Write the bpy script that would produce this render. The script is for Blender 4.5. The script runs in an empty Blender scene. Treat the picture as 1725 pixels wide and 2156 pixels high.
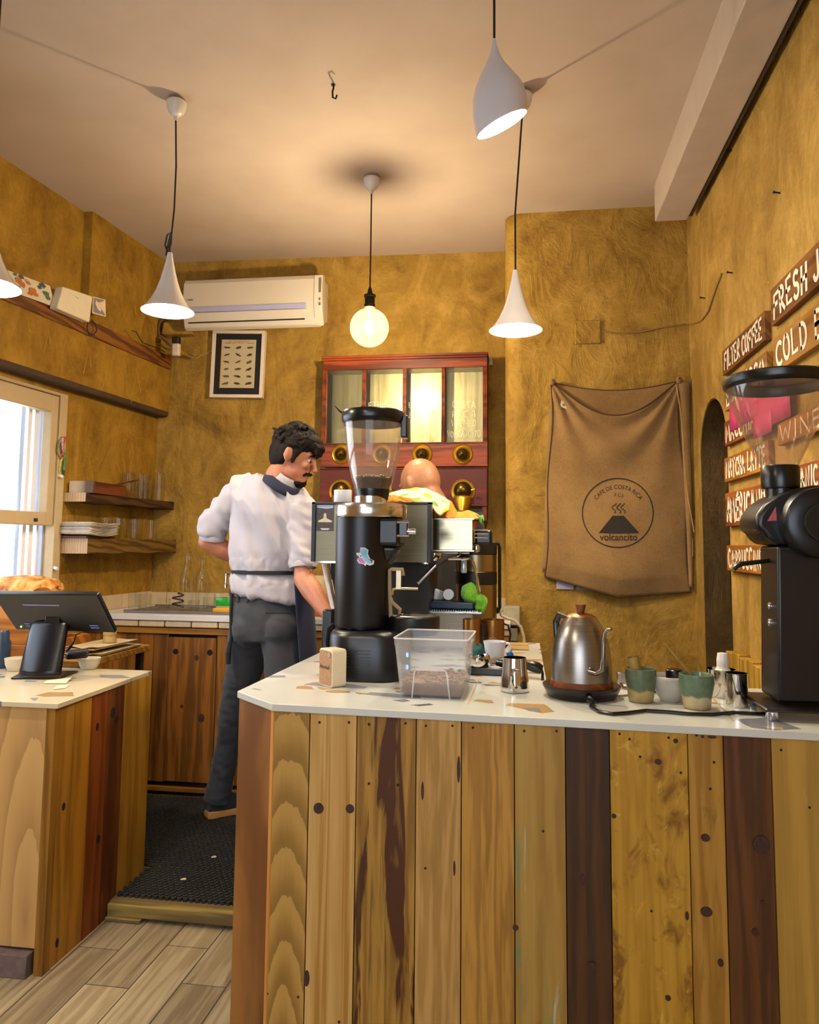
import bpy, bmesh, math, random
from mathutils import Vector as V, Matrix, noise
sc = bpy.context.scene
COL = sc.collection
RND = random.Random(11)
pi = math.pi
# ------------------------------------------------------------------ camera
F, CX, CY, EYE = 1600.0, 862.5, 1001.0, 1.33
ROLL, PITCH, YAW = 0.0097, math.atan(147 / 1600.0), -0.148
cf = V((math.sin(YAW) * math.cos(PITCH), math.cos(YAW) * math.cos(PITCH), math.sin(PITCH)))
r0 = V((math.cos(YAW), -math.sin(YAW), 0)); u0 = r0.cross(cf)
cr = r0 * math.cos(ROLL) + u0 * math.sin(ROLL)
cu = u0 * math.cos(ROLL) - r0 * math.sin(ROLL)
EYEP = V((0, 0, EYE))
cam = bpy.data.objects.new('camera', bpy.data.cameras.new('camera')); COL.objects.link(cam)
m = Matrix.Identity(4)
for i in range(3):
    m[i][0], m[i][1], m[i][2], m[i][3] = cr[i], cu[i], -cf[i], EYEP[i]
cam.matrix_world = m
cam.data.sensor_fit = 'HORIZONTAL'; cam.data.sensor_width = 36; cam.data.lens = 36 * F / 1725
cam.data.shift_y = -(1078 - CY) / 1725
cam.data.clip_start = .02
sc.camera = cam
def ray(px, py): return cr * ((px - CX) / F) - cu * ((py - CY) / F) + cf
def at(px, py, y): d = ray(px, py); return EYEP + d * (y / d.y)           # point of the view at world depth y
def atz(px, py, z): d = ray(px, py); return EYEP + d * ((z - EYE) / d.z)   # ... at height z
def atx(px, py, x): d = ray(px, py); return EYEP + d * (x / d.x)           # ... at side distance x
def atp(px, py, p, n): d = ray(px, py); return EYEP + d * ((V(p) - EYEP).dot(V(n)) / d.dot(V(n)))
def mpp(p): return (V(p) - EYEP).dot(cf) / F

# ------------------------------------------------------------------ materials
def lin(c):
    if isinstance(c, str):
        c = c.lstrip('#'); c = [int(c[i:i + 2], 16) / 255 for i in (0, 2, 4)]
        c = [x / 12.92 if x <= .04045 else ((x + .055) / 1.055) ** 2.4 for x in c]
    return (c[0], c[1], c[2], 1)
class NT:
    def __init__(s, name):
        s.m = bpy.data.materials.new(name); s.m.use_nodes = True
        s.t = s.m.node_tree; s.n = s.t.nodes; s.l = s.t.links
        s.b = s.n['Principled BSDF']; s.out = s.n['Material Output']
        s.tc = s.n.new('ShaderNodeTexCoord').outputs['Object']
    def add(s, kind, **kw):
        n = s.n.new('ShaderNode' + kind)
        for k, v in kw.items():
            if k.startswith('_'): setattr(n, k[1:], v)
            else:
                key = k.replace('__', ' ')
                inp = n.inputs[int(key[1:])] if key[0] == 'i' and key[1:].isdigit() else n.inputs[key]
                if hasattr(v, 'is_output') or isinstance(v, bpy.types.NodeSocket): s.l.new(v, inp)
                else: inp.default_value = v
        return n
    def mapping(s, scale=(1, 1, 1), loc=(0, 0, 0), rot=(0, 0, 0), vec=None):
        n = s.add('Mapping', Scale=scale, Location=loc, Rotation=rot); s.l.new(vec or s.tc, n.inputs['Vector']); return n.outputs[0]
    def noise(s, vec, scale=5, detail=4, rough=.55, dist=0):
        return s.add('TexNoise', Vector=vec, Scale=scale, Detail=detail, Roughness=rough, Distortion=dist).outputs['Fac']
    def ramp(s, fac, stops, interp='LINEAR'):
        n = s.add('ValToRGB', Fac=fac); e = n.color_ramp.elements; n.color_ramp.interpolation = interp
        while len(e) < len(stops): e.new(.5)
        for i, (p, c) in enumerate(stops): e[i].position = p; e[i].color = lin(c)
        return n.outputs['Color']
    def mix(s, fac, a, b, blend='MIX'):
        n = s.add('Mix', _data_type='RGBA', _blend_type=blend)
        for sock, v in ((n.inputs[0], fac), (n.inputs[6], a), (n.inputs[7], b)):
            if isinstance(v, bpy.types.NodeSocket): s.l.new(v, sock)
            elif isinstance(v, (int, float)): sock.default_value = v
            else: sock.default_value = lin(v)
        return n.outputs[2]
    def math(s, op, a, b=None):
        n = s.add('Math', _operation=op)
        for i, v in enumerate((a, b)):
            if v is None: continue
            if isinstance(v, bpy.types.NodeSocket): s.l.new(v, n.inputs[i])
            else: n.inputs[i].default_value = v
        return n.outputs[0]
    def col(s, c):
        if isinstance(c, bpy.types.NodeSocket): s.l.new(c, s.b.inputs['Base Color'])
        else: s.b.inputs['Base Color'].default_value = lin(c)
    def bump(s, h, strength=.3, dist=.01, prev=None):
        n = s.add('Bump', Height=h, Strength=strength, Distance=dist)
        if prev: s.l.new(prev, n.inputs['Normal'])
        s.l.new(n.outputs[0], s.b.inputs['Normal']); return n.outputs[0]
    def set(s, **kw):
        for k, v in kw.items():
            k = k.replace('_', ' ')
            if isinstance(v, bpy.types.NodeSocket): s.l.new(v, s.b.inputs[k])
            else: s.b.inputs[k].default_value = v
        return s.m
MC = {}
def plain(name, c, rough=.5, metal=0, var=.12, scale=30, bump=0, **kw):
    if name in MC: return MC[name]
    t = NT(name); n = t.noise(t.tc, scale, 3)
    c = lin(c)
    a = [x * (1 - var) for x in c[:3]]; b = [min(1, x * (1 + var)) for x in c[:3]]
    t.col(t.ramp(n, [(.3, a), (.7, b)]))
    if bump: t.bump(n, bump, .004)
    MC[name] = t.set(Roughness=rough, Metallic=metal, **kw); return MC[name]
def brushed(name, c, rough=.3, stretch=(1, 1, 60), var=.1):
    if name in MC: return MC[name]
    t = NT(name); n = t.noise(t.mapping(stretch), 12, 3); c = lin(c)
    t.col(t.ramp(n, [(.3, [x * (1 - var) for x in c[:3]]), (.7, [min(1, x * (1 + var)) for x in c[:3]])]))
    r = t.add('MapRange', Value=n); r.inputs[3].default_value = rough * .8; r.inputs[4].default_value = rough * 1.2
    MC[name] = t.set(Metallic=1.0, Roughness=r.outputs[0]); return MC[name]
def clear(name, tint=(1, 1, 1), haze=0.0, hazecol=(.8, .8, .8), gloss=.05, rough=.03):
    """thin clear wall: see-through, with the sheen of its surface and an optional milky share"""
    if name in MC: return MC[name]
    t = NT(name); t.n.remove(t.b)
    tr = t.add('BsdfTransparent', Color=lin(tint)); gl = t.add('BsdfGlossy', Roughness=rough)
    lw = t.add('LayerWeight', Blend=.35)
    r = t.add('MapRange', Value=lw.outputs['Facing']); r.inputs[3].default_value = gloss; r.inputs[4].default_value = min(.9, gloss + .55)
    pw = t.math('POWER', r.outputs[0], 1.6)
    mx = t.add('MixShader'); t.l.new(pw, mx.inputs[0]); t.l.new(tr.outputs[0], mx.inputs[1]); t.l.new(gl.outputs[0], mx.inputs[2])
    last = mx
    if haze:
        d = t.add('BsdfDiffuse', Color=lin(hazecol)); tl = t.add('BsdfTranslucent', Color=lin(hazecol))
        dd = t.add('MixShader', Fac=.45); t.l.new(d.outputs[0], dd.inputs[1]); t.l.new(tl.outputs[0], dd.inputs[2])
        nz = t.noise(t.tc, 6, 3); hz = t.math('MULTIPLY', t.math('ADD', nz, .5), haze)
        m2 = t.add('MixShader'); t.l.new(hz, m2.inputs[0]); t.l.new(mx.outputs[0], m2.inputs[1]); t.l.new(dd.outputs[0], m2.inputs[2]); last = m2
    t.l.new(last.outputs[0], t.out.inputs[0]); MC[name] = t.m; return t.m
def emit(name, c, s):
    if name in MC: return MC[name]
    t = NT(name); t.col((.8, .8, .8)); t.b.inputs['Emission Color'].default_value = lin(c)
    MC[name] = t.set(Emission_Strength=s); return t.m
def plaster(name, c, bumps=1.0, seed=0, dark=.42, light=1.45):
    t = NT(name); c = lin(c)[:3]; v = t.mapping(loc=(seed, seed * 2, seed * .7))
    n1 = t.noise(v, 2.2, 8, .66, 1.1); n2 = t.noise(t.mapping((1, 1, .55), rot=(.5, .4, .3), loc=(seed, 0, 0)), 5.5, 6, .65, 1.6); n3 = t.noise(v, 38, 5, .75)
    f = t.math('ADD', t.math('MULTIPLY', n1, .51), t.math('ADD', t.math('MULTIPLY', n2, .33), t.math('MULTIPLY', n3, .16)))
    dk = [c[0] * dark, c[1] * dark * .90, c[2] * dark * .7]; lt = [min(.9, c[0] * light), min(.9, c[1] * light * 1.03), min(.8, c[2] * light * 1.45)]
    colr = t.ramp(f, [(.34, dk), (.44, [c[0] * .74, c[1] * .70, c[2] * .6]), (.52, c), (.64, lt)])
    sc_ = t.noise(t.mapping((1.2, 1.2, 5), rot=(.7, .6, .2)), 7, 5, .75, 2.2)
    s2 = t.ramp(sc_, [(.60, (0, 0, 0)), (.70, (1, 1, 1))])
    colr = t.mix(t.math('MULTIPLY', s2, .45), colr, [min(.95, x * 1.35 + .06) for x in c])
    t.col(colr)
    b = t.bump(n3, .7 * bumps, .008); b = t.bump(n2, .7 * bumps, .03, b)
    return t.set(Roughness=.72, Specular_IOR_Level=.25)
def wood(name, c1, c2, wave=9, dist=4, amt=.5, cath=None, seed=0, streak=None, rough=.55, grain='z', fine=.5, curl=0, bstr=.15):
    if name in MC: return MC[name]
    t = NT(name); a = {'x': 0, 'y': 1, 'z': 2}[grain]
    sp = t.add('SeparateXYZ', Vector=t.tc).outputs
    o = [i for i in range(3) if i != a]
    u = t.math('ADD', sp[o[0]], t.math('MULTIPLY', sp[o[1]], .83))
    w = sp[a]
    cb = t.add('CombineXYZ', X=t.math('ADD', u, -cath[0] if cath else seed * 1.7), Z=t.math('ADD', w, seed * .9 if not cath else -cath[1])).outputs[0]
    n1 = t.noise(t.mapping((9, 9, .8), vec=cb), 1.2, 5, .6, .4)
    nf = t.noise(t.mapping((75, 75, 1.5), vec=cb), 1, 4, .65, .3)
    n2 = t.noise(t.mapping((5, 5, 2.2), loc=(4, 4, 4), vec=cb), 1.3, 4, .6, curl)
    wt = t.add('TexWave', Vector=t.mapping((1, 1, .16 if cath else .075), vec=cb), Scale=wave if cath else wave * .42, Distortion=dist if cath else dist * 2.3 + 2, Detail=4)
    wt.inputs['Detail Scale'].default_value = 1.4 if cath else 2.2; wt.inputs['Detail Roughness'].default_value = .6
    if cath: wt.wave_type = 'RINGS'; wt.rings_direction = 'SPHERICAL'; wt.wave_profile = 'SAW'
    wv = wt.outputs['Fac']
    f = t.math('ADD', t.math('MULTIPLY', wv, amt), t.math('ADD', t.math('MULTIPLY', n1, (1 - amt) * .7), t.math('ADD', t.math('MULTIPLY', nf, fine), t.math('MULTIPLY', n2, (1 - amt) * .3))))
    f = t.math('DIVIDE', f, 1 + fine)
    mid = [(x + y) / 2 for x, y in zip(lin(c1), lin(c2))][:3]
    colr = t.ramp(f, [(.30, [x * .82 for x in lin(c1)[:3]]), (.42, lin(c1)[:3]), (.52, mid), (.66, lin(c2)[:3])])
    if streak:
        for k, (sc_, lo, hi, scale) in enumerate(streak):
            ns = t.noise(t.mapping(scale, loc=(seed + k * 3.1, 2 + k, seed), vec=cb), 1, 4, .65, .7)
            colr = t.mix(t.ramp(ns, [(lo, (0, 0, 0)), (hi, (1, 1, 1))]), colr, sc_)
    t.col(colr); t.bump(nf, bstr, .003)
    MC[name] = t.set(Roughness=rough, Specular_IOR_Level=.3); return MC[name]

# ------------------------------------------------------------------ mesh builder
class MB:
    def __init__(s): s.bm = bmesh.new(); s.mi = 0
    def face(s, vs):
        try: f = s.bm.faces.new(vs)
        except ValueError: return None
        f.material_index = s.mi; return f
    def vs(s, pts): return [s.bm.verts.new(V(p)) for p in pts]
    def hexa(s, p):                                     # 8 corners: bottom 4 ccw, top 4 ccw
        v = s.vs(p)
        for q in ((3, 2, 1, 0), (4, 5, 6, 7), (0, 1, 5, 4), (1, 2, 6, 5), (2, 3, 7, 6), (3, 0, 4, 7)): s.face([v[i] for i in q])
        return s
    def bx(s, x0, x1, y0, y1, z0, z1, M=None):
        p = [(x0, y0, z0), (x1, y0, z0), (x1, y1, z0), (x0, y1, z0), (x0, y0, z1), (x1, y0, z1), (x1, y1, z1), (x0, y1, z1)]
        return s.hexa([M @ V(q) for q in p] if M else p)
    def loft(s, rings, closed=True, cap=True):
        rv = [s.vs(r) for r in rings]; n = len(rv[0])
        for a, b in zip(rv, rv[1:]):
            for i in range(n if closed else n - 1):
                j = (i + 1) % n; s.face([a[i], a[j], b[j], b[i]])
        if cap and closed: s.face(rv[0][::-1]); s.face(rv[-1])
        return s
    def lathe(s, prof, n=32, o=(0, 0, 0), M=None, a0=0, a1=2 * pi):
        """profile of (radius, height); radius 0 closes to a point"""
        o = V(o); full = abs(a1 - a0 - 2 * pi) < 1e-6; k = n if full else n + 1; rows = []
        for r, z in prof:
            if r < 1e-6: ps = [V((0, 0, z))]
            else: ps = [V((r * math.cos(a0 + (a1 - a0) * i / n), r * math.sin(a0 + (a1 - a0) * i / n), z)) for i in range(k)]
            rows.append(s.vs([(M @ p if M else p) + o for p in ps]))
        for a, b in zip(rows, rows[1:]):
            for i in range(n):
                j = (i + 1) % k
                if len(a) == 1 and len(b) == 1: break
                if len(a) == 1: s.face([a[0], b[j], b[i]])
                elif len(b) == 1: s.face([a[i], a[j], b[0]])
                else: s.face([a[i], a[j], b[j], b[i]])
        return s
    def tube(s, pts, r, n=10, cap=True):
        pts = [V(p) for p in pts]; rings = []; prev = None
        for i, p in enumerate(pts):
            t = (pts[min(i + 1, len(pts) - 1)] - pts[max(i - 1, 0)]).normalized()
            if prev is None:
                a = V((0, 0, 1)) if abs(t.z) < .9 else V((1, 0, 0)); x = t.cross(a).normalized()
            else: x = (prev - t * prev.dot(t)).normalized()
            prev = x; y = t.cross(x); rr = r[i] if isinstance(r, (list, tuple)) else r
            rings.append([p + (x * math.cos(2 * pi * k / n) + y * math.sin(2 * pi * k / n)) * rr for k in range(n)])
        return s.loft(rings, cap=cap)
    def cyl(s, a, b, r, r2=None, n=20): return s.tube([a, b], [r, r if r2 is None else r2], n)
    def ball(s, c, r, n=16, M=None):
        r = (r, r, r) if isinstance(r, (int, float)) else r; rows = n // 2
        D = Matrix.Diagonal((r[0], r[1], r[2])); R = (M.to_3x3() if M else Matrix.Identity(3)) @ D
        prof = [(math.sin(pi * i / rows), -math.cos(pi * i / rows)) for i in range(rows + 1)]; prof[0] = (0, -1); prof[-1] = (0, 1)
        return s.lathe(prof, n, c, R)
    def prism(s, poly, d0, d1, M=None, P=None):
        """2-D outline swept along a third axis; P maps (a, b, d) to a point"""
        P = P or (lambda a, b, d: V((a, b, d)))
        lo = s.vs([P(a, b, d0) for a, b in poly]); hi = s.vs([P(a, b, d1) for a, b in poly]); n = len(poly)
        s.face(lo[::-1]); s.face(hi)
        for i in range(n): j = (i + 1) % n; s.face([lo[i], lo[j], hi[j], hi[i]])
        return s
    def grid(s, fn, nu, nv):
        r = [[s.bm.verts.new(V(fn(i / nu, j / nv))) for i in range(nu + 1)] for j in range(nv + 1)]
        for j in range(nv):
            for i in range(nu): s.face([r[j][i], r[j][i + 1], r[j + 1][i + 1], r[j + 1][i]])
        return s
    def mesh(s, name='m'):
        bmesh.ops.recalc_face_normals(s.bm, faces=s.bm.faces)
        me = bpy.data.meshes.new(name); s.bm.to_mesh(me); s.bm.free(); return me
    def build(s, name, mats, parent=None, **kw): return link(name, s.mesh(name), mats, parent, **kw)
def xf(o): return Matrix.Translation(o.location) @ o.rotation_euler.to_matrix().to_4x4()
def link(name, me, mats, parent=None, W=False, smooth=35, bevel=0, seg=2, solid=0, base=False, subd=0):
    """one mesh object; W: the coordinates are the room's, not the parent's"""
    me.name = name
    for mt in (mats if isinstance(mats, (list, tuple)) else [mats]): me.materials.append(mt)
    if parent and W:
        M = xf(parent)
        if parent.parent: M = xf(parent.parent) @ M
        me.transform(M.inverted())
    o = bpy.data.objects.new(name, me); COL.objects.link(o)
    if parent: o.parent = parent
    elif base:
        c = [v.co for v in me.vertices]
        b = V(((min(v.x for v in c) + max(v.x for v in c)) / 2, (min(v.y for v in c) + max(v.y for v in c)) / 2, min(v.z for v in c)))
        me.transform(Matrix.Translation(-b)); o.location = b
    if smooth:
        for p in me.polygons: p.use_smooth = True
        me.set_sharp_from_angle(angle=math.radians(smooth))
    if solid: md = o.modifiers.new('solid', 'SOLIDIFY'); md.thickness = solid; md.offset = 0
    if bevel: md = o.modifiers.new('bevel', 'BEVEL'); md.width = bevel; md.segments = seg; md.limit_method = 'ANGLE'
    if subd: md = o.modifiers.new('subd', 'SUBSURF'); md.levels = md.render_levels = subd
    return o
def tag(o, label, cat, group=None):
    o['label'] = label; o['category'] = cat
    if group: o['group'] = group
    return o
def thing(name, label, cat, loc, rz=0, group=None):
    o = bpy.data.objects.new(name, None); COL.objects.link(o); o.empty_display_size = .05
    o.location = loc; o.rotation_euler = (0, 0, rz); return tag(o, label, cat, group)
def struct(o): o['kind'] = 'structure'; return o
def copy_thing(o, loc, label, group=None, rz=None):
    c = o.copy(); COL.objects.link(c); c.location = loc; c['label'] = label
    if group: c['group'] = group
    if rz is not None: c.rotation_euler = (0, 0, rz)
    for ch in list(o.children):
        d = ch.copy(); COL.objects.link(d); d.parent = c
        for g in list(ch.children):
            e = g.copy(); COL.objects.link(e); e.parent = d
    return c
def remesh(mb, voxel, it=4, fac=.5):
    me = mb.mesh('tmp'); o = bpy.data.objects.new('tmp', me); COL.objects.link(o)
    md = o.modifiers.new('r', 'REMESH'); md.mode = 'VOXEL'; md.voxel_size = voxel
    if it: md = o.modifiers.new('s', 'SMOOTH'); md.factor = fac; md.iterations = it
    dg = bpy.context.evaluated_depsgraph_get(); dg.update()
    out = bpy.data.meshes.new_from_object(o.evaluated_get(dg)); bpy.data.objects.remove(o); bpy.data.meshes.remove(me); return out
def text_mesh(body, size, align='CENTER', bold=0, shear=0, spacing=1.0):
    c = bpy.data.curves.new('t', 'FONT'); c.body = body; c.size = size; c.align_x = align; c.align_y = 'CENTER'; c.offset = bold; c.shear = shear; c.space_character = spacing
    o = bpy.data.objects.new('t', c); COL.objects.link(o); dg = bpy.context.evaluated_depsgraph_get(); dg.update()
    me = bpy.data.meshes.new_from_object(o.evaluated_get(dg)); bpy.data.objects.remove(o); bpy.data.curves.remove(c); return me
def map_mesh(me, fn):
    for v in me.vertices: v.co = fn(v.co.x, v.co.y)
    return me
# hand-painted capitals: strokes in a 1 x 1 box
def arc(cx, cy, rx, ry, a, b, n=9): return [(cx + rx * math.cos(math.radians(a + (b - a) * i / n)), cy + ry * math.sin(math.radians(a + (b - a) * i / n))) for i in range(n + 1)]
GL = {'A': [[(0, 0), (.45, 1), (.55, 1), (.95, 0)], [(.2, .35), (.8, .38)]], 'B': [[(.1, 0), (.1, 1)], [(.1, 1)] + arc(.4, .76, .4, .24, 80, -80) + [(.1, .52)], [(.1, .52)] + arc(.45, .26, .45, .26, 80, -80) + [(.1, 0)]],
 'C': [arc(.6, .5, .55, .5, 55, 305, 14)], 'D': [[(.1, 0), (.1, 1)], [(.1, 1)] + arc(.3, .5, .6, .5, 80, -80, 12) + [(.1, 0)]], 'E': [[(.85, 1), (.1, .96), (.1, 0), (.9, .03)], [(.1, .5), (.7, .53)]],
 'F': [[(.9, 1), (.1, .95), (.08, 0)], [(.1, .52), (.7, .56)]], 'G': [arc(.55, .5, .5, .5, 50, 340, 14) + [(.98, .45), (.6, .45)]], 'H': [[(.1, 0), (.1, 1)], [(.88, 0), (.88, 1)], [(.1, .5), (.88, .53)]],
 'I': [[(.5, 0), (.5, 1)]], 'J': [[(.75, 1), (.75, .3)] + arc(.42, .28, .33, .28, 0, -160)], 'K': [[(.1, 0), (.1, 1)], [(.85, 1), (.12, .5), (.9, 0)]], 'L': [[(.12, 1), (.1, .02), (.85, .06)]],
 'M': [[(0, 0), (.15, 1), (.5, .35), (.85, 1), (1, 0)]], 'N': [[(.08, 0), (.1, 1), (.85, 0), (.9, 1)]], 'O': [arc(.5, .5, .46, .5, 90, 450, 18)], 'P': [[(.1, 0), (.12, 1)], [(.12, 1)] + arc(.4, .74, .45, .26, 80, -80) + [(.12, .46)]],
 'R': [[(.1, 0), (.1, 1)], [(.1, 1)] + arc(.4, .75, .42, .25, 80, -80) + [(.12, .5), (.9, 0)]], 'S': [arc(.5, .75, .38, .25, 40, 250) + arc(.5, .25, .4, .26, 80, -150)], 'T': [[(.02, .96), (.98, 1)], [(.5, 1), (.48, 0)]],
 'U': [[(.1, 1), (.1, .35)] + arc(.5, .33, .4, .33, 180, 360) + [(.9, 1)]], 'V': [[(.02, 1), (.48, 0), (.98, 1)]], 'W': [[(0, 1), (.22, 0), (.5, .75), (.76, 0), (1, 1)]], 'É': [[(.85, .9), (.1, .88), (.1, 0), (.9, .03)], [(.1, .45), (.7, .48)], [(.4, 1.02), (.7, 1.14)]],
 '.': [[(.3, .0), (.36, .03)]], '-': [[(.1, .5), (.9, .5)]]}
def paint_text(mb, body, h, w, th, fn, gap=.35, jit=.06, seed=1):
    """brush lettering: h letter height, w letter width, th stroke width, fn maps (u, v) to a point"""
    rr = random.Random(seed); x = 0
    for ch in body:
        if ch == ' ': x += w * .75; continue
        cw = w * (.45 if ch in 'I.' else (1.25 if ch in 'MW' else 1)); dy = rr.uniform(-jit, jit) * h; sl = rr.uniform(-.08, .08)
        hs = h * rr.uniform(.92, 1.06)
        for st in GL.get(ch, GL['-']):
            p = [V((x + a * cw + sl * b * h, dy + b * hs)) for a, b in st]; L = []; Rr = []
            for i, q in enumerate(p):
                t = (p[min(i + 1, len(p) - 1)] - p[max(i - 1, 0)]).normalized(); nn = V((-t.y, t.x)) * th / 2
                e = t * th * .4 if i in (0, len(p) - 1) else V((0, 0)); e = -e if i == 0 else e
                L.append(q + nn + e); Rr.append(q - nn + e)
            lv = mb.vs([fn(a.x, a.y) for a in L]); rv = mb.vs([fn(a.x, a.y) for a in Rr])
            for i in range(len(p) - 1): mb.face([lv[i], rv[i], rv[i + 1], lv[i + 1]])
        x += cw + w * gap
    return x
def text_width(body, w, gap=.35):
    x = 0
    for ch in body: x += w * .75 if ch == ' ' else w * (.45 if ch in 'I.' else (1.25 if ch in 'MW' else 1)) + w * gap
    return x - w * gap
def look(a, b):
    """rotation taking z to the direction a -> b"""
    return (V(b) - V(a)).to_track_quat('Z', 'Y').to_matrix().to_4x4()
# ================================================================== the room
ZC = 3.1; XR = .845; YP = 3.955; PLAT = .055
ochre = plaster('ochre_plaster', '#9f7c31', seed=0)
ochre_l = plaster('ochre_plaster_left', '#98721f', seed=3)
ochre_r = plaster('ochre_plaster_right', '#a6833c', seed=6, dark=.62)
t = NT('ceiling_paint'); n = t.noise(t.tc, 3, 6); n2 = t.noise(t.tc, 60, 3)
t.col(t.ramp(n, [(.3, '#b3a08c'), (.7, '#bcaa97')])); t.bump(n2, .12, .003); ceil_m = t.set(Roughness=.8, Specular_IOR_Level=.2)
beam_m = plain('beam_paint', '#b5a593', .7, var=.06, scale=9, bump=.05)
def backY(x): return 4.40 + .035 * (x + 2.155)
ML = .085
def l0X(y): return -2.244 + ML * (y - 4.40)
def bandX(y): return -2.172 + ML * (y - 4.40)
def upX(y): return -2.262 + ML * (y - 4.40)
Y0 = -2.2                                           # the street front of the cafe
# floor of wood-look tiles
tm = []
for k, (a, b) in enumerate((('#8c7c60', '#a99a7b'), ('#80715a', '#a08f72'), ('#968566', '#b1a283'), ('#7a6a52', '#98896d'))):
    tm.append(wood('floor_tile_wood_%d' % k, a, b, wave=14, dist=5, amt=.3, seed=k * 2.3, grain='y', rough=.42, streak=[('#6b5c48', .55, .72, (14, 14, 1.6))]))
grout = plain('grout', '#4a4032', .8)
mb = MB(); mb.mi = 4; mb.bx(-3.2, 1.2, Y0 - .3, 4.7, -.1, -.0015)
tw, tl, g = .1425, .60, .0022
for c in range(-14, 16):
    x0 = -1.172 + c * tw; off = {0: 2.511, 1: 2.312, 2: 2.56, 3: 2.36}[c % 4] if c >= 0 else {0: 2.511, 1: 2.312, 2: 2.455, 3: 2.26}[c % 4]
    k0 = int((Y0 - off) / tl) - 1
    for k in range(k0, 5):
        ya = off + k * tl
        if ya > 4.4 or ya + tl < Y0: continue
        mb.mi = RND.randrange(4); mb.bx(x0 + g, x0 + tw - g, ya + g, ya + tl - g, -.0014, 0)
struct(mb.build('floor', tm + [grout], smooth=0))
struct(MB().bx(-3.2, 1.2, Y0 - .3, 4.9, ZC, ZC + .1).build('ceiling', ceil_m))
# back wall
mb = MB(); n = 8
def wall_strip(mb, P, Q, z0, z1, th, inward):          # a straight slab of wall between two plan points
    P = V((P[0], P[1], 0)); Q = V((Q[0], Q[1], 0)); d = (Q - P).normalized(); nrm = V((-d.y, d.x, 0)) * th * inward
    mb.hexa([P + V((0, 0, z0)), Q + V((0, 0, z0)), Q + nrm + V((0, 0, z0)), P + nrm + V((0, 0, z0)), P + V((0, 0, z1)), Q + V((0, 0, z1)), Q + nrm + V((0, 0, z1)), P + nrm + V((0, 0, z1))])
wall_strip(mb, (-2.7, backY(-2.7)), (.2, backY(.2)), 0, ZC, .12, 1)
struct(mb.build('wall_back', ochre))
# chimney breast with its rounded corner
xl = at(1064, 800, 3.99).x; rr = .09; poly = [(XR + .1, YP), (XR + .1, 4.75), (xl, 4.75)]
poly += [(xl + rr - rr * math.cos(a), YP + rr - rr * math.sin(a)) for a in [pi / 2 * i / 8 for i in range(9)]]
struct(MB().prism(poly, 0, ZC).build('wall_chimney', ochre))
# right wall with the arched niche
na = atx(1478, 1100, XR).y; nb = atx(1537, 1100, XR).y; nz = atx(1503, 836, XR).z; rad = (na - nb) / 2; zs = nz - rad; mid = (na + nb) / 2; dp = .16
mb = MB()
def rw(y0, y1, z0, z1): mb.bx(XR, XR + .25, y0, y1, z0, z1)
rw(Y0, nb, 0, ZC); rw(na, 4.75, 0, ZC)
NA = 16; pts = [(mid - rad * math.cos(pi * i / NA), zs + rad * math.sin(pi * i / NA)) for i in range(NA + 1)]
for (ya, za), (yb, zb) in zip(pts, pts[1:]):
    mb.hexa([(XR, ya, za), (XR + .25, ya, za), (XR + .25, yb, zb), (XR, yb, zb), (XR, ya, ZC), (XR + .25, ya, ZC), (XR + .25, yb, ZC), (XR, yb, ZC)])
struct(mb.build('wall_right', ochre_r, smooth=0))
niche_m = plaster('niche_shade_plaster', '#4e3a18', seed=9, dark=.7)  # deep shade of the recess put into a dark brown lining
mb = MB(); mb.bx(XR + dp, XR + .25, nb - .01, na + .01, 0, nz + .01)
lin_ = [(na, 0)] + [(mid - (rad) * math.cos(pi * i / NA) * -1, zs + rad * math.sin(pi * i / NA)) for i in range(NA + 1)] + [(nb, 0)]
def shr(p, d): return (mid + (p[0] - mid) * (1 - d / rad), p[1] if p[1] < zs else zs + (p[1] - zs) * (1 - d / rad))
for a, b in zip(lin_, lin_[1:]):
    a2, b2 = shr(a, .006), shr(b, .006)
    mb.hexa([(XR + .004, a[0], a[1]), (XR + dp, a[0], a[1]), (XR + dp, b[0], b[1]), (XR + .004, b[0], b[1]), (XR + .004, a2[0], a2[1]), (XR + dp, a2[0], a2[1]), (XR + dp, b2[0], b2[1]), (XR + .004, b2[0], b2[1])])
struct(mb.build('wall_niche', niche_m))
# ceiling beam
struct(MB().bx(.648, .80, Y0, 3.73, 2.92, ZC + .01).build('trim_1', beam_m, bevel=.004))
struct(MB().bx(.80, .818, Y0, 3.70, 2.925, 2.94).build('beam_gap_shade', plain('beam_shadow_strip', '#3a3026', .8), bevel=.002))  # dark strip painted in as the shadow between beam and wall
# left wall: window wall, thick band above it, upper wall with a pier
wy1 = atp(137, 900, (l0X(4.4), 4.4, 0), (1, -ML, 0)).y            # window's far jamb
wy0 = 1.75; wz1 = atp(136, 832, (l0X(4.4), 4.4, 0), (1, -ML, 0)).z; wz0 = .98
mb = MB()
def lw(f, y0, y1, z0, z1, th=.2): mb.hexa([(f(y0) - th, y0, z0), (f(y0), y0, z0), (f(y1), y1, z0), (f(y1) - th, y1, z0), (f(y0) - th, y0, z1), (f(y0), y0, z1), (f(y1), y1, z1), (f(y1) - th, y1, z1)])
BZ0, BZ1 = 2.118, 2.478
lw(l0X, wy1, 4.55, 0, BZ0 + .02); lw(l0X, Y0, wy0, 0, BZ0 + .02); lw(l0X, wy0, wy1, 0, wz0); lw(l0X, wy0, wy1, wz1, BZ0 + .02)
struct(mb.build('wall_left', ochre_l))
mb = MB()
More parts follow.
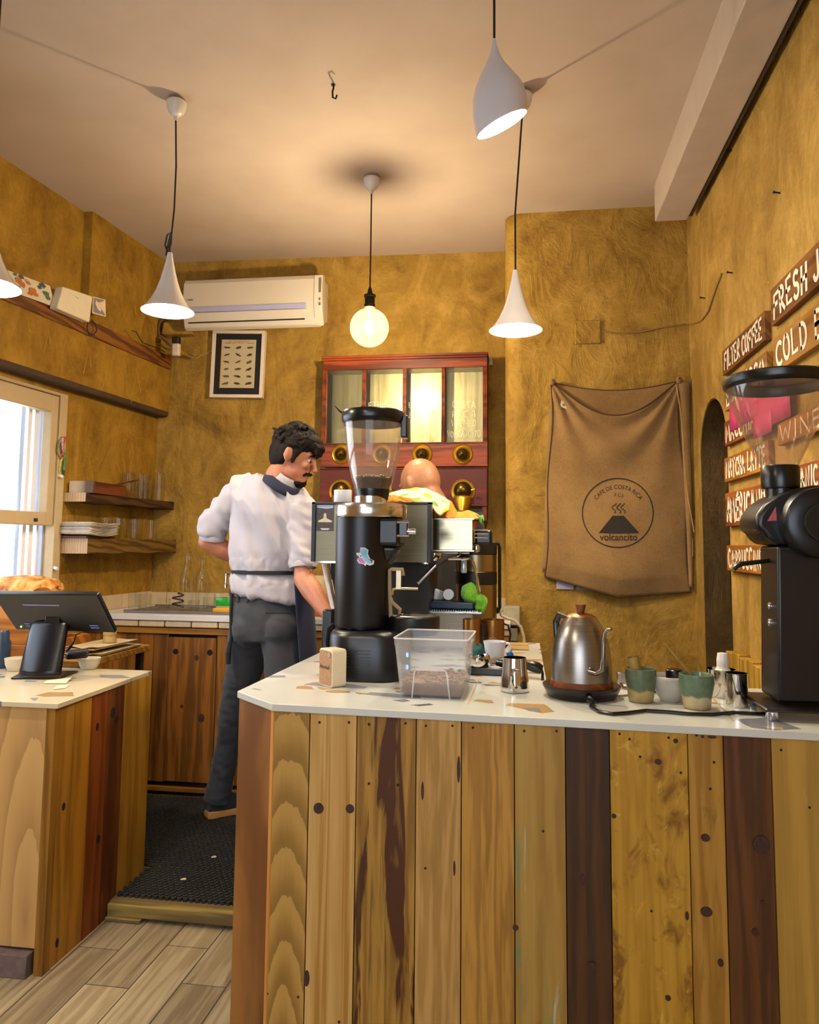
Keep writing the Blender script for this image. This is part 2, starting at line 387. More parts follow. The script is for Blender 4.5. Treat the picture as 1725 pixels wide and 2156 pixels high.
def bandp(y0, y1, z0, z1): mb.hexa([(bandX(y0) - .3, y0, z0), (bandX(y0), y0, z0), (bandX(y1), y1, z0), (bandX(y1) - .3, y1, z0), (bandX(y0) - .3, y0, z1), (bandX(y0), y0, z1), (bandX(y1), y1, z1), (bandX(y1) - .3, y1, z1)])
bandp(Y0, 4.41, BZ0, BZ1)
struct(mb.build('wall_left_band', ochre_l, bevel=.02, seg=3))
py_ = atz(195, 445, ZC).y
mb = MB(); lw(upX, Y0, py_ + .05, BZ1 - .02, ZC); lw(lambda y: upX(y) + .05, py_, 4.5, BZ1 - .02, ZC)
struct(mb.build('wall_left_upper', ochre_l))
# wooden strip on top of the band
plankm = wood('band_plank', '#5a3212', '#85521e', wave=20, seed=4, grain='y')
mb = MB(); ya, yb = 2.6, 4.38
mb.hexa([(bandX(ya) - .06, ya, BZ1 - .075), (bandX(ya) + .012, ya, BZ1 - .075), (bandX(yb) + .012, yb, BZ1 - .075), (bandX(yb) - .06, yb, BZ1 - .075), (bandX(ya) - .06, ya, BZ1 + .006), (bandX(ya) + .012, ya, BZ1 + .006), (bandX(yb) + .012, yb, BZ1 + .006), (bandX(yb) - .06, yb, BZ1 + .006)])
struct(mb.build('trim_3', plankm, bevel=.004))
# dark strip under the band, the soffit's shade painted into its colour
edge_m = plain('soffit_shade', '#43301f', .8, var=.25, scale=14, bump=.3)
mb = MB(); mb.hexa([(bandX(Y0) - .1, Y0, BZ0 - .012), (bandX(Y0) - .004, Y0, BZ0 - .012), (bandX(4.395) - .004, 4.395, BZ0 - .012), (bandX(4.395) - .1, 4.395, BZ0 - .012), (bandX(Y0) - .1, Y0, BZ0 + .03), (bandX(Y0) + .003, Y0, BZ0 + .022), (bandX(4.395) + .003, 4.395, BZ0 + .022), (bandX(4.395) - .1, 4.395, BZ0 + .03)])
struct(mb.build('trim_4', edge_m, bevel=.008))
# ridges left by the trowel in the plaster of the window wall
trowel = plaster('trowel_ridge', '#a98035', seed=4); rt = random.Random(17); mb = MB()
def ridge(f, y, z, ln, sl, w_=.0035):
    a = V((f(y), y, z)); b = V((f(y + sl * ln), y + sl * ln, z - ln)); d = (b - a).normalized(); s_ = V((0, d.z, -d.y)) * w_; o_ = V((.0022, 0, 0))
    v = mb.vs([a - s_ * .3, a + s_ * .3, b + s_, b - s_]); u = mb.vs([a + o_ * .3, b + o_]); mb.face([v[0], v[3], u[1], u[0]]); mb.face([v[1], u[0], u[1], v[2]]); mb.face([v[3], v[2], u[1]])
yy = 2.5
while yy < 4.25:
    for sg in (1, -1): ridge(bandX, yy + rt.uniform(-.03, .03), rt.uniform(2.27, 2.40), rt.uniform(.08, .16), sg * rt.uniform(.18, .42))
    yy += rt.uniform(.10, .2)
yy = wy1 + .2
while yy < 4.25:
    for sg in (1, -1): ridge(l0X, yy, rt.uniform(1.75, 1.98), rt.uniform(.10, .2), sg * rt.uniform(.2, .45))
    yy += rt.uniform(.07, .14)
yy = py_ + .12
while yy < 4.15:
    for sg in (1, -1): ridge(lambda y: upX(y) + .05, yy, rt.uniform(2.75, 2.98), rt.uniform(.10, .2), sg * rt.uniform(.2, .45))
    yy += rt.uniform(.1, .18)
struct(mb.build('trim_7', trowel, smooth=0))
# street front behind the photographer: piers, parapet and lintel round the open shop front
front_m = plaster('front_plaster', '#c9bb9f', seed=12)
mb = MB(); mb.bx(-3.2, -2.0, Y0 - .15, Y0, 0, ZC); mb.bx(.35, 1.2, Y0 - .15, Y0, 0, ZC); mb.bx(-2.0, .35, Y0 - .15, Y0, 2.5, ZC); mb.bx(-2.0, .35, Y0 - .15, Y0, 0, .55)
struct(mb.build('wall_front', front_m))
# ------------------------------------------------------------------ window
wf = plain('window_paint', '#b8a17a', .5, var=.05, scale=12)
win = bpy.data.objects.new('window_1', None); COL.objects.link(win); win.location = (l0X(wy1), wy1, wz0); struct(win)
win.rotation_euler = (0, 0, -math.atan(ML) + pi)                     # local x runs along the wall, y points outside
win.rotation_euler = (0, 0, pi / 2 - math.atan(ML))
# local frame: x = along the wall away from the street, y = outwards (towards -X)
L = (wy1 - wy0) * math.sqrt(1 + ML * ML); Hh = wz1 - wz0
def wpt(px, py):                                                     # wall point of a pixel in the window's own axes
    p = atp(px, py, (l0X(4.4), 4.4, 0), (1, -ML, 0)); q = xf(win).inverted() @ p; return q
gR = wpt(104, 960).x; gT = wpt(98, 864).z; gB = wpt(88, 1078).z; rB = wpt(86, 1106).z; sR = wpt(122, 900).x
mb = MB()
mb.bx(sR + .004, .004, -.008, .1, 0, Hh + .004); mb.bx(-L, sR + .004, -.008, .1, Hh - .012, Hh + .004); mb.bx(-L, 0, -.008, .1, 0, .02)
mb.build('window_frame', wf, win, bevel=.003)
mb = MB(); mb.bx(gR, sR, .0, .05, rB, Hh - .015); mb.bx(-L, gR, .0, .05, gT, Hh - .015); mb.bx(-L, gR, .0, .05, rB, gB)
mb.build('sash', wf, win, bevel=.004)
wp = plain('white_track', '#e6e6ea', .4, var=.03)
mb = MB(); mb.bx(gR, gR + .012, .05, .07, .02, rB); mb.bx(gR - .045, gR - .02, .055, .075, .02, Hh - .02); mb.bx(gR - .085, gR - .06, .06, .08, .02, Hh - .02)
mb.build('window_track', wp, win, bevel=.002)
MB().bx(-L, gR + .002, .02, .026, gB - .005, gT + .005).build('pane', clear('window_glass', gloss=.03), win)
hk = plain('white_enamel', '#e8e2d6', .3, var=.03)
for nm, zz in (('window_catch', wpt(120, 1003).z), ('window_catch', wpt(110, 1197).z)):
    MB().tube([(sR + .012, -.03, zz), (sR + .015, -.012, zz + .004), (sR + .02, .0, zz)], .008).build(nm, hk, win)
MB().bx(wpt(71, 1095).x, wpt(79, 1095).x, -.002, .002, wpt(74, 1098).z, wpt(74, 1091).z).build('latch_plate', plain('old_iron', '#40382c', .6, .6), win)
# white boarded reveal outside the window
board = wood('white_boards', '#85888f', '#9a9da3', wave=7, seed=2, rough=.7)
mb = MB(); mb.bx(-.060, -.002, .05, .215, -.1, Hh + .0); ob = mb.build('reveal_board', board, win, bevel=.003)
# ------------------------------------------------------------------ platform, kerb and mat behind the counters
kerb = wood('platform_edge', '#6d5a36', '#96803f', seed=5, grain='x', rough=.7)
mb = MB(); mb.bx(-2.2, -.2, 2.66, 3.86, 0, PLAT - .001); struct(mb.build('platform', plain('platform_board', '#5c4a2c', .8), bevel=.002))
mb = MB(); mb.bx(-1.462, -.74, 2.635, 2.70, .012, PLAT); tag(mb.build('step_board', kerb, base=True, bevel=.004), 'worn wooden board edging the low step between the two counters', 'step')
mb = MB(); mb.bx(-1.462, -1.33, 2.622, 2.66, 0, .014); tag(mb.build('wood_scrap', kerb, base=True, bevel=.003), 'small broken piece of wood lying under the step board', 'wood scrap')
rubber = plain('black_rubber', '#1b1a16', .7, var=.3, scale=80)
mb = MB(); mb.bx(-1.45, -.72, 2.705, 3.74, PLAT, PLAT + .006); mb.bx(-1.95, -1.45, 2.95, 3.74, PLAT, PLAT + .006)
k = 0; yy = 2.70
while yy < 3.73:
    xx = (-1.95 if yy > 2.96 else -1.45) + (.0115 if k % 2 else 0)
    while xx < -.73:
        if not (-1.47 < xx < -1.41 and 2.93 < yy < 2.97):
            mb.lathe([(.0112, PLAT), (.0105, PLAT + .012), (.006, PLAT + .0135), (.0058, PLAT + .007), (0, PLAT + .007)], 6, (xx, yy, 0))
        xx += .023
    yy += .020; k += 1
tag(mb.build('rubber_mat', rubber, base=True, smooth=0), 'black studded rubber mat on the step behind the counters', 'mat')
crumb_m = plain('paper_scrap', '#c9bd8a', .8)
for (px, py) in ((388, 1853), (452, 1806)):
    p = atz(px, py, PLAT + .014); mb = MB(); mb.ball((p.x, p.y, p.z + .004), (.009, .006, .004), 8); mb.ball((p.x - .008, p.y - .003, p.z + .003), (.006, .004, .003), 8)
    tag(mb.build('crumb', crumb_m, base=True), 'pale crumb on the rubber mat, ' + ('the larger one near the step board' if px == 388 else 'the smaller one near the wooden counter post'), 'crumb', 'crumbs on the rubber mat')
# ================================================================== counters
# ---- terrazzo: pale slab with sparse angular chips
def terrazzo(name, base, seed):
    t = NT(name)
    v = t.mapping((1, 1, 1), loc=(seed, seed * 1.3, 0)); nz = t.noise(v, 3, 3)
    wv = t.add('MixRGB', Fac=.04) if False else None
    d = t.add('TexNoise', Vector=v, Scale=7, Detail=2)
    vv = t.add('VectorMath', _operation='MULTIPLY_ADD', i1=(.03, .03, 0)); t.l.new(d.outputs['Color'], vv.inputs[0]); t.l.new(v, vv.inputs[2])
    colr = lin(base)[:3]
    colr = t.ramp(nz, [(.3, [x * .95 for x in colr]), (.7, [min(1, x * 1.05) for x in colr])])
    for sc_, th, pr, seedk in ((8, .030, .87, 0), (18, .016, .88, 5)):
        sv = t.mapping((1.0, 1.35, 1), loc=(seedk, seedk, 0), vec=vv.outputs[0])
        vo = t.add('TexVoronoi', Vector=sv, Scale=sc_, _voronoi_dimensions='2D')
        ve = t.add('TexVoronoi', Vector=sv, Scale=sc_, _feature='DISTANCE_TO_EDGE', _voronoi_dimensions='2D')
        sep = t.add('SeparateColor', Color=vo.outputs['Color']).outputs
        a = t.math('GREATER_THAN', sep[0], pr); b = t.math('GREATER_THAN', ve.outputs['Distance'], th * sc_ * .45)
        chip = t.ramp(sep[1], [(0, '#8d8f96'), (.28, '#a98a5c'), (.5, '#767a86'), (.7, '#b89a66'), (.88, '#5c5450')], 'CONSTANT')
        colr = t.mix(t.math('MULTIPLY', a, b), colr, chip)
    t.col(colr); return t.set(Roughness=.22)
terr = terrazzo('terrazzo_slab', '#c9cbc2', 0)
terr_l = terrazzo('terrazzo_slab_warm', '#cdbf9f', 4)
joint = plain('slab_joint', '#a8895a', .7)
HC = .95; TH = .017
A_ = atz(500, 1455, HC); C_ = atz(573, 1482, HC); Rr_ = atz(1725, 1543, HC)
sl = (Rr_.y - C_.y) / (Rr_.x - C_.x)
def frontY(x): return C_.y + sl * (x - C_.x)
XE = XR - .003
ret_r = .066; backR = 2.235
poly = [(A_.x, A_.y), (C_.x, C_.y), (XE, frontY(XE)), (XE, backR), (ret_r, backR), (ret_r, 3.10), (A_.x + .035, 3.10)]
mb = MB(); mb.prism(poly, HC - TH, HC)
mb.mi = 1
j0 = atz(985, 1484, HC); j1 = atz(1010, 1428, HC); jd = (j1 - j0).normalized(); jn = V((-jd.y, jd.x, 0)) * .0015
def flat(mb, pts, z): mb.face(mb.vs([(p[0], p[1], z) for p in pts]))
flat(mb, [j0 + jn, j0 - jn, j1 - jn, j1 + jn], HC + .0004)
q0 = atz(1545, 1518, HC); q1 = atz(1535, 1507, HC); flat(mb, [q0 + jn, q0 - jn, q1 + (q1 - q0) * 8 - jn, q1 + (q1 - q0) * 8 + jn], HC + .0004)
tag(mb.build('bar_worktop', [terr, joint], base=True, bevel=.0015), 'long pale terrazzo worktop on the front bar counter, holding the grinders and kettle', 'worktop')
# ---- planks of the front counter
def P_(px): return atx  # unused
ZT = HC - TH - .001
counter = thing('bar_counter', 'front bar counter clad in upright reclaimed wooden planks of mixed colours', 'counter', (0, 1.85, 0))
w_ = {}
w_[0] = wood('plank_cathedral', '#9a7430', '#b28c45', wave=19, dist=2.4, amt=.6, cath=(-.597, .0), seed=1, fine=.12)
w_[1] = wood('plank_pine', '#b88f4c', '#c9a462', wave=12, dist=2, amt=.3, seed=2, streak=[('#a3752c', .52, .58, (13, 13, .45)), ('#7d5420', .66, .74, (34, 34, .7))])
w_[2] = wood('plank_weathered', '#86601f', '#a87f33', wave=16, dist=4, amt=.4, seed=8.3, streak=[('#4a2607', .51, .57, (20, 20, 1.7)), ('#4a3c16', .58, .72, (50, 50, 1.6))])
w_[3] = wood('plank_beech', '#a47d3c', '#b99150', wave=16, dist=7, amt=.4, seed=4, streak=[('#8d6526', .56, .70, (16, 16, 1.2))])
w_[4] = wood('plank_elm', '#9d7128', '#b48639', wave=14, dist=9, amt=.45, seed=5, curl=2, streak=[('#8a5d1c', .56, .72, (14, 14, 1.6))])
w_[5] = wood('plank_painted', '#94702c', '#a9873f', wave=14, dist=4, amt=.3, seed=6, streak=[('#6f7d52', .56, .70, (16, 16, 2)), ('#b0a78c', .64, .72, (30, 30, 3)), ('#5c4420', .66, .8, (9, 9, 4))])
w_[6] = wood('plank_dark_walnut', '#3a2309', '#523310', wave=18, dist=3, amt=.3, seed=7)
w_[7] = wood('plank_burl', '#a2761b', '#b98d2a', wave=7, dist=14, amt=.22, seed=8, curl=5, streak=[('#7e5410', .54, .66, (15, 15, 8)), ('#c79f3c', .60, .70, (24, 24, 16))])
w_[8] = wood('plank_narrow', '#94691d', '#ab8030', wave=20, dist=4, amt=.4, seed=9, streak=[('#6a4a16', .62, .76, (24, 24, 4))])
w_[9] = wood('plank_red_brown', '#4a2b0b', '#673d12', wave=14, dist=5, amt=.3, seed=10, streak=[('#2c1508', .62, .8, (8, 8, 2))])
w_[10] = wood('plank_scuffed', '#a27d30', '#b78e3e', wave=9, dist=4, amt=.3, seed=11, streak=[('#b9a582', .63, .75, (20, 20, 2.5))])
w_[11] = wood('post_red', '#6d441c', '#93622c', wave=12, dist=4, amt=.35, seed=12, streak=[('#3d1f0d', .6, .75, (30, 30, 1.3))])
w_[12] = wood('edge_strip', '#b87a35', '#c98d46', wave=12, dist=3, amt=.3, seed=13)
knot = plain('knot', '#3a1c0c', .7, var=.4, scale=120); nailm = plain('nail_hole', '#1d120a', .8)
bounds = [573, 653, 752, 877, 972, 1083, 1190, 1283, 1447, 1522, 1622, 1730]
inset = .006
def fx(px):                                              # x of a plank seam on the counter's front
    p = ray(px, 1512); k = (C_.y - sl * C_.x + inset) / (p.y - sl * p.x); return p.x * k
def fz(px, py):
    d = ray(px, py); k = (C_.y - sl * C_.x + inset) / (d.y - sl * d.x); return EYEP + d * k
mb = MB(); xs = [fx(p) for p in bounds] + [XE - .02]
for i in range(len(xs) - 1):
    mb.mi = min(i, 10); a, b = xs[i] + .0012, xs[i + 1] - .0012; dy = [0, .001, .0015, 0, .0015, .0005, .003, 0, .001, .002, 0, 0][i]
    q = .9 if i in (6, 9) else 1
    mb.hexa([(a, frontY(a) + inset + dy, 0), (b, frontY(b) + inset + dy, 0), (b, frontY(b) + .03, 0), (a, frontY(a) + .03, 0), (a, frontY(a) + inset + dy, ZT), (b, frontY(b) + inset + dy, ZT), (b, frontY(b) + .03, ZT), (a, frontY(a) + .03, ZT)])
mb.mi = 11; mb.hexa([(xs[0], frontY(xs[0]) + .031, 0), (XE - .02, frontY(XE) + .031, 0), (XE - .02, frontY(XE) + .04, 0), (xs[0], frontY(xs[0]) + .04, 0), (xs[0], frontY(xs[0]) + .031, ZT), (XE - .02, frontY(XE) + .031, ZT), (XE - .02, frontY(XE) + .04, ZT), (xs[0], frontY(xs[0]) + .04, ZT)])
def spot(px, py, r, rz=None, mi=12, off=.0022):
    p = fz(px, py); mb.mi = mi; M = Matrix.Translation((p.x, p.y - off + .0035, p.z)) @ Matrix.Rotation(pi / 2, 4, 'X')
    s = mpp(p); mb.lathe([(0, off), (1, off), (1.04, -.001)], 14, (0, 0, 0), M @ Matrix.Diagonal((r * s, (rz or r) * s, 1, 1)))
for a in ((671, 1702, 11), (737, 1703, 9), (646, 2060, 6, 16), (1386, 1604, 7, 6), (1604, 1779, 17, 19), (1293, 1718, 5), (1407, 2101, 6), (1518, 2027, 6, 8), (1447, 1928, 4, 9), (1423, 1560, 5), (1486, 1764, 9, 8), (1488, 1920, 12, 10), (1591, 1963, 7, 8), (1607, 1900, 4), (890, 1665, 3, 19), (966, 1620, 3.5, 28), (957, 1828, 2.5, 16), (1086, 1953, 6), (1227, 1854, 4, 12), (1247, 2034, 9, 8), (1500, 1552, 9, 3), (1480, 1551, 3)):
    spot(*a)
for a in ((673, 1521), (735, 1521), (777, 1525), (854, 1523), (777, 1650), (838, 1653), (897, 1528), (953, 1528), (996, 1512), (996, 1532), (1054, 1515), (1104, 1539), (1172, 1539), (1305, 1545), (1408, 1553), (1467, 1548), (1645, 1579), (1705, 1700), (896, 1828), (563, 2092), (628, 2099), (714, 2152), (1504, 1605), (1496, 1661), (1144, 1750), (1372, 1918), (1434, 1627), (1348, 1593), (1326, 1556)):
    spot(a[0], a[1], 2.6, mi=13)
front_panel = mb.build('plank_front', [w_[i] for i in range(11)] + [plain('panel_backing', '#140d07', .9), knot, nailm], counter, W=True, smooth=0)
# angled corner post with its bright edge strip
def seg_panel(name, P, Q, z0, z1, th, mat, par, ins=.004, frac=(0, 1)):
    P = V((P[0], P[1], 0)); Q = V((Q[0], Q[1], 0)); d = Q - P; n = V((-d.y, d.x, 0)).normalized(); a = P + d * frac[0] + n * ins; b = P + d * frac[1] + n * ins; m2 = MB(); u = n * th
    m2.hexa([(a.x, a.y, z0), (b.x, b.y, z0), (b.x + u.x, b.y + u.y, z0), (a.x + u.x, a.y + u.y, z0), (a.x, a.y, z1), (b.x, b.y, z1), (b.x + u.x, b.y + u.y, z1), (a.x + u.x, a.y + u.y, z1)])
    return m2.build(name, mat, par, W=True, bevel=.0015)
seg_panel('corner_post', A_, C_, 0, ZT, .03, w_[11], counter, frac=(.02, .93))
seg_panel('edge_strip', A_, C_, 0, ZT, .028, w_[12], counter, frac=(.935, 1.0))
mb = MB(); mb.bx(A_.x + .012, A_.x + .034, A_.y + .015, 3.09, 0, ZT); mb.bx(A_.x + .034, ret_r - .01, 3.07, 3.09, 0, ZT); mb.bx(ret_r - .03, ret_r - .01, backR, 3.07, 0, ZT); mb.bx(ret_r - .01, XE - .02, backR - .03, backR - .01, 0, ZT)
mb.build('carcass', w_[9], counter, W=True)
# ---- left counter
HL = .82
lf = atz(122, 1482, HL); lb = atz(320, 1412, HL); lx = (lf.x + lb.x) / 2
LB = lb.y
mb = MB(); poly = [(-2.3, lf.y), (lf.x, lf.y), (lb.x, LB), (-2.3, LB + .0)]
mb.prism(poly, HL - .016, HL); tag(mb.build('till_worktop', terr_l, base=True, bevel=.0015), 'pale terrazzo worktop under the black till screen', 'worktop')
lc = thing('till_counter', 'left wooden counter with a pale plywood front and plank side, under the till', 'counter', (-1.7, 2.55, 0))
ply = wood('ply_front', '#bb9257', '#c7a064', wave=7, dist=3, amt=.45, cath=(-.06, .15), seed=20, fine=.1)
mb = MB(); mb.bx(-2.28, lf.x - .028, lf.y + .012, lf.y + .03, .075, HL - .017)
mb.build('plywood_front', ply, lc, W=True, bevel=.001)
lw_ = [wood('left_plank_edge', '#7d5418', '#93661f', wave=14, seed=21), wood('left_plank_gold', '#9a691c', '#ad7c28', wave=12, seed=22), wood('left_plank_ochre', '#a06c18', '#b37c20', wave=12, seed=23), wood('left_plank_rust', '#7b3c0f', '#8f4a16', wave=14, seed=24), wood('left_plank_umber', '#5e3210', '#75431a', wave=10, dist=7, seed=25), wood('left_plank_amber', '#ad7a1f', '#c08d30', wave=9, dist=5, seed=26)]
def ly(px):                                              # seam along the side face
    d = ray(px, 1500); k = (lf.x - .012) / d.x; return d.y * k
lys = [lf.y + .004] + [ly(p) for p in (129, 158, 193, 227, 261)] + [LB - .006]
mb = MB()
for i in range(6):
    mb.mi = i; mb.bx(lf.x - .04, lf.x - .012 + (.002 if i == 0 else 0), lys[i] + (.001 if i else 0), lys[i + 1] - .001, 0, HL - .017)
mb.mi = 6
for (px, py, r, rz) in ((205, 1530, 3, 9), (134, 1698, 3, 8), (207, 1767, 4, 9), (238, 1500, 5, 12), (120, 1985, 3, 9), (245, 1515, 4, 8)):
    p = atx(px, py, lf.x - .012); M = Matrix.Translation((p.x + .0006, p.y, p.z)) @ Matrix.Rotation(pi / 2, 4, 'Y') @ Matrix.Diagonal((rz * .0016, r * .0030, 1, 1)); mb.lathe([(0, 0), (1, 0), (1.05, -.002)], 12, (0, 0, 0), M)
mb.build('plank_side', lw_ + [nailm], lc, W=True, smooth=0)
mb = MB(); mb.bx(-2.28, lf.x - .05, lf.y - .02, lf.y + .05, 0, .068); mb.build('stone_plinth', plain('plinth_stone', '#6b5a58', .7, var=.35, scale=22, bump=.2), lc, W=True, bevel=.003)
mb = MB(); mb.bx(-2.28, lf.x - .045, LB - .03, LB - .012, 0, HL - .017); mb.build('back_board', lw_[1], lc, W=True)
# ---- rear counter along the back wall
RY = 3.77; RT = .957
rear = thing('rear_counter', 'long brown wooden cupboard counter against the back wall', 'counter', (-1.3, 4.0, PLAT))
XL0, XR0 = l0X(3.9) + .02, -.06
wd = [wood('cupboard_plank_a', '#6b4112', '#8c581b', wave=9, dist=6, seed=31, streak=[('#3b1d09', .62, .75, (9, 9, 2))]), wood('cupboard_plank_b', '#794b16', '#976222', wave=10, dist=5, seed=32), wood('cupboard_plank_c', '#603a11', '#7d4f19', wave=12, dist=5, seed=33), wood('cupboard_plank_d', '#84541a', '#a26b28', wave=8, dist=6, seed=34)]
def rx(px): return at(px, 1450, RY).x
seams = [XL0, rx(225), rx(262), rx(320), rx(352), rx(454), rx(500), rx(560), rx(640), rx(720)]; seams = [s for s in seams if s > XL0 - .001] + [-.3, XR0]
mb = MB()
for i in range(len(seams) - 1):
    if abs(seams[i] - rx(352)) < 1e-5: continue
    mb.mi = [3, 3, 0, 2, 1, 1, 2, 0, 3, 2, 1, 0][i]; mb.bx(seams[i] + .0015, seams[i + 1] - .0015, RY, RY + .02, .12, .86)
mb.build('plank_front', wd, rear, W=True, smooth=0)
mb = MB(); mb.bx(XL0, XR0, RY + .012, RY + .03, .1, .86); mb.build('dark_backing', plain('cupboard_inside', '#140b05', .9), rear, W=True)
mb = MB(); d0, d1 = rx(352) + .002, rx(454) - .002; mb.bx(d0, d1, RY - .006, RY + .014, .125, .845)
mb.mi = 1
for (px, py, r) in ((370, 1372, 6.2), (442, 1374, 6.4)):
    p = at(px, py, RY - .006); mb.lathe([(0, .0008), (r * .00245, .0008), (r * .00245, -.001)], 16, (0, 0, 0), Matrix.Translation((p.x, p.y, p.z)) @ Matrix.Rotation(pi / 2, 4, 'X'))
mb.mi = 2
for (px, py, r, rz) in ((414, 1385, 5, 6), (383, 1487, 4, 4), (424, 1512, 7, 9)):
    p = at(px, py, RY - .006); mb.lathe([(0, .0006), (r * .00245, .0006), (r * .00255, -.001)], 12, (0, 0, 0), Matrix.Translation((p.x, p.y, p.z)) @ Matrix.Rotation(pi / 2, 4, 'X') @ Matrix.Diagonal((1, rz / r, 1, 1)))
dd = mb.build('cupboard_door', [wd[0], plain('finger_hole', '#050302', .95), knot], rear, W=True, bevel=.002); dd['label'] = 'cupboard door with two finger holes'
mb = MB(); mb.bx(XL0, XR0, RY - .012, RY + .02, .862, .892); mb.build('top_rail', wood('cupboard_rail', '#7d5112', '#99691d', grain='x', seed=36), rear, W=True, bevel=.002)
mb = MB(); mb.bx(XL0, XR0, RY - .01, RY + .02, PLAT + .02, .098); mb.build('bottom_rail', wood('cupboard_rail_low', '#6a4314', '#85591d', grain='x', seed=37), rear, W=True, bevel=.003)
brick = plain('edge_tile', '#c9b08a', .6, var=.12, scale=25, bump=.1)
mb = MB(); x = XL0; bl = .145
for px in range(0, 16):
    a = XL0 + px * bl; b = min(a + bl - .006, XR0)
    if a < XR0: mb.bx(a, b, RY - .014, RY + .02, .896, .928)
mb.build('tile_edging', brick, rear, W=True, bevel=.006, seg=3)
whitetop = plain('white_laminate', '#cfc9c4', .35, var=.05, scale=6)
mb = MB(); mb.bx(XL0 - .03, XR0, RY - .022, 4.43, .931, RT)
mb.bx(XL0 - .03, XR0, RY - .018, RY - .004, RT - .0005, RT + .001)
tag(mb.build('rear_worktop', whitetop, base=True, bevel=.003), 'white worktop along the back wall carrying the glassware', 'worktop')
mb = MB(); bt = plain('splash_tile', '#b9a585', .35, var=.1, scale=5)
xx = -2.235
while xx < -.1:
    mb.hexa([(xx, backY(xx) - .012, RT + .001), (xx + .097, backY(xx + .097) - .012, RT + .001), (xx + .097, backY(xx + .097) + .003, RT + .001), (xx, backY(xx) + .003, RT + .001), (xx, backY(xx) - .012, RT + .075), (xx + .097, backY(xx + .097) - .012, RT + .075), (xx + .097, backY(xx + .097) + .003, RT + .075), (xx, backY(xx) + .003, RT + .075)]); xx += .1
struct(mb.build('trim_5', bt, bevel=.001))
mb = MB()
yy = 3.35
while yy < 4.36:
    mb.hexa([(l0X(yy) - .004, yy, RT + .001), (l0X(yy) + .010, yy, RT + .001), (l0X(yy + .145) + .010, yy + .145, RT + .001), (l0X(yy + .145) - .004, yy + .145, RT + .001), (l0X(yy) - .004, yy, RT + .08), (l0X(yy) + .010, yy, RT + .08), (l0X(yy + .145) + .010, yy + .145, RT + .08), (l0X(yy + .145) - .004, yy + .145, RT + .08)]); yy += .149
struct(mb.build('trim_6', bt, bevel=.001))
# ---- low plank bench along the right wall
mb = MB(); bx0 = .80
p0 = atx(1537, 1374, .80)
for i in range(12):
    a = 2.25 + i * .09
    if a < p0.y: mb.bx(.80, .842, a, a + .086, 0, p0.z + .008 * (i % 2))
tag(mb.build('plank_partition', wood('wall_plank', '#9c7626', '#b58d3b', wave=10, seed=41), base=True, bevel=.004), 'low upright wooden boards along the right wall beside the tall grinder', 'planking')
# ================================================================== lamps and ceiling
white_gloss = plain('white_lacquer', '#d9d3cb', .12, var=.02, scale=4, Coat_Weight=.5)
lamp_in = plain('lamp_inside', '#f2ede4', .5, var=.02)
black_cord = plain('black_flex', '#15110f', .6, var=.2)
red_cord = plain('oxblood_flex', '#2c0d0c', .7, var=.2)
rose_m = plain('rose_plastic', '#d0c6b8', .3, var=.03)
LAMP = emit('pendant_bulb_glow', (1, .87, .68), 540)
def rose(par, p, cordtop=0):
    m = MB(); m.lathe([(0, -.012), (.036, -.012), (.040, -.017), (.038, -.035), (.030, -.058), (.016, -.072), (.008, -.075), (.007, -.092), (0, -.092)], 28, p); m.build('ceiling_rose', rose_m, par, W=True)
    for pts, r in (([V((-.008, 0, 0)), V((-.006, 0, -.013))], .006), ([V((-.028, .004, -.002)), V((-.03, .0, -.010)), V((-.02, 0, -.014))], .003), ([V((.024, .004, -.001)), V((.034, .0, -.010)), V((.03, 0, -.018))], .003)):
        m = MB(); m.tube([p + q for q in pts], r, 8); m.build('wire_stub', black_cord, par, W=True)
BELL = [(.100, 0), (.0935, .008), (.083, .020), (.066, .045), (.049, .079), (.035, .119), (.0235, .163), (.0145, .203), (.0095, .236)]
def bell(par, o):
    m = MB(); m.lathe(BELL + [(.006, .237), (0, .237)], 48, o)
    s = m.build('shade', white_gloss, par, W=True, smooth=60)
    m = MB(); m.lathe([(.0995, .0004), (.0815, .020), (.0645, .045), (.0475, .079), (.0335, .119), (.0, .122)], 48, o); m.build('shade_lining', lamp_in, par, W=True, smooth=60)
    m = MB(); m.ball(o + V((0, 0, .040)), (.034, .034, .030), 16); m.build('light_bulb', LAMP, par, W=True)
def pendant(name, label, mouth, cordpts, knot=None, has_rose=True):
    t_ = thing(name, label, 'lamp', mouth, 0, 'white pendant lamps')
    bell(t_, V(mouth))
    pts = [V(mouth) + V((0, 0, .234))] + [V(p) for p in cordpts]
    m = MB(); m.tube(pts, .0036, 8)
    if knot:
        k = V(knot); m.tube([k + V((-.004, 0, -.05)), k + V((-.02, 0, -.01)), k + V((-.012, 0, .03)), k + V((.006, 0, .042)), k + V((.004, .003, .0)), k + V((-.006, .003, -.05))], .0036, 8)
        m.tube([k + V((-.012, -.004, -.055)), k + V((-.006, -.006, -.02)), k + V((.004, -.005, .03))], .0036, 8)
    m.build('flex', black_cord, t_, W=True)
    if has_rose: rose(t_, V((cordpts[-1][0], cordpts[-1][1], ZC)))
    return t_
y = 2.72
mL = at(353, 656, y); rL = atz(372, 208, ZC)
pendant('pendant_lamp', 'white bell pendant lamp with a knotted flex hanging in front of the air conditioner', mL, [at(357, 520, y), at(362, 488, y), at(367, 440, y), at(371, 350, y), V((rL.x, rL.y, ZC - .085))], at(358, 510, y))
y = 2.859; mR = at(1086, 696, y); rR = atz(1100, 193, ZC)
pendant('pendant_lamp', 'white bell pendant lamp on a straight flex in front of the chimney breast', mR, [at(1085, 450, y), V((rR.x, rR.y, ZC - .085))])
